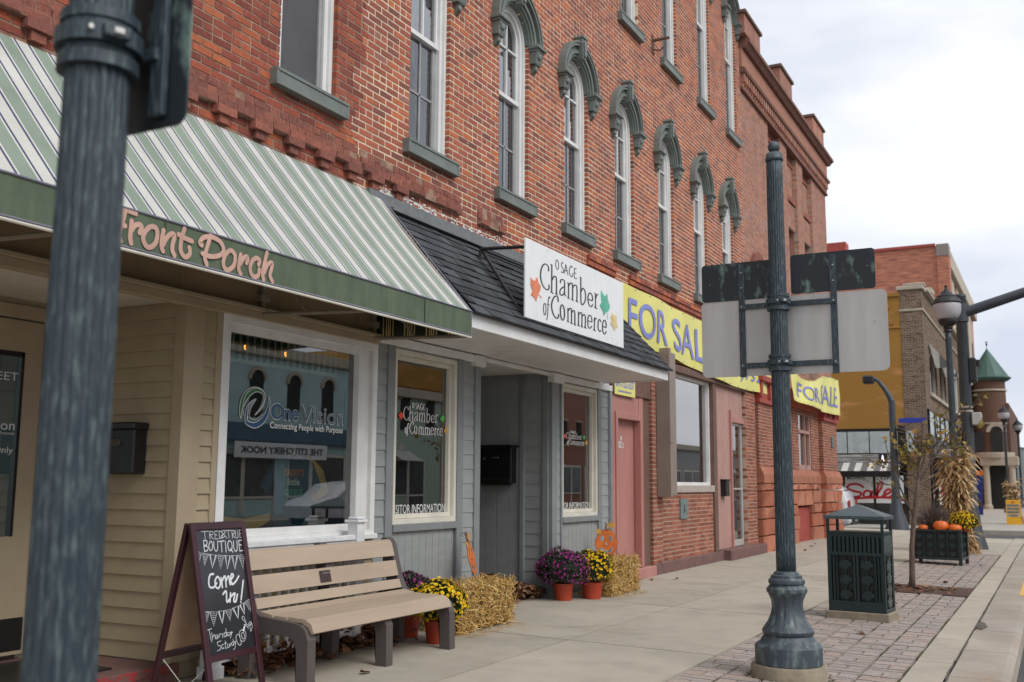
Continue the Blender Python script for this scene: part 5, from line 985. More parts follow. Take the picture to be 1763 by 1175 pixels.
banner_text(r1,s1,14.0,24.3,'FOR',14.3,15.95,.16,.80,.008); banner_text(r1,s1,14.0,24.3,'SALE',16.25,18.5,.16,.80,.008); banner_text(r1,s1,14.0,24.3,'(641)732-3337',18.9,24.0,.14,.45,.005)
banner_text(r1,s1,14.0,24.3,'FOR SALE',18.9,24.0,.52,.88,.02)
def fl(u,v): return .11*max(0,math.sin((u*1.6-v*.5)*PI))*max(0,1-abs(u-.3)*2.6)
r2,s2=banner('sale_banner','sagging creased yellow FOR SALE banner on the corner of the red brick building',24.35,30.4,lambda u:4.1+.28*u-.35*math.sin(min(1,u*1.7)*PI)*.6,lambda u:3.38-.02*u-.05*math.sin(u*PI),9,.025,fl,.29)
banner_text(r2,s2,24.35,30.4,'FOR SALE',25.0,29.9,.2,.76,.0)
# ================================================================ ACROSS THE CROSS STREET
O=thing('ochre_building','ochre side wall and brown brick front building with Sale windows across the cross street','building',(-3,42.7,0)); YB=42.7
s=MB(); s.box(-14,.55,YB,YB+17,3.6,8.85); s.box(-14,.55,YB+.6,YB+17,-.2,3.6); s.build('side_wall','ochre',O)
s=MB(); s.bev(-14,.56,YB-.08,YB,8.82,8.98,.01); s.bev(-14,.55,YB-.05,YB,7.55,7.62,.01); s.bev(-.6,.3,YB-.03,YB,7.7,8.2,.01)
for k in range(30): s.box(-13.9+k*.48,-13.75+k*.48,YB-.07,YB,8.35,8.55)
s.build('stucco_band',mat('ochre_trim',(.4,.21,.04),.9,(.3,.16,.04)),O)
bb,mmb=MB(),MB()
TT=lambda x,y,z:(y,YB-.02-x,z)     # wall facing -Y : along = x
brickwork(bb,mmb,0,.55,1.36,-.1,9.05,(),rs=71,T=TT,Lb=.21)
TG2=lambda x,y,z:(1.36+x,y,z)
brickwork(bb,mmb,0,YB+.02,YB+18,4.4,9.1,[rect_op(YB+2,YB+4.6,5.1,7.0),rect_op(YB+6,YB+8.6,5.1,7.0),rect_op(YB+11,YB+16,5.1,7.0)],rs=72,T=TG2,Lb=.23)
bb.build('front_wall','brick_brown',O); mmb.build('mortar','mortar_tan',O)
s=MB(); s.bev(.45,1.46,YB-.12,YB+.9,9.05,9.2,.02); s.bev(.7,1.5,YB-.1,YB+.7,9.2,9.3,.02); s.bev(.9,1.55,YB+.9,YB+18,9.1,9.22,.02)
for k in range(4): s.bev(1.1,1.58,YB+2+k*4,YB+3+k*4,9.22,9.45,.03)
s.bev(.5,1.42,YB-.06,YB+18,8.2,8.28,.01); s.bev(1.3,1.46,YB+1.6,YB+17,4.95,5.1,.01); s.build('coping','pale',O)
s=MB(); s.box(-10,1.1,YB+.3,YB+18,4.3,9.0); s.box(.3,1.2,YB+3.25,YB+3.3,-.1,2.55); s.build('back_wall','room',O)
# upper display lights, striped awning and weathered board
s=MB()
for k in range(10): s.bev(-7.5+k*.84+.0,-7.5+k*.84+.80,YB-.06,YB-.04,2.66,3.5,.004)
s.build('clerestory_panels','blindw',O)
s=MB(); s.box(-14,.55,YB-.04,YB+.02,2.5,3.62); s.build('clerestory_frame','black',O)
s=MB(); s.bev(-14,.5,YB-.3,YB-.02,2.28,2.6,.01); s.build('sign_board','grimy',O)
s=MB(); s2_=MB()
for k in range(60):
    x0=-14+k*.24; x1=x0+.24
    (s if k%2 else s2_).add([(x0,YB-.3,2.28),(x1,YB-.3,2.28),(x1,YB-1.0,1.95),(x0,YB-1.0,1.95),(x0,YB-1.0,1.85),(x1,YB-1.0,1.85)],[(0,1,2,3)])
s2_.build('awning_stripe',mat('grey_canvas',(.16,.155,.15),.8),O); s.build('awning_stripe',mat('white_canvas',(.62,.6,.56),.8),O)
s=MB(); s.box(-14,.4,YB-1.0,YB-.98,1.72,1.95); s.build('awning_valance','black',O)
s=MB(); s.box(-14,.5,YB+.4,YB+.5,0,2.5); s.box(-14,.5,YB-.02,YB+.1,-.1,.28); s.build('shop_interior','room',O)
f=MB()
for x in (-7,-5.4,-3.8,-2.2,-.72,.42): f.bev(x,x+.07,YB-.02,YB+.06,.28,1.9,.004)
f.build('window_frame','black',O)
g=MB(); g.quad((-7,YB+.03,.28),(.42,YB+.03,.28),(.42,YB+.03,1.9),(-7,YB+.03,1.9)); g.build('glass','g_dark',O)
sp=thing('sale_poster','white window poster with a large red Sale! script','poster',(-.6,YB-.03,1.2)); s=MB(); s.bev(-1.78,-.73,YB-.05,YB-.04,.72,1.78,.002); s.bev(-.63,.40,YB-.05,YB-.04,.72,1.78,.002); s.build('paper','sign_white',sp)
s=MB(); pen(s,D['SA'],.085,lambda u,v,o:(u,YB-.055-o*4,v)); s.build('lettering','red_ink',sp)
text_mesh('lettering','MOVING',lambda u,v,o:(-1.7+u,YB-.055,1.62+v),.7,.12,'ink',sp,bold=.02); text_mesh('lettering','ON',lambda u,v,o:(-.45+u,YB-.055,1.62+v),.45,.12,'ink',sp,bold=.02)
# front storefront of the brown building
s=MB(); s.bev(1.2,1.5,YB+.8,YB+18,2.55,3.3,.01); s.build('shop_fascia',mat('dark_fascia',(.05,.05,.055),.6,(.1,.1,.1)),O)
s=MB(); s.quad((1.3,YB+1.2,3.35),(1.3,YB+12,3.35),(1.3,YB+12,4.4),(1.3,YB+1.2,4.4)); s.build('transom','blindw',O)
s=MB()
for k in range(8): s.bev(1.2,1.36,YB+1+k*2.2,YB+1.12+k*2.2,-.1,4.4,.01)
s.box(1.1,1.3,YB+3.3,YB+18,-.1,.4); s.build('shop_posts','black',O)
s=MB(); s.quad((1.25,YB+3.3,.4),(1.25,YB+17,.4),(1.25,YB+17,2.55),(1.25,YB+3.3,2.55)); s.quad((.2,YB+.9,-.05),(.2,YB+3.3,-.05),(.2,YB+3.3,2.55),(.2,YB+.9,2.55)); s.build('shop_glass','g_dark',O)
s=MB(); s.quad((1.3,YB+4,.6),(1.3,YB+7.5,.6),(1.3,YB+7.5,1.9),(1.3,YB+4,1.9)); s.build('window_poster','sign_white',O)
text_mesh('window_lettering','Sale!',lambda u,v,o:(1.32,YB+4.4+u,1.0+v),2.6,.6,'red_ink',O,bold=.05)
for a,b in ((2,4.6),(6,8.6),(11,16)):
    f=MB(); frame_rect(f,1.2,1.3,YB+a,YB+b,5.1,7.0,.08); W_=f.build('window','cream',O); g=MB(); g.quad((1.24,YB+a,5.1),(1.24,YB+b,5.1),(1.24,YB+b,7),(1.24,YB+a,7)); g.build('glass','g_dark',W_)
for a,b in ((1.8,4.8),(5.8,8.8)):
    aw2=MB(); aw3=MB(); n=9
    for k in range(n):
        y0,y1=YB+a+(b-a)*k/n,YB+a+(b-a)*(k+1)/n; (aw2 if k%2 else aw3).add([(1.37,y0,7.15),(1.37,y1,7.15),(2.1,y1,6.25),(2.1,y0,6.25),(2.1,y0,6.1),(2.1,y1,6.1)],[(0,1,2,3),(3,2,5,4)])
    aw2.add([(1.37,YB+a,7.15),(1.75,YB+a,6.68),(1.75,YB+a,6.1),(1.6,YB+a,6.1)],[(0,1,2,3)]); aw3.add([(1.75,YB+a,6.68),(2.1,YB+a,6.25),(2.1,YB+a,6.1),(1.75,YB+a,6.1)],[(0,1,2,3)]); aw2.build('window_awning',bpy.data.materials['white_canvas'],O); aw3.build('window_awning',bpy.data.materials['grey_canvas'],O)
# brick-and-cream narrow front beyond
Q=thing('cream_front_building','narrow cream stone fronted building between the brown brick front and the tall red one','building',(1,61,0))
s=MB(); s.box(-10,1.3,60.8,61.95,-.1,9.6); s.build('wall','pale',Q)
s=MB(); s.box(1.3,1.36,61.1,61.6,5,7.2); s.build('window','room',Q)
T2=thing('tall_brick_building','tall red brick building with a dark red coping behind the ochre building','building',(-3,62,0))
s=MB(); s.box(-16,.36,62,85,-.2,14.9); s.build('side_wall',mat('far_brick',(.56,.22,.13),.9,(.27,.1,.075),ns=3.2,stretch=(.5,.5,3.5),lo=.34,hi=.6,detail=10),T2)
s=MB(); s.box(-16,.3,61.9,62.05,14.9,15.06); s.bev(-6.0,-4.6,62,63,14.9,15.7,.02); s.build('coping','red_paint',T2)
s=MB(); s.box(.36,.98,61.9,63,-.2,14.3); s.build('corner_pier',bpy.data.materials['far_brick'],T2)
s=MB(); s.bev(.34,1.0,61.86,63,14.3,15.0,.02); s.build('pier_cap',bpy.data.materials['painted_sheet_metal'],T2)
s=MB(); s.box(.5,.7,63,85,-.2,14.2); s.build('front_wall',mat('pale_pink_front',(.55,.33,.27),.9),T2)
s=MB()
for y in (65,69.5,74,78.5): s.bev(.6,.78,y,y+2.4,5.2,14.6,.02)
s.bev(.6,1.0,63,85,13.8,14.8,.03); s.build('front_pilaster','pale',T2)
s=MB()
for y in (67.6,72.1,76.6,81.2):
    for z in (6,9.4): s.box(.65,.75,y,y+1.6,z,z+2.4)
s.build('window','room',T2)
# round corner tower
W3=thing('turret_building','brown brick building with a round corner turret and green conical roof','building',(1.9,75.9,0))
cx,cy=1.95,76.6; s=MB(); s.lathe([(3.3,1.02),(3.3,1.05),(8.2,1.0),(8.5,1.0)],(cx,cy),28); s.box(-8,1.9,76.6,95,-.2,8.2); s.box(1.8,3.1,76.2,95,3.4,6.9); s.build('wall',ramp_mat('tower_brick',[(0,(.13,.07,.05)),(1,(.15,.085,.06))],grime=.5,gcol=(.2,.12,.09),gscale=1.5),W3)
s=MB(); s.lathe([(8.42,1.0),(8.42,1.2),(8.58,1.4),(8.64,1.4),(8.74,1.25),(10.65,.03),(10.7,.02)],(cx,cy),16); R_=s.build('roof','copper',W3)
s=MB(); s.tube([(cx,cy,10.6),(cx,cy,11.2)],.02,6); s.ball((cx,cy,10.95),.07,8,6); s.tube([(cx-.12,cy,11.08),(cx+.12,cy,11.08)],.018,6); s.build('finial','iron',R_)
s=MB(); s.lathe([(7.72,1.06),(7.72,1.09),(7.84,1.09),(7.84,1.06)],(cx,cy),28); s.lathe([(5.5,1.06),(5.5,1.075),(5.6,1.075),(5.6,1.06)],(cx,cy),28); s.lathe([(3.25,1.06),(3.25,1.3),(3.5,1.36),(3.62,1.36),(3.62,1.06)],(cx,cy),28); s.bev(1.2,3.5,75.5,77.6,2.75,3.35,.03); s.lathe([(-.2,.3),(.1,.3),(.2,.22),(2.6,.2),(2.75,.28)],(1.55,75.75),14); s.lathe([(-.2,.3),(.1,.3),(.2,.22),(2.6,.2),(2.75,.28)],(3.1,75.75),14); s.build('stone_trim','pale',W3)
s=MB(); ring(s,2.3,4.95,.38,.62,0,.12,12); s.v=[(p[1],cy-1.12+p[0]-.02,p[2]) for p in s.v]; s.build('window_arch','pale',W3)
s=MB(); s.box(1.95,2.65,cy-1.13,cy-.9,3.65,4.95); s.box(.95,1.5,cy-1.1,cy-.7,3.65,4.95); n=10; s.add([(2.3+.36*math.cos(PI*i/n),cy-1.1,4.98+.36*math.sin(PI*i/n)) for i in range(n+1)],[tuple(range(n+1))]); s.build('window','room',W3)
s=MB(); s.box(1.0,3.0,76.4,77.5,-.2,2.75); s.build('entrance','room',W3)
# far row closing the street
for i,(x0,x1,y,h,c,l) in enumerate(((3.4,7,150,5.5,'pale','low cream building at the far end of the street'),(5.5,18,190,7.5,'brick_c','long brick building closing the far end of the street'),(-6,3,110,5,'grey','grey two storey house front beyond the turret'))):
    q=thing('distant_building',l,'building',(x0,y,0)); s=MB(); s.box(x0,x1,y,y+12,-.3,h); s.build('wall',c,q); s=MB(); s.prism([(x0-.2,h),(x1+.2,h),((x0+x1)/2,h+1.3)],y-.1,y+12,lambda p,q_,w_:(p,w_,q_)); s.build('roof','grey_trim',q); s=MB()
    for k in range(5): xx=x0+(k+.5)*(x1-x0)/5; s.box(xx-.25,xx+.25,y-.03,y,1.5,3.2)
    s.build('window','room',q)
# ================================================================ OPPOSITE SIDE OF THE STREET (seen mirrored in the glass)
OX=26.2
def opp(label,y0,y1,h,m,wins=True,lower=None,arch=True):
    wins=wins and h>6.4
    q=thing('shop_building',label,'building',(OX,(y0+y1)/2,0)); s=MB(); s.box(OX,OX+14,y0,y1-.03,-.1,h); s.build('wall',m,q)
    s=MB(); s.bev(OX-.3,OX,y0,y1-.03,h-.5,h,.03); s.build('cornice',lower or 'pale',q)
    s=MB(); t=MB(); a_=MB(); y=y0+.5; rd_=random.Random(int(y0))
    while y<y1-1.8:
        w_=rd_.choice((1.6,2.1,2.6)); w_=min(w_,y1-.3-y); s.box(OX-.05,OX-.02,y,y+w_,rd_.choice((.1,.75,.75)),2.6)
        for e in (y,y+w_): t.box(OX-.09,OX,e-.05,e+.05,.0,2.7)
        t.box(OX-.09,OX,y,y+w_,2.6,2.75); t.box(OX-.08,OX,y,y+w_,.65,.75)
        if rd_.random()<.45: a_.add([(OX-.02,y-.2,3.15),(OX-.02,y+w_+.2,3.15),(OX-.9,y+w_+.2,2.6),(OX-.9,y-.2,2.6)],[(0,1,2,3)])
        y+=w_+rd_.choice((.12,.12,.9))
    s.build('shop_window',M.setdefault('shop_dim',mat('dim_shop_window',(.05,.07,.08),.15,(.12,.13,.13),ns=2)),q); t.build('shop_frame','cream',q); a_.build('shop_awning',bpy.data.materials['white_canvas'],q)
    if wins:
        s=MB(); t=MB(); y=y0+1
        while y<y1-1.5:
            s.box(OX-.03,OX,y,y+.9,4.3,6.0)
            if arch:
                n=8; s.add([(OX-.03,y+.45+.45*math.cos(PI*i/n),6.0+.45*math.sin(PI*i/n)) for i in range(n+1)],[tuple(range(n+1))]); ring(t,y+.45,6.0,.45,.62,OX-.12,OX,8)
            else: t.box(OX-.1,OX,y-.1,y+1,4.15,4.3); t.box(OX-.1,OX,y-.1,y+1,6.0,6.15)
            y+=2.6
        s.build('window','g_dark' if False else 'room',q); t.build('window_trim','pale',q)
    return q
M['teal_block']=mat('teal_painted_block',(.5,.68,.68),.85,(.42,.6,.6),ns=1); M['mint']=mat('mint_paint',(.45,.58,.48),.8); M['grey_block']=mat('grey_block',(.35,.36,.36),.8)
opp('red brick shop building across the street, nearest end',2,24,8.5,'brick_c'); q=opp('teal painted block building across the street',24.1,44,7.6,'teal_block')
s=MB(); s.bev(OX-.3,OX-.02,24.5,43.5,3.2,4.0,.02); s.build('shop_fascia',mat('teal_fascia',(.08,.16,.22),.6),q)
nk=thing('shop_sign','white stitchery shop sign hung across the street','sign',(OX-.4,36,2.9)); s=MB(); s.bev(OX-.5,OX-.42,34.2,40.6,2.45,3.15,.01); s.build('board','sign_white',nk)
text_mesh('lettering','THE STITCHERY NOOK',lambda u,v,o:(OX-.51,40.3-u,2.65+v),5.8,.32,'ink',nk,bold=.03)
opp('mint building with a yellow band across the street',44.1,52,6.6,'mint'); s=MB(); s.bev(OX-.1,OX-.01,44.2,51.9,6.7,8.3,.02); s.box(OX,OX+10,44.1,52,6.6,8.4)
yb=thing('yellow_parapet','yellow painted parapet on top of the mint building across the street','parapet',(OX,48,7)); s.build('wall','ochre',yb)
opp('pink stucco building across the street',52.1,60,9.5,'pink_pale',arch=False); opp('red brick commercial block across the street',60.1,84,9.5,'brick_c',arch=False,lower='ochre'); opp('pale grey block building far across the street',84.1,140,5.2,'grey_block',arch=False)
# ================================================================ STREET FURNITURE
SHAFT=[(-.095,.292),(.0,.292),(.012,.286),(.02,.262),(.02,.258),(.15,.258),(.165,.25),(.19,.215),(.215,.2),(.235,.185),(.245,.196),(.27,.2),(.285,.19),(.34,.152),(.40,.128),(.45,.118),(.50,.124),(.55,.145),(.565,.157),(.59,.157),(.605,.142),(.62,.13),(.632,.141),(.655,.141),(.668,.128),(.675,.12),(.69,.12),(.70,.1),(.715,.095),(.725,.078)]
def post_base(root,x,y,smooth=True,h=4.10,rt=.066):
    s=MB(); s.lathe([(-.12,.292),(.0,.292),(.014,.284),(.018,.2)],(x,y),40); s.build('plinth','concrete',root,smooth=True)
    s=MB(); s.lathe(SHAFT[4:12],(x,y),48,flute=.06,nf=8,fr=(.16,.2)); s.lathe(SHAFT[11:23],(x,y),96,flute=.05,nf=12,fr=(.3,.56)); s.lathe(SHAFT[22:],(x,y),40); s.build('base','base_cast',root,smooth=True)
    s=MB(); n=24; s.lathe([(.72+(h-.72)*i/n,.077+(rt-.077)*i/n) for i in range(n+1)],(x,y),160,flute=.07,nf=20,fr=(.74,h-.03)); s.build('shaft','post',root,smooth='all')
def finial(root,x,y,z,rt=.066):
    s=MB(); s.lathe([(z-.01,rt+.006),(z+.01,rt+.01),(z+.02,rt+.004),(z+.05,rt+.002),(z+.06,rt-.012),(z+.075,.03),(z+.08,.028)],(x,y),32); s.ball((x,y,z+.115),.05,24,14); s.build('finial','base_cast',root,smooth='all')
def band(root,x,y,z,r=.088,h=.035,a=-.9):
    ca,sa=math.cos(a),math.sin(a); RT=lambda p,q,w_:(x+ca*p-sa*q,y+sa*p+ca*q,w_)
    s=MB(); s.lathe([(z-.07,r-.008),(z-.07,r+.004),(z-.04,r+.004),(z-.04,r-.004),(z-.02,r-.004),(z-.02,r+.012),(z+.02,r+.012),(z+.02,r-.004),(z+.04,r-.004),(z+.04,r+.002),(z+.065,r+.002),(z+.065,r-.01)],(x,y),40)
    s.bev(r-.0,r+.03,-.03,.03,z-.016,z+.016,.004,None,RT); s.build('clamp_band','post',root,smooth=True)
    s=MB(); s.bev(r+.028,r+.034,-.01,.014,z-.008,z+.008,.002,None,RT); s.tube([RT(r+.0,-.055,z),RT(r+.014,-.055,z)],.006,8); s.build('clamp_bolt','chrome',root)
def rrect(x0,x1,z0,z1,r,n=5):
    P=[]
    for cx,cz,a in ((x1-r,z1-r,0),(x0+r,z1-r,PI/2),(x0+r,z0+r,PI),(x1-r,z0+r,1.5*PI)):
        for i in range(n+1): t=a+PI/2*i/n; P.append((cx+r*math.cos(t),cz+r*math.sin(t)))
    return P
TYs=lambda p,q,w_:(p,w_,q)
sp=thing('sign_post','fluted post carrying the backs of a wide grey sign and two dark boards','sign post',(3.71,8.4,-.09))
post_base(sp,3.71,8.4); finial(sp,3.71,8.4,4.09)
X0=3.71; YS=8.53
s=MB(); s.prism(rrect(3.02,4.54,2.30,2.955,.05),YS,YS+.004,TYs); s.build('sign_panel','alu',sp,label='plain grey back of a wide sign panel')
s=MB(); s.prism(rrect(3.03,3.705,2.95,3.275,.03),YS-.006,YS-.001,TYs); s.build('sign_panel','board_back',sp,label='dark scuffed sign back, left')
s=MB(); s.prism(rrect(3.79,4.46,2.965,3.295,.03),YS-.006,YS-.001,TYs); s.build('sign_panel','board_back',sp,label='dark scuffed sign back, right')
for x in (3.375,4.13): s=MB(); s.bev(x-.026,x+.026,YS-.014,YS-.008,2.29,3.27 if x>4 else 3.26,.002); s.build('upright_strap','post',sp)
for z in (2.385,2.885): s=MB(); s.bev(3.36,4.15,YS-.028,YS-.016,z-.022,z+.022,.002); s.bev(3.66,3.76,8.46,YS-.02,z-.02,z+.02,.003); s.build('cross_strap','post',sp)
s=MB()
for x in (3.375,4.13):
    for z in (2.385,2.885,3.05,3.18): s.ball((x,YS-.03 if z<3 else YS-.017,z),.009,8,6)
for x,z in ((3.1,2.62),(4.44,2.7),(4.4,3.15),(3.1,3.1),(3.6,2.64)): s.ball((x,YS-.004 if z<2.95 else YS-.008,z),.005,6,4)
s.build('bolts','chrome',sp)
for z in (2.385,2.885): band(sp,X0,8.4,z)
# near post
npst=thing('sign_post','near out of focus fluted post with the edge of a dark sign','sign post',(3.74,1.55,-.09)); nx,ny=3.738,1.572
post_base(npst,nx,ny); finial(npst,nx,ny,4.09); band(npst,nx,ny,2.40,.086,a=-.35)
s=MB(); s.prism(rrect(3.60,3.905,2.225,2.95,.035),ny+.115,ny+.12,TYs); s.build('sign_panel','board_back',npst)
s=MB(); s.bev(3.80,3.845,ny+.095,ny+.113,2.25,2.95,.003); s.bev(3.7,3.83,ny+.085,ny+.1,2.385,2.415,.003); s.build('upright_strap','post',npst)
# ---------------------------------------------------------------- street lamps
def street_lamp(x,y,label,H=4.98,detail=True):
    r=thing('street_lamp',label,'street lamp',(x,y,-.1),group='acorn globe street lamps along the kerb')
    post_base(r,x,y,h=H,rt=.07)
    s=MB(); s.lathe([(H-.02,.075),(H+.0,.1),(H+.05,.085),(H+.09,.11),(H+.12,.1),(H+.17,.18),(H+.22,.2),(H+.28,.21),(H+.30,.2)],(x,y),24); s.build('fitter','signal',r,smooth=True)
    s=MB(); s.lathe([(H+.29,.2),(H+.33,.25),(H+.41,.29),(H+.5,.31),(H+.6,.315),(H+.68,.3)],(x,y),24); s.build('globe','lamp_glass',r,smooth='all')
    s=MB(); s.lathe([(H+.66,.325),(H+.68,.335),(H+.71,.31),(H+.76,.29),(H+.81,.22),(H+.84,.22),(H+.89,.14),(H+.92,.13),(H+.96,.07),(H+.99,.06),(H+1.01,.03),(H+1.06,.025),(H+1.08,.04),(H+1.12,.01)],(x,y),24); s.build('cap','signal',r,smooth=True)
    return r
L0=street_lamp(3.6,25.9,'nearest acorn globe street lamp rising out of the tall corn shocks')
for x,y,l in ((3.14,66.4,'farther acorn globe street lamp to the right of the green conical turret'),(3.45,80.5,'farthest acorn globe street lamp at the right edge of the photo')):
    c=copy_tree(L0); c.location=(x,y,-.1); c['label']=l
# ---------------------------------------------------------------- traffic poles
mp_=thing('signal_mast','thick dark traffic mast with a long arm reaching over the street beside the lamp','traffic mast',(3.8,27.4,-.1)); x,y=3.8,27.35
s=MB(); s.lathe([(-.12,.34),(.35,.22),(.8,.16),(.85,.15),(6.0,.125),(6.02,.14),(6.08,.13),(6.1,.02)],(x,y),20); s.build('pole','mast',mp_,smooth=True)
s=MB(); s.tube([(x+.05,y,5.62),(x+1.4,y+.05,6.03),(x+5,y+.2,6.75),(x+9,y+.3,7.2)],[.13,.12,.1,.07],14); s.lathe([(5.4,.16),(5.4,.17),(5.85,.17),(5.85,.16)],(x,y),18); s.build('mast_arm','mast',mp_,smooth=True)
s=MB()
for z in (3.2,3.3,2.1): s.lathe([(z-.02,.15),(z-.02,.155),(z+.02,.155),(z+.02,.15)],(x,y),18)
s.build('steel_band','pale',mp_)
s=MB(); s.bev(x+.12,x+.34,y-.15,y+.1,2.86,3.16,.02); s.build('control_box','alu',mp_)
s=MB(); s.bev(x+.1,x+.28,y-.1,y+.25,3.9,4.5,.03); s.bev(x+.28,x+.36,y,y+.2,4.3,4.45,.01); s.build('signal_head','signal',mp_)
s=MB(); s.bev(x-.32,x-.12,y-.12,y+.1,2.2,2.75,.02); s.build('pedestrian_head','signal',mp_)
fp=thing('signal_pole','slim curved traffic pole with a blue street name sign standing before the Sale windows','traffic pole',(.8,37.45,-.1)); x,y=.78,37.45
s=MB(); s.lathe([(-.15,.42),(.1,.36),(.6,.2),(.95,.15),(1.0,.14),(4.3,.11)],(x,y),16); s.tube([(x,y,4.2),(x-.06,y,4.42),(x-.22,y,4.72),(x-.42,y,5.0),(x-.62,y,5.1)],[.11,.1,.085,.07,.06],10); s.build('pole','mast',fp,smooth=True)
s=MB(); s.bev(x-.92,x-.55,y-.2,y+.15,4.9,5.18,.05); s.build('luminaire','signal',fp)
s=MB(); s.bev(x+.15,x+.42,y-.15,y+.1,2.38,3.45,.03); s.build('signal_head','signal',fp)
for z in (2.6,2.92,3.24): s=MB(); s.lathe([(0,.1),(.12,.1)],(0,0),14); s.v=[(x+.28+p[0],y-.15-p[2],z+p[1]) for p in s.v]; s.build('signal_visor','black',fp)
s=MB(); s.bev(x-.5,x-.22,y-.12,y+.05,2.15,2.5,.02); s.bev(x+.15,x+.45,y-.12,y+.05,2.1,2.4,.02); s.build('pedestrian_head','signal',fp)
s=MB(); bx,bz=x-.36,2.32; s.quad((bx-.03,y-.13,bz-.02),(bx+.03,y-.13,bz-.02),(bx+.03,y-.13,bz+.06),(bx-.03,y-.13,bz+.06)); n=8; s.add([(bx+.022*math.cos(2*PI*i/n),y-.13,bz+.09+.022*math.sin(2*PI*i/n)) for i in range(n)],[tuple(range(n))]); s.add([(bx-.03,y-.13,bz-.02),(bx,y-.13,bz-.02),(bx-.02,y-.13,bz-.12),(bx-.06,y-.13,bz-.12)],[(0,1,2,3)]); s.add([(bx,y-.13,bz-.02),(bx+.03,y-.13,bz-.02),(bx+.06,y-.13,bz-.12),(bx+.02,y-.13,bz-.12)],[(0,1,2,3)]); s.build('walk_symbol','pedlamp',fp)
s=MB(); s.bev(x+.2,x+1.05,y-.03,y-.01,3.52,3.68,.004); s.build('street_name_sign','street_blue',fp)
# ---------------------------------------------------------------- bench
bn=thing('park_bench','slatted tan bench with dark brown legs beside the chalkboard sign','bench',(.65,6.9,-.01))
PF0=[(.20,.885),(.225,.915),(.265,.915),(.30,.88),(.385,.56),(.43,.475),(.50,.435),(.78,.415),(.86,.405),(.915,.375),(.945,.32),(.95,.0),(.85,.0),(.845,.24),(.825,.30),(.77,.335),(.52,.33),(.455,.30),(.43,.22),(.42,.0),(.31,.0),(.325,.36),(.255,.66)]
def bench_frame(yc,nm='frame'):
    PF=[(p+(.014 if 5<=i<=8 or 2<=i<=4 else 0),q+(.016 if 4<=i<=9 else 0)) for i,(p,q) in enumerate(PF0)] if yc!=6.93 else PF0
    s=MB(); n=len(PF); y0,y1=yc-.045,yc+.045
    bm=bmesh.new(); vv=[bm.verts.new((p,y0,q)) for p,q in PF]; f=bm.faces.new(vv); bmesh.ops.triangulate(bm,faces=[f]) ; bm.verts.index_update()
    tri=[[v.index for v in g.verts] for g in bm.faces]; bm.free()
    s.add([(p,y0,q) for p,q in PF]+[(p,y1,q) for p,q in PF],[tuple(t) for t in tri]+[tuple(i+n for i in t[::-1]) for t in tri]+[(i,(i+1)%n,n+(i+1)%n,n+i) for i in range(n)])
    s.v=[(a,b,c+gz(a)-.003) for a,b,c in s.v]; return s.build(nm,'bench_frame',bn)
for yc in (5.965,6.93,7.885): bench_frame(yc,'leg_frame')
def slat(p0,p1,th,y0=5.96,y1=7.84,round_top=False):
    p0=(p0[0]-.012,p0[1]); p1=(p1[0]-.012,p1[1]); a=Vector((p0[0],0,p0[1])); b=Vector((p1[0],0,p1[1])); d=(b-a).normalized(); nn=Vector((d.z,0,-d.x))
    prof=[a,b]
    if round_top: prof=[a,a+(b-a)*.72,a+(b-a)*.9-nn*.012,b-nn*.03,b-nn*.055]; 
    s=MB(); P2=[(p.x,p.z) for p in [q+nn*th for q in prof]]+[(p.x,p.z) for p in prof[::-1]]
    bm=bmesh.new(); s.prism(P2,y0,y1,lambda p,q,w_:(p,w_,q)); return s
sl=[((.350,.745),(.305,.895),True),((.395,.578),(.360,.708),False),((.432,.472),(.405,.545),False)]
for a,b,rt in sl:
    s=slat((a[0]-.0,a[1]),(b[0]-.0,b[1]),.028,round_top=rt); o=s.build('backrest_slat','bench_slat',bn)
for a,b in (((.475,.443),(.585,.422)),((.605,.419),(.715,.414))):
    s=MB(); s.prism([a,b,(b[0],b[1]+.026),(a[0],a[1]+.026)],5.96,7.84,lambda p,q,w_:(p,w_,q)); s.build('seat_slat','bench_slat',bn)
s=MB(); s.prism([(.738,.414),(.86,.408),(.915,.38),(.945,.335),(.965,.345),(.94,.405),(.885,.436),(.738,.443)],5.96,7.84,lambda p,q,w_:(p,w_,q)); s.build('seat_slat','bench_slat',bn)
pq=MB(); pv=lambda u,v,o:(.383-.26*(.02+v*.085)+.966*(.0285+o),6.74+u,.578+.966*(.02+v*.085)+.26*(.0285+o))
pq.add([pv(0,0,.004),pv(.14,0,.004),pv(.14,1.1,.004),pv(0,1.1,.004)],[(0,1,2,3)]); pq.build('plaque',mat('brown_plaque',(.045,.02,.018),.4),bn)
for k_,(tx_,w__) in enumerate((('In Memory Of',.09),('',0),('',0))):
    if tx_: text_mesh('plaque_lettering',tx_,lambda u,v,o:pv(.04+u,.8+v*1.0,.006),w__,.09,'decal',bn)
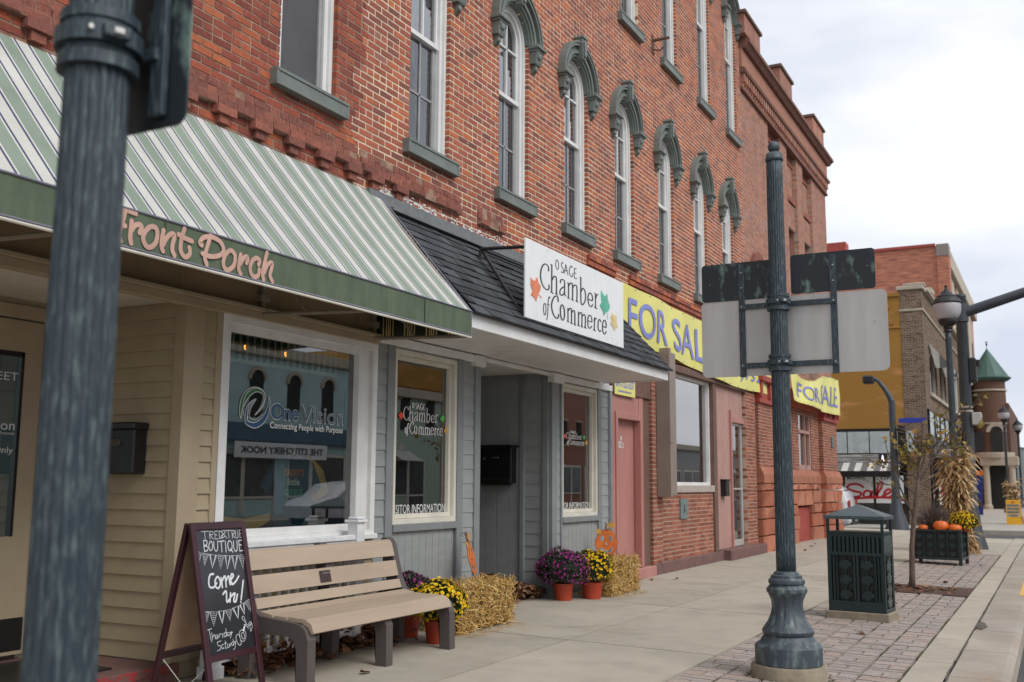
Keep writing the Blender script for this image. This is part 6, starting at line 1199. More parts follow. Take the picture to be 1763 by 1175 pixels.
# ---------------------------------------------------------------- sandwich board
ab=thing('chalkboard_sign','maroon framed sandwich board with white chalk lettering and bunting','sandwich board',(.5,5.45,0))
AN=.065; dY=Vector((-math.sin(AN),math.cos(AN),0)); nX=Vector((math.cos(AN),math.sin(AN),0)); up=Vector((0,0,1))*math.cos(.209)-nX*math.sin(.209); up2=Vector((0,0,1))*math.cos(.209)+nX*math.sin(.209); nrm=dY.cross(up).normalized()
O0=Vector((.674,5.25,.268)); W_,H_=.478,.822
def bd(O,U,V,Nn): return lambda u,v,o:tuple(O+U*u+V*v+Nn*o)
TB=bd(O0,dY,up,nrm)
def pbox(mb,T,u0,u1,v0,v1,o0,o1): mb.bev(u0,u1,v0,v1,o0,o1,.003,None,lambda a,b,c:T(a,b,c))
s=MB()
for u in (-.045,W_): pbox(s,TB,u,u+.045,-.30,H_+.045,-.014,.014)
pbox(s,TB,0,W_,H_,H_+.045,-.014,.014); pbox(s,TB,0,W_,-.045,0,-.014,.014); s.build('front_frame','maroon',ab)
s=MB(); pbox(s,TB,-.002,W_+.002,-.002,H_+.002,-.006,-.002); s.build('chalkboard','chalk',ab)
top=O0+up*(H_+.045); O1=top-nX*.012-up2*(H_+.045); n2=dY.cross(up2).normalized(); TB2=bd(O1,dY,up2,n2)
s=MB()
for u in (-.045,W_): pbox(s,TB2,u,u+.045,-.28,H_+.045,-.03,-.002)
pbox(s,TB2,0,W_,-.045,0,-.03,-.002); pbox(s,TB2,0,W_,H_,H_+.045,-.03,-.002); s.build('rear_frame','maroon',ab)
s=MB(); pbox(s,TB2,0,W_,0,H_,-.02,-.012); s.build('rear_panel','cork',ab)
s=MB(); s.tube([tuple(O0+up*-.05),tuple((O0+O1)/2+Vector((0,0,-.22))),tuple(O1+up2*-.05)],.003,5); s.build('stay_cord','cream',ab)
TC=lambda u,v,o:TB(u*W_,v*H_,o+.001)
def norm_pen(mb,st,w): pen(mb,[[(a*W_,b*H_) for a,b in q] for q in st],w,lambda u,v,o:TB(u,v,o*.5+.0005),lift=.0001)
s=MB(); norm_pen(s,D['AF']['thin'],.0038); norm_pen(s,D['AF']['mid'],.0065); norm_pen(s,D['AF']['thick'],.014)
for k,t in enumerate(D['AF']['bunt']):
    pts=[(a*W_,b*H_) for a,b in t]; pen(s,[pts+[pts[0]]],.003,lambda u,v,o:TB(u,v,.0006),sm=False,cap=False)
    a,b,c=[Vector(p) for p in pts]
    if k%7 in (2,4,12-7): 
        for f in (.0,.36): q=lambda P,f=f:(a+b+c)/3+(P-(a+b+c)/3)*(1-f)
        pen(s,[[tuple(a+(b-a)*.15),tuple(c),tuple(b+(a-b)*.15)]],.008,lambda u,v,o:TB(u,v,.0007),sm=False,cap=False)
    else:
        for i in range(1,7):
            f=i/7.5; l=a+(c-a)*f; r_=b+(c-b)*f
            if k%2: pen(s,[[tuple(l),tuple(r_+(b-c)*.12)]],.0022,lambda u,v,o:TB(u,v,.0007),sm=False,cap=False)
            else:
                m_=max(1,int((r_-l).length/.011))
                for j in range(m_): p=l+(r_-l)*((j+.5)/m_); s.add([TB(p.x+.003*math.cos(2*PI*q/6),p.y+.003*math.sin(2*PI*q/6),.0007) for q in range(6)],[tuple(range(6))])
s.build('chalk_lettering','chalkw',ab)
# ---------------------------------------------------------------- white railing behind the bench
rl=thing('porch_railing','low white picket railing under the tan shop window behind the bench','railing',(.2,6.7,0)); RX=.17
s=MB(); s.bev(RX-.035,RX+.035,5.85,7.5,.90,.945,.006); s.bev(RX-.02,RX+.02,5.85,7.5,.86,.90,.003); s.build('top_rail','pot_dark',rl)
s=MB(); s.bev(RX-.025,RX+.025,5.85,7.5,.09,.14,.004); s.build('bottom_rail','pot_dark',rl)
for yc in (5.8,7.52):
    s=MB(); s.bev(RX-.055,RX+.055,yc-.055,yc+.055,-.01,1.05,.004); s.bev(RX-.07,RX+.07,yc-.07,yc+.07,-.01,.08,.006); p=s.build('post','pot_dark',rl); s=MB(); s.bev(RX-.075,RX+.075,yc-.075,yc+.075,1.05,1.075,.006); s.bev(RX-.06,RX+.06,yc-.06,yc+.06,1.075,1.10,.015); s.build('post_cap','pot_dark',p)
y=5.95
while y<7.42: s=MB(); s.bev(RX-.016,RX+.016,y-.016,y+.016,.13,.87,.003); s.build('picket','pot_dark',rl); y+=.112
# ---------------------------------------------------------------- straw bales
def bale(x0,x1,y0,y1,h,label,rs,n=3600):
    rd=random.Random(rs); r=thing('straw_bale',label,'straw bale',((x0+x1)/2,(y0+y1)/2,0),group='straw bales along the shop fronts')
    s=MB(); s.bev(x0+.03,x1-.03,y0+.03,y1-.03,gz(x0),h-.03,.03); s.build('core',mat('straw_core',(.2,.12,.04),.95,(.1,.06,.02),ns=40),r)
    s=MB()
    for i in range(n):
        f=rd.random()
        if f<.34: p=Vector((x1-rd.uniform(0,.05),rd.uniform(y0,y1),rd.uniform(.0,h))); nn=Vector((1,0,0))
        elif f<.62: p=Vector((rd.uniform(x0,x1),rd.uniform(y0,y1),h-rd.uniform(0,.05)+.02*math.sin(i))); nn=Vector((0,0,1))
        elif f<.8: p=Vector((rd.uniform(x0,x1),y0+rd.uniform(0,.05),rd.uniform(0,h))); nn=Vector((0,-1,0))
        elif f<.92: p=Vector((rd.uniform(x0,x1),y1-rd.uniform(0,.05),rd.uniform(0,h))); nn=Vector((0,1,0))
        else: p=Vector((x0+rd.uniform(0,.05),rd.uniform(y0,y1),rd.uniform(0,h))); nn=Vector((-1,0,0))
        d=Vector((rd.gauss(0,1),rd.gauss(0,1),rd.gauss(0,.8))); d-=nn*d.dot(nn)*rd.uniform(.5,.95); d.normalize(); L_=rd.uniform(.04,.16); w_=rd.uniform(.0018,.0042)
        sd=d.cross(nn); sd=sd.normalized()*w_ if sd.length>0 else Vector((w_,0,0)); a=p-d*L_/2; b=p+d*L_/2+nn*rd.uniform(-.01,.035); m_=(a+b)/2+nn*.008
        if min(a.z,b.z)<gz(x1)+.002: a.z=max(a.z,.0); b.z=max(b.z,.0); m_.z=max(m_.z,.003)
        s.add([a-sd,a+sd,m_-sd,m_+sd,b-sd,b+sd,m_+nn*.002],[(0,1,3,2),(2,3,5,4)])
    for i in range(260):  # loose straw on the pavement
        a=Vector((rd.uniform(x1-.02,x1+.16),rd.uniform(y0-.08,y1+.05),0)); t=rd.uniform(0,6.28); L_=rd.uniform(.03,.1); b=a+Vector((math.cos(t),math.sin(t),0))*L_; a.z=gz(a.x)+.004; b.z=gz(b.x)+rd.uniform(.004,.012); sd=Vector((-math.sin(t),math.cos(t),0))*.0018
        s.add([a-sd,a+sd,b+sd,b-sd],[(0,1,2,3)])
    s.build('straw','straw',r); return r
bale(.22,.64,8.55,9.62,.43,'straw bale between the yellow mums and the recessed entrance',1)
bale(.18,.62,12.33,13.30,.43,'straw bale in front of the pink door with a tin pumpkin on top',2)
# ---------------------------------------------------------------- potted mums
def mum(x,y,rad,zc,sz,fol,flo,label,rs,pr=.118,ph=.20,nfl=230,core=True,cat='potted flowers'):
    rd=random.Random(rs); z0=gz(x); r=thing('potted_mum',label,cat,(x,y,z0),group='potted chrysanthemums')
    s=MB(); s.lathe([(z0,pr*.86),(z0+ph*.75,pr*.98),(z0+ph*.80,pr*1.02),(z0+ph,pr*1.04),(z0+ph,pr*.98),(z0+ph*.9,pr*.95)],(x,y),28); s.build('pot','pot',r,smooth=True)
    s=MB(); s.ball((x,y,zc),rad*.8,14,10,(1,1,sz*.85)); 
    def pt(k=1):
        while 1:
            d=Vector((rd.gauss(0,1),rd.gauss(0,1),rd.gauss(.25,1))).normalized()
            if d.z>-.65: break
        bump_=1+.07*math.sin(d.x*7+rs)+.06*math.cos(d.y*9+rs*2)
        return d,Vector((x+d.x*rad*k*bump_,y+d.y*rad*k*bump_,max(z0+.05,zc+d.z*rad*sz*k*bump_)))
    for i in range(2600):
        d,p=pt(rd.uniform(.72,1.0)); a=Vector((rd.gauss(0,1),rd.gauss(0,1),rd.gauss(0,1))).normalized(); u=(d*.5+a).normalized(); v=u.cross(Vector((rd.gauss(0,1),rd.gauss(0,1),rd.gauss(0,1)))).normalized(); L_=rd.uniform(.012,.026)
        s.add([p-u*L_,p+v*L_*.5,p+u*L_,p-v*L_*.5],[(0,1,2,3)])
    s.build('foliage',fol,r)
    s=MB(); c=MB()
    for i in range(nfl):
        d,p=pt(rd.uniform(.94,1.06)); fr_=rd.uniform(.011,.021)*(1 if rd.random()>.2 else .6); a=d.cross(Vector((0,0,1))); a=a.normalized() if a.length>.01 else Vector((1,0,0)); b=d.cross(a); tilt=Vector((rd.gauss(0,.3),rd.gauss(0,.3),rd.gauss(.1,.3))); d2=(d+tilt).normalized(); a=(a-d2*a.dot(d2)).normalized(); b=d2.cross(a)
        n=9; rim=[]; 
        for k in range(2*n): t=PI*k/n; q=fr_*(1 if k%2==0 else .72); rim.append(p+(a*math.cos(t)+b*math.sin(t))*q+d2*.004)
        s.add([p-d2*.004]+rim,[(0,k+1,(k+1)%(2*n)+1) for k in range(2*n)],rd.random())
        if core: s2=fr_*.2; c.add([p+(a*math.cos(PI*k/3)+b*math.sin(PI*k/3))*s2+d2*.003 for k in range(6)],[tuple(range(6))])
    s.build('blossoms',flo,r)
    if core: c.build('flower_centres','fl_core',r)
    return r
mum(.67,7.98+.12,.235,.33,.85,'foliage','yellow_fl','yellow mum in an orange pot tucked beside the bench leg',1,nfl=620)
mum(.26,8.22,.24,.40,.7,'fol_purple','purple_fl','purple mum in an orange pot half hidden behind the bench end',2,core=False,nfl=260)
mum(.24,11.70,.335,.36,.72,'fol_purple','purple_fl','large purple mum in an orange pot by the recessed entrance',3,core=False,nfl=420)
mum(.46,12.08,.27,.37,.75,'foliage','yellow_fl','yellow mum in an orange pot between the purple mum and the straw bale',4,nfl=560,pr=.125)
# ---------------------------------------------------------------- tin pumpkins
def holes(polys,depth,T,name,m,parent):
    cu=bpy.data.curves.new('c','CURVE'); cu.dimensions='2D'; cu.fill_mode='BOTH'; cu.extrude=depth/2
    for P in polys:
        sp_=cu.splines.new('POLY'); sp_.points.add(len(P)-1)
        for q,p in zip(sp_.points,P): q.co=(p[0],p[1],0,1)
        sp_.use_cyclic_u=True
    o=bpy.data.objects.new('c',cu); col.objects.link(o); dg=bpy.context.evaluated_depsgraph_get(); dg.update(); me=bpy.data.meshes.new_from_object(o.evaluated_get(dg)); bpy.data.objects.remove(o)
    s=MB(); s.add([T(*v.co) for v in me.vertices],[tuple(p.vertices) for p in me.polygons]); return s.build(name,m,parent)
def tin_pumpkin(loc,ang,tilt,label,sc=1):
    r=thing('tin_pumpkin',label,'pumpkin cutout',loc,group='painted tin jack o lanterns')
    U=Vector((math.cos(ang),math.sin(ang),0)); Nn=Vector((-math.sin(ang),math.cos(ang),0)); V=(Vector((0,0,1))*math.cos(tilt)+Nn*math.sin(tilt)); N2=U.cross(V)
    T=lambda x,y,z:tuple(Vector(loc)+U*x*sc+V*y*sc+N2*z)
    body=[]; n=40
    for i in range(n):
        t=2*PI*i/n; R_=1+.035*math.cos(t*6); body.append((.135*R_*math.cos(t),.17+.155*R_*math.sin(t)*(1-.06*math.cos(2*t))))
    el=lambda cx,cy,rx,ry,n=12:[(cx+rx*math.cos(2*PI*i/n),cy+ry*math.sin(2*PI*i/n)) for i in range(n)]
    eye1=el(-.052,.225,.022,.038); eye2=el(.055,.225,.022,.038); nose=[(-.018,.15),(.018,.15),(.0,.185)]
    mouth=[(-.085,.125),(-.06,.105),(-.045,.115),(-.035,.09),(-.01,.08),(0,.098),(.012,.08),(.04,.088),(.05,.112),(.065,.10),(.09,.13),(.075,.085),(.045,.055),(0,.042),(-.045,.055),(-.075,.09)]
    holes([body,eye1,eye2,nose,mouth],.008,T,'face','tinpump',r)
    s=MB(); 
    for k in range(n): a,b=body[k],body[(k+1)%n]; s.tube([T(a[0],a[1],0),T(b[0],b[1],0)],.0035,5)
    s.tube([T(.015,.32,0),T(-.005,.36,0),T(.005,.40,0),T(-.015,.42,0)],[.016,.013,.011,.009],8); s.tube([T(0,.02,0),T(0,-.12,0)],.006,6); s.build('stem_and_rim',mat('rusty_tin',(.3,.1,.02),.6,(.2,.07,.02)),r)
    s=MB()
    for cx,cy,q,ro in ((.07,.38,.06,.3),(-.085,.31,.05,2.2)):
        s.add([T(a,b,.01) for a,b in maple(cx,cy,q,ro)],[tuple(range(21))])
    s.build('tin_leaf',mat('golden_tin',(.6,.33,.04),.5,(.45,.22,.02)),r)
    s=MB(); rd=random.Random(4); pts=[T(.07+.012*math.cos(i*1.1)+i*.0,.37+.006*i,.012*math.sin(i*1.1)) for i in range(12)]; s.tube(pts,.0022,4); pts=[T(-.05-.012*i,.41+.02*math.sin(i*.9),.02*math.cos(i*.9)) for i in range(12)]; s.tube(pts,.0022,4); s.build('wire_tendril','iron',r)
    return r
tin_pumpkin((.33,12.86,.44),R(24),R(6),'flat orange jack o lantern facing the street on the right hand straw bale',1.08)
tin_pumpkin((.30,9.42,.46),R(107),R(14),'orange tin jack o lantern seen edge on above the left hand straw bale',1.05)
# ---------------------------------------------------------------- fallen leaves
def leaf_pile(name,label,n,fn,rs,cat='fallen leaves'):
    rd=random.Random(rs); s=MB()
    for i in range(n):
        x,y,h=fn(rd); z=gz(x)+.006+h; r=rd.uniform(.025,.055); a=rd.uniform(0,6.28); t=rd.gauss(0,.5); t2=rd.gauss(0,.5)
        u=Vector((math.cos(a),math.sin(a),t)).normalized(); v=u.cross(Vector((t2,rd.gauss(0,.3),1))).normalized(); nn=u.cross(v); c=Vector((x,y,z+r*.3)); cu_=rd.uniform(.2,.6)
        P=[c+u*r+nn*r*cu_,c+u*r*.3+v*r*.6,c-u*r*.5+v*r*.75+nn*r*cu_*.6,c-u*r*.9,c-u*r*.5-v*r*.75+nn*r*cu_*.6,c+u*r*.3-v*r*.6,c]
        P=[Vector((p.x,p.y,max(p.z,gz(p.x)+.003))) for p in P]
        s.add(P,[(6,k,(k+1)%6) for k in range(6)])
    o=s.build(name,'deadleaf'); tag(o,label,cat,kind='stuff'); return o
leaf_pile('fallen_leaves','brown dry leaves drifted under the white railing',900,lambda rd:(rd.uniform(-.0,.33) if rd.random()<.8 else rd.uniform(0,.5),rd.uniform(5.9,8.1),abs(rd.gauss(0,.06))),1)
def fnl(rd):
    y=rd.uniform(9.99,11.8); x=rd.uniform(-1.2,.12)-.15; return (x,y,rd.uniform(0,1)**.6*max(.0,.5-.2*(y-9.75)))
leaf_pile('fallen_leaves','heap of brown leaves in the recessed entrance behind the straw bale',3200,fnl,2)
leaf_pile('fallen_leaves','loose dry leaves scattered over the pavement and brick band',26,lambda rd:(rd.choice((rd.uniform(.2,1.2),rd.uniform(3,4.4))),rd.uniform(5,28),0),3)
# ---------------------------------------------------------------- litter bin
RB=R(-6.1); bx,by=3.625,12.40
lb=thing('litter_bin','dark green litter bin with leaf cutouts and a sloping lid on a concrete block','litter bin',(bx,by,-.08),RB)
cR,sR=math.cos(RB),math.sin(RB)
def LBT(f): return f
hw,hd=.315,.20
s=MB(); s.bev(-.345,.345,-.225,.225,-.02,.085,.008); s.build('concrete_block','concrete',lb,local=True)
s=MB()
for x in (-hw,hw-.03):
    for y in (-hd,hd-.03): s.bev(x,x+.03,y,y+.03,.085,1.10,.002)
for z0_,z1_ in ((.085,.125),(.925,.95),(.70,.735)):
    s.bev(-hw+.03,hw-.03,-hd,-hd+.012,z0_,z1_,.002); s.bev(-hw+.03,hw-.03,hd-.012,hd,z0_,z1_,.002); s.bev(-hw,-hw+.012,-hd+.03,hd-.03,z0_,z1_,.002); s.bev(hw-.012,hw,-hd+.03,hd-.03,z0_,z1_,.002)
s.bev(-hw-.005,hw+.005,-hd-.005,hd+.005,.95,.965,.002); s.build('frame','bin_green',lb,local=True)
s=MB(); s.box(-hw+.03,hw-.03,-hd+.04,hd-.04,.12,.93); s.build('liner','black',lb,local=True)
def slatpanel(axis):
    s=MB(); half=(hw if axis=='x' else hd)-.03; fx=(lambda a,b,z0,z1,s=s:s.bev(a,b,-hd+.002,-hd+.010,z0,z1,.001)) if axis=='x' else (lambda a,b,z0,z1,s=s:s.bev(hw-.010,hw-.002,a,b,z0,z1,.001))
    p=.047 if axis=='x' else .05; a=-half
    if axis=='x':
        while a<half-.01: fx(a+.0,min(a+p*.62,half),.73,.905); a+=p
        fx(-half,half,.905,.925); fx(-half,half,.115,.20)
        for a,b in ((-half,-half+.014),(-half+.03,-half+.05),(-half+.065,-half+.085),(-.022,-.006),(.004,.024),(half-.085,half-.062),(half-.046,half-.03),(half-.014,half)): fx(a,b,.2,.7)
        for cx in (-.115,.122):
            for cz in (.285,.45,.615):
                P=maple(cx,cz,.098,PI+.1,.88); s.prism(P,-hd+.001,-hd+.008,lambda p,q,w_:(p,w_,q))
            fx(cx-.1,cx-.09,.2,.7); fx(cx+.085,cx+.095,.2,.7)
    else:
        fx(-half,half,.74,.92)
        for cz in (.2,.33,.46,.59): P=maple(0,cz+.02,.12,PI,.95); s.prism(P,hw-.009,hw-.002,lambda p,q,w_:(w_,p,q))
        for a in (-half,half-.015,): fx(a,a+.015,.12,.72)
    return s
slatpanel('x').build('front_panel','bin_green',lb,local=True)
slatpanel('y').build('side_panel',mat('side_mesh',(.1,.12,.11),.4,(.03,.05,.05),ns=20),lb,local=True)
s=MB(); s.bev(-hw-.02,hw+.02,-hd-.02,hd+.02,1.10,1.135,.003); a,b=hw+.02,hd+.02; s.add([(-a,-b,1.136),(a,-b,1.136),(a,b,1.136),(-a,b,1.136),(0,0,1.265)],[(0,1,4),(1,2,4),(2,3,4),(3,0,4)]); s.build('lid','roof_teal',lb,local=True)
# ---------------------------------------------------------------- tree grate and sapling
tg=thing('tree_grate','rusty leaf covered tree grate around the sapling','tree grate',(3.75,16.35,-.08)); s=MB(); rd=random.Random(6)
s.quad((3.0,15.72,gz(3)-.006),(4.48,15.72,gz(4.48)-.006),(4.48,16.93,gz(4.48)-.006),(3.0,16.93,gz(3)-.006))
for k in range(34):
    y=15.74+k*.035; 
    for x0_,x1_ in ((3.0,3.42),(3.46,4.0),(4.04,4.47)): s.add([(x0_,y,gz(x0_)),(x1_,y,gz(x1_)),(x1_,y+.018,gz(x1_)),(x0_,y+.018,gz(x0_))],[(0,1,2,3)])
s.build('grate','grate',tg)
leaf_pile('fallen_leaves','small rusty leaves caught on the tree grate',170,lambda rd:(rd.uniform(3.0,4.3),rd.uniform(15.9,16.9),-.014),8)
tr=thing('sapling','thin young street tree with sparse yellowing leaves','tree',(3.68,16.43,-.08)); rd=random.Random(21)
s=MB(); s.tube([(3.68,16.43,-.1),(3.69,16.43,.1),(3.70,16.44,.5),(3.75,16.43,.9),(3.80,16.43,1.25),(3.84,16.43,1.5)],[.05,.042,.037,.034,.031,.024],10); s.build('trunk','bark',tr,smooth='all')
s=MB(); tips=[]
def branch(p,d,L_,r,lev):
    r=r*1.15
    n=5; pts=[Vector(p)]; d=Vector(d).normalized()
    for i in range(n):
        d=(d+Vector((rd.gauss(0,.12),rd.gauss(0,.12),rd.gauss(.05,.1)))).normalized(); pts.append(pts[-1]+d*L_/n)
    s.tube([tuple(q) for q in pts],[r*(1-.7*i/n) for i in range(n+1)],6,cap=False)
    if lev>0:
        for k in range(rd.choice((3,4,4))):
            i=rd.randint(1,n); dd=(d+Vector((rd.gauss(0,.75),rd.gauss(0,.75),rd.gauss(.1,.4)))).normalized(); branch(pts[i],dd,L_*rd.uniform(.35,.65),r*.5,lev-1)
    tips.extend(pts[2:])
branch((3.75,16.43,.95),(-.55,.1,1),.75,.016,2); branch((3.84,16.43,1.48),(.05,.1,1),.95,.02,2); branch((3.84,16.43,1.45),(.45,-.05,1),1.3,.017,2); branch((3.8,16.43,1.25),(-.9,.3,.8),1.0,.014,2); branch((3.83,16.43,1.4),(.9,.2,.6),.9,.012,2); branch((3.84,16.43,1.5),(-.95,-.1,.6),.75,.010,1); branch((3.84,16.43,1.5),(.2,.5,1),.8,.014,2)
s.build('branches','bark',tr)
s=MB()
for i in range(290):
    p=rd.choice(tips)
    if p.z<1.75 and rd.random()<.5: continue
    p=p+Vector((rd.gauss(0,.03),rd.gauss(0,.03),rd.gauss(-.02,.03))); r=rd.uniform(.03,.06); u=Vector((rd.gauss(0,1),rd.gauss(0,1),rd.gauss(-.6,.8))).normalized(); v=u.cross(Vector((rd.gauss(0,1),rd.gauss(0,1),rd.gauss(0,1)))).normalized(); nn=u.cross(v)
    P=[p,p+u*r*.5+v*r*.65+nn*r*.2,p+u*r*1.2+v*r*.4,p+u*r*1.9,p+u*r*1.2-v*r*.4+nn*r*.15,p+u*r*.5-v*r*.65]; s.add(P,[(0,1,2,3),(0,3,4,5)])
s.build('crown','treeleaf',tr)
# ---------------------------------------------------------------- planter with pumpkins
RP=R(-6); pl=thing('planter_box','dark green square planter box with leaf panels on the brick band','planter',(3.58,21.72,-.08),RP)
s=MB(); a,b=.455,.34
for x in (-a,a-.06):
    for y in (-b,b-.06): s.bev(x,x+.06,y,y+.06,0,.66,.003)
for z0_,z1_ in ((.09,.14),(.615,.655)): s.bev(-a+.06,a-.06,-b+.005,-b+.04,z0_,z1_,.003); s.bev(a-.04,a-.005,-b+.06,b-.06,z0_,z1_,.003); s.bev(-a+.06,a-.06,b-.04,b-.005,z0_,z1_,.003); s.bev(-a+.005,-a+.04,-b+.06,b-.06,z0_,z1_,.003)
for x in (-.21,0,.21): s.bev(x-.012,x+.012,-b+.012,-b+.022,.14,.615,.001)
s.build('frame','bin_green',pl,local=True)
s=MB(); s.box(-a+.05,a-.05,-b+.05,b-.05,.12,.6); s.build('liner','black',pl,local=True)
s=MB()
for cx in (-.3,-.105,.105,.3):
    for cz in (.22,.38,.54): s.prism(maple(cx,cz,.085,PI,1.0),-b+.018,-b+.026,lambda p,q,w_:(p,w_,q))
for cy in (-.14,.1):
    for cz in (.22,.38,.54): s.prism(maple(cy,cz,.085,PI),a-.026,a-.018,lambda p,q,w_:(w_,p,q))
s.build('leaf_panel','bin_green',pl,local=True)
s=MB(); s.box(-a+.05,a-.05,-b+.05,b-.05,.6,.63); s.build('soil',mat('soil',(.03,.02,.012),.95),pl,local=True)
def pumpkin(x,y,z,r,label,sc=(1,1,.8)):
    t=thing('pumpkin',label,'pumpkin',(x,y,z)); s=MB(); n=32; rg=16; vs=[]
    for i in range(rg+1):
        th=PI*i/rg
        for k in range(n):
            a_=2*PI*k/n; q=1-.06*abs(math.sin(a_*5))**.5*0-.05*(1-abs(math.sin(a_*4.5))); dip=.12*r*max(0,math.cos(th))**8
            vs.append((x+r*sc[0]*q*math.sin(th)*math.cos(a_),y+r*sc[1]*q*math.sin(th)*math.sin(a_),z+r*sc[2]+r*sc[2]*math.cos(th)-dip))
    s.add(vs,[(i*n+k,(i+1)*n+k,(i+1)*n+(k+1)%n,i*n+(k+1)%n) for i in range(rg) for k in range(n)]); s.build('shell','pumpkin',t,smooth='all')
    s=MB(); s.tube([(x,y,z+r*sc[2]*1.85),(x+.01,y,z+r*sc[2]*2.1),(x+.03,y-.01,z+r*sc[2]*2.3)],[r*.16,r*.1,r*.09],8); s.build('stem','stem',t)
pumpkin(3.32,21.55,.52,.09,'smallest pumpkin at the left end of the green planter'); pumpkin(3.64,21.50,.52,.145,'large round pumpkin in the middle of the green planter'); pumpkin(3.89,21.46,.52,.115,'squat pumpkin near the yellow mums in the green planter',(1.1,1,.72))
pm=mum(4.02,21.78,.25,.72,.75,'foliage','yellow_fl','yellow mum growing at the street end of the green planter',7,nfl=650,pr=.1,ph=.1)
for ch in list(pm.children):
    if ch.name.startswith('pot'): 
        for v in ch.data.vertices: v.co.z+=.62
gr=thing('ornamental_grass','dark dry ornamental grass clump in the green planter','grass',(3.55,21.85,.55)); s=MB(); rd=random.Random(3)
for i in range(1500):
    a_=rd.uniform(0,6.28); el_=abs(rd.gauss(.55,.35)); L_=rd.uniform(.35,.68); b0=Vector((3.46+rd.gauss(0,.04),21.88+rd.gauss(0,.04),.54)); d=Vector((math.cos(a_)*math.sin(el_),math.sin(a_)*math.sin(el_),math.cos(el_))); m_=b0+d*L_*.6; e=m_+(d+Vector((0,0,-.5))).normalized()*L_*.4; sd=d.cross(Vector((rd.gauss(0,1),rd.gauss(0,1),.1))).normalized()*.0022
    s.add([b0-sd,b0+sd,m_+sd,m_-sd,e],[(0,1,2,3),(3,2,4)])
s.build('blades','grassdry',gr)
# ---------------------------------------------------------------- corn shocks
def corn(x,y,label,rs,H=2.3,rad=.34,n=520,sc=1):
    rd=random.Random(rs); r=thing('corn_shock',label,'corn stalks',(x,y,-.1),group='corn shocks tied to the lamp posts'); s=MB()
    st=[]
    for i in range(34):
        a_=rd.uniform(0,6.28); q=rad*rd.uniform(.3,1); b0=Vector((x+q*math.cos(a_)*1.1+.08,y+q*math.sin(a_)-.1,-.1)); m_=Vector((x+.1*math.cos(a_),y+.1*math.sin(a_),.95*sc)); t=Vector((x+rad*.9*math.cos(a_+.3),y+rad*.9*math.sin(a_+.3),H*rd.uniform(.75,1.0))); s.tube([b0,(b0+m_)/2+Vector((0,0,.05)),m_,(m_+t)/2,t],[.016,.014,.013,.010,.004],6); st.append((b0,m_,t))
    s.build('stalks','husk',r)
    s=MB(); s.lathe([(-.05,rad*.7),(.5,rad*.45),(.95*sc,rad*.32),(H*.6,rad*.6),(H*.8,rad*.4)],(x,y),9); s.build('bundle_core',mat('shock_core',(.25,.16,.07),.95,(.12,.07,.03),ns=14,stretch=(1,1,.1)),r)
    s=MB()
    for i in range(n):
        b0,m_,t=rd.choice(st); f=rd.random()
        p=m_+(t-m_)*f if rd.random()<.8 else b0+(m_-b0)*f
        a_=rd.uniform(0,6.28); o=Vector((math.cos(a_),math.sin(a_),rd.uniform(-.2,1.2))).normalized(); L_=rd.uniform(.18,.45)*sc; w_=rd.uniform(.018,.042); n_=4; pts=[p];d=o
        for k in range(n_): d=(d+Vector((rd.gauss(0,.15),rd.gauss(0,.15),-.38))).normalized(); pts.append(pts[-1]+d*L_/n_)
        sd=o.cross(Vector((0,0,1))); sd=(sd.normalized() if sd.length>.01 else Vector((1,0,0))); sd=(sd+Vector((0,0,rd.gauss(0,.5)))).normalized(); vs=[]
        for k,q in enumerate(pts): ww=w_*(1-abs(k/n_-.3)*1.1); ww=max(ww,.002); vs+=[q-sd*ww,q+sd*ww]
        s.add(vs,[(2*k,2*k+1,2*k+3,2*k+2) for k in range(n_)])
    s.build('dry_leaves','husk',r); return r
c0=corn(3.66,25.45,'tall corn shock tied to the nearest street lamp behind the planter',1,2.3,.31,1300)
corn(4.05,46.6,'small corn shock behind the yellow sandwich board down the street',2,1.75,.3,260,.8)
# ---------------------------------------------------------------- small things down the street
yb_=thing('sandwich_board','small bright yellow sandwich board far down the pavement','sandwich board',(4.06,45.8,-.1)); s=MB(); s.prism([(3.80,-.1),(4.33,-.1),(4.33,.86),(3.80,.86)],45.78,45.81,lambda p,q,w_:(p,w_+(q*.18),q)); s.prism([(3.80,-.1),(4.33,-.1),(4.33,.86),(3.80,.86)],46.12,46.15,lambda p,q,w_:(p,w_-(q*.18),q)); s.build('board','yboard',yb_)
rd=random.Random(9)
for k,w_ in enumerate((.14,.44,.44,.44,.3)):   # lettering too small to read at this distance: rows of short strokes on pale strips
    z=.74-k*.13; q_=MB(); p_=MB(); P_=lambda u,v,o,z=z:(u,45.772+(z+v)*.18-o,z+v)
    if k: p_.add([P_(3.84,-.015,0),P_(4.29,-.015,0),P_(4.29,.085,0),P_(3.84,.085,0)],[(0,1,2,3)]); p_.build('letter_strip','pale',yb_)
    u=4.065-w_/2
    while u<4.065+w_/2-.02:
        c_=rd.uniform(.018,.034); q_.add([P_(u,.0,.004),P_(u+c_*.7,.0,.004),P_(u+c_*.7,.07,.004),P_(u,.07,.004)],[(0,1,2,3)]); u+=c_+.006
    q_.build('lettering','red_ink' if k==0 else 'ink',yb_)
fb=thing('feather_banner','tall dark blue banner with an orange top standing before the turret','banner',(2.0,60,0)); s=MB(); s.prism([(1.72,-.1),(2.14,-.1),(2.22,2.0),(1.85,2.2)],60,60.05,lambda p,q,w_:(p,w_,q)); s.build('cloth','blue',fb); s=MB(); s.bev(1.85,2.24,59.93,59.98,1.95,2.2,.01); s.build('light_panel','orange',fb)
s=MB(); s.bev(1.68,1.71,60,60.05,-.1,2.9,.005); s.build('pole','pale',fb)
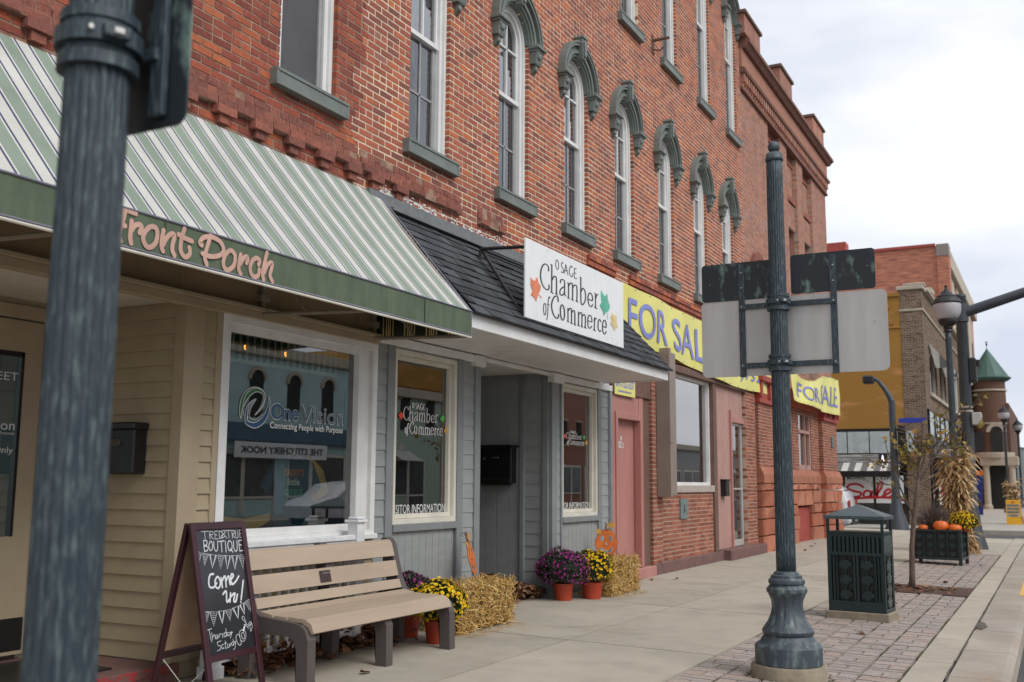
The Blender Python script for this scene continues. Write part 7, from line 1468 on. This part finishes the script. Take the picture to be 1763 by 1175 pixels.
mum(1.95,58.0,.26,.45,.7,'foliage',ramp_mat('orange_petals',[(0,(.6,.15,.01)),(1,(.8,.3,.02))],grime=0),'orange mum in a dark pot beside the blue banner',9,nfl=120)
# white minivan, tail end showing past the building corner
va=thing('parked_minivan','white minivan tail just visible past the red corner building','minivan',(-2.9,37.4,-.25)); V0=-.25
prof=[(-5.2,.3),(-5.25,.75),(-4.9,.98),(-4.2,1.08),(-3.4,1.58),(-2.2,1.70),(-1.15,1.66),(-.78,1.42),(-.66,1.02),(-.60,.62),(-.62,.34),(-.9,.26),(-4.9,.24)]
s=MB(); lay=[(0,.0,1),( .06,.05,1.0),(.85,.1,1),(1.7,.05,1),(1.76,0,1)]
def vprof(ins): 
    cx_=-2.9; return [(cx_+(p-cx_)*(1-ins*.5),(.95+(q-.95)*(1-ins)) ) for p,q in prof]
vs=[];n=len(prof)
for yy,ins in ((36.55,.12),(36.6,.03),(36.75,0),(38.1,0),(38.25,.03),(38.3,.12)): vs+=[(p,yy,V0+q) for p,q in vprof(ins)]
s.add(vs,[(i*n+k,i*n+(k+1)%n,(i+1)*n+(k+1)%n,(i+1)*n+k) for i in range(5) for k in range(n)]+[tuple(range(n)),tuple(5*n+k for k in range(n))[::-1]]); s.build('body',mat('white_car_paint',(.72,.72,.74),.2),va,smooth=True)
s=MB(); s.add([(-3.9,36.53,V0+1.12),(-1.3,36.53,V0+1.12),(-1.35,36.57,V0+1.52),(-3.3,36.57,V0+1.5)],[(0,1,2,3)]); s.add([(-.72,36.8,V0+1.1),(-.72,38.0,V0+1.1),(-.84,37.9,V0+1.5),(-.84,36.9,V0+1.5)],[(0,1,2,3)]); s.build('window','g_dark',va)
for wx in (-4.4,-1.5):
    s=MB(); s.lathe([(0,.3),(0,.33),(.2,.33),(.2,.3)],(0,0),24); s.v=[(wx+p[0],36.53+p[2],V0+.33+p[1]) for p in s.v]; w__=s.build('wheel','black',va); s=MB(); s.lathe([(-.01,.2),(.02,.2)],(0,0),16); s.v=[(wx+p[0],36.53+p[2],V0+.33+p[1]) for p in s.v]; s.build('rim','chrome',w__)
s=MB(); s.bev(-.66,-.6,36.62,36.8,V0+.85,V0+1.15,.02); s.bev(-.66,-.6,38.05,38.2,V0+.85,V0+1.15,.02); s.build('tail_light','red_paint',va)
s=MB(); s.bev(-.61,-.57,36.95,37.4,V0+.42,V0+.55,.01); s.bev(-.6,-.55,36.6,38.2,V0+.32,V0+.42,.02); s.build('bumper','signal',va)
for ly_,lb_ in ((33.5,'white minivan parked across the street before the teal block'),(46.5,'white minivan parked across the street before the mint building')):
    c_=copy_tree(va); c_['label']=lb_; c_.rotation_euler=(0,0,PI/2); c_.location=(19.6,ly_,-.25)
# person in the doorway
pe=thing('person','person in a dark coat standing at the doorway past the brown brick pier','person',(1.02,44.9,-.1))
def skinned(name,verts,edges,rad,m,parent):
    me=bpy.data.meshes.new(name); off=rootloc(parent); me.from_pydata([tuple(Vector(v)-off) for v in verts],edges,[]); o=bpy.data.objects.new(name,me); col.objects.link(o); o.parent=parent
    md=o.modifiers.new('s','SKIN'); 
    for i,r in enumerate(rad): me.skin_vertices[0].data[i].radius=(r,r*.8) if me.skin_vertices else None
    me.skin_vertices[0].data[0].use_root=True; o.modifiers.new('d','SUBSURF').render_levels=2
    dg=bpy.context.evaluated_depsgraph_get(); dg.update(); m2=bpy.data.meshes.new_from_object(o.evaluated_get(dg)); o.modifiers.clear(); o.data=m2; m2.materials.clear(); m2.materials.append(M[m] if isinstance(m,str) else m)
    m2.polygons.foreach_set('use_smooth',[True]*len(m2.polygons)); return o
px_,py_=1.02,44.9; Z=-.1
bodyv=[(0,0,.95),(0,0,1.15),(0,0,1.35),(0,-.01,1.48),(0,-.02,1.55),(0,-.02,1.66),(-.19,0,1.40),(-.24,.02,1.12),(-.2,-.12,.92),(.19,0,1.40),(.24,.02,1.12),(.2,-.12,.92),(-.09,0,.9),(-.1,-.02,.5),(-.1,.02,.08),(-.1,-.14,.04),(.09,0,.9),(.12,.04,.5),(.13,.1,.08),(.14,-.05,.04)]
be=[(0,1),(1,2),(2,3),(3,4),(4,5),(2,6),(6,7),(7,8),(2,9),(9,10),(10,11),(0,12),(12,13),(13,14),(14,15),(0,16),(16,17),(17,18),(18,19)]
rr_=[.15,.15,.17,.06,.07,.10,.08,.06,.04,.08,.06,.04,.11,.08,.05,.05,.11,.08,.05,.05]
try:
    def sk(name,vi,m_,grow=1):
        idx={v:i for i,v in enumerate(vi)}; E_=[(idx[a],idx[b]) for a,b in be if a in idx and b in idx]
        vs_=[(px_+bodyv[i][0],py_+bodyv[i][1],Z+bodyv[i][2]) for i in vi]
        me=bpy.data.meshes.new(name); off=rootloc(pe); me.from_pydata([tuple(Vector(v)-off) for v in vs_],E_,[]); o=bpy.data.objects.new(name,me); col.objects.link(o); o.parent=pe
        o.modifiers.new('s','SKIN')
        if not me.skin_vertices: me.attributes
        bm=bmesh.new(); bm.from_mesh(me); ly=bm.verts.layers.skin.verify(); bm.verts.ensure_lookup_table()
        for k,i in enumerate(vi): bm.verts[k][ly].radius=(rr_[i]*grow,rr_[i]*.8*grow); bm.verts[k][ly].use_root=(k==0)
        bm.to_mesh(me); bm.free(); o.modifiers.new('d','SUBSURF').levels=2
        dg=bpy.context.evaluated_depsgraph_get(); dg.update(); m2=bpy.data.meshes.new_from_object(o.evaluated_get(dg)); o.modifiers.clear(); o.data=m2; m2.materials.clear(); m2.materials.append(M[m_]); m2.polygons.foreach_set('use_smooth',[True]*len(m2.polygons)); return o
    sk('body',list(range(20)),'skin'); sk('coat',[0,1,2,6,7,9,10],'coat',1.22); sk('trousers',[0,12,13,14,16,17,18],'coat',1.15)
    s=MB(); s.ball((px_,py_+.01,Z+1.70),.11,12,8,(1,1,1)); s.build('hair',mat('dark_hair',(.02,.012,.01),.8),pe,smooth='all')
except Exception as ex: print('person failed',ex)
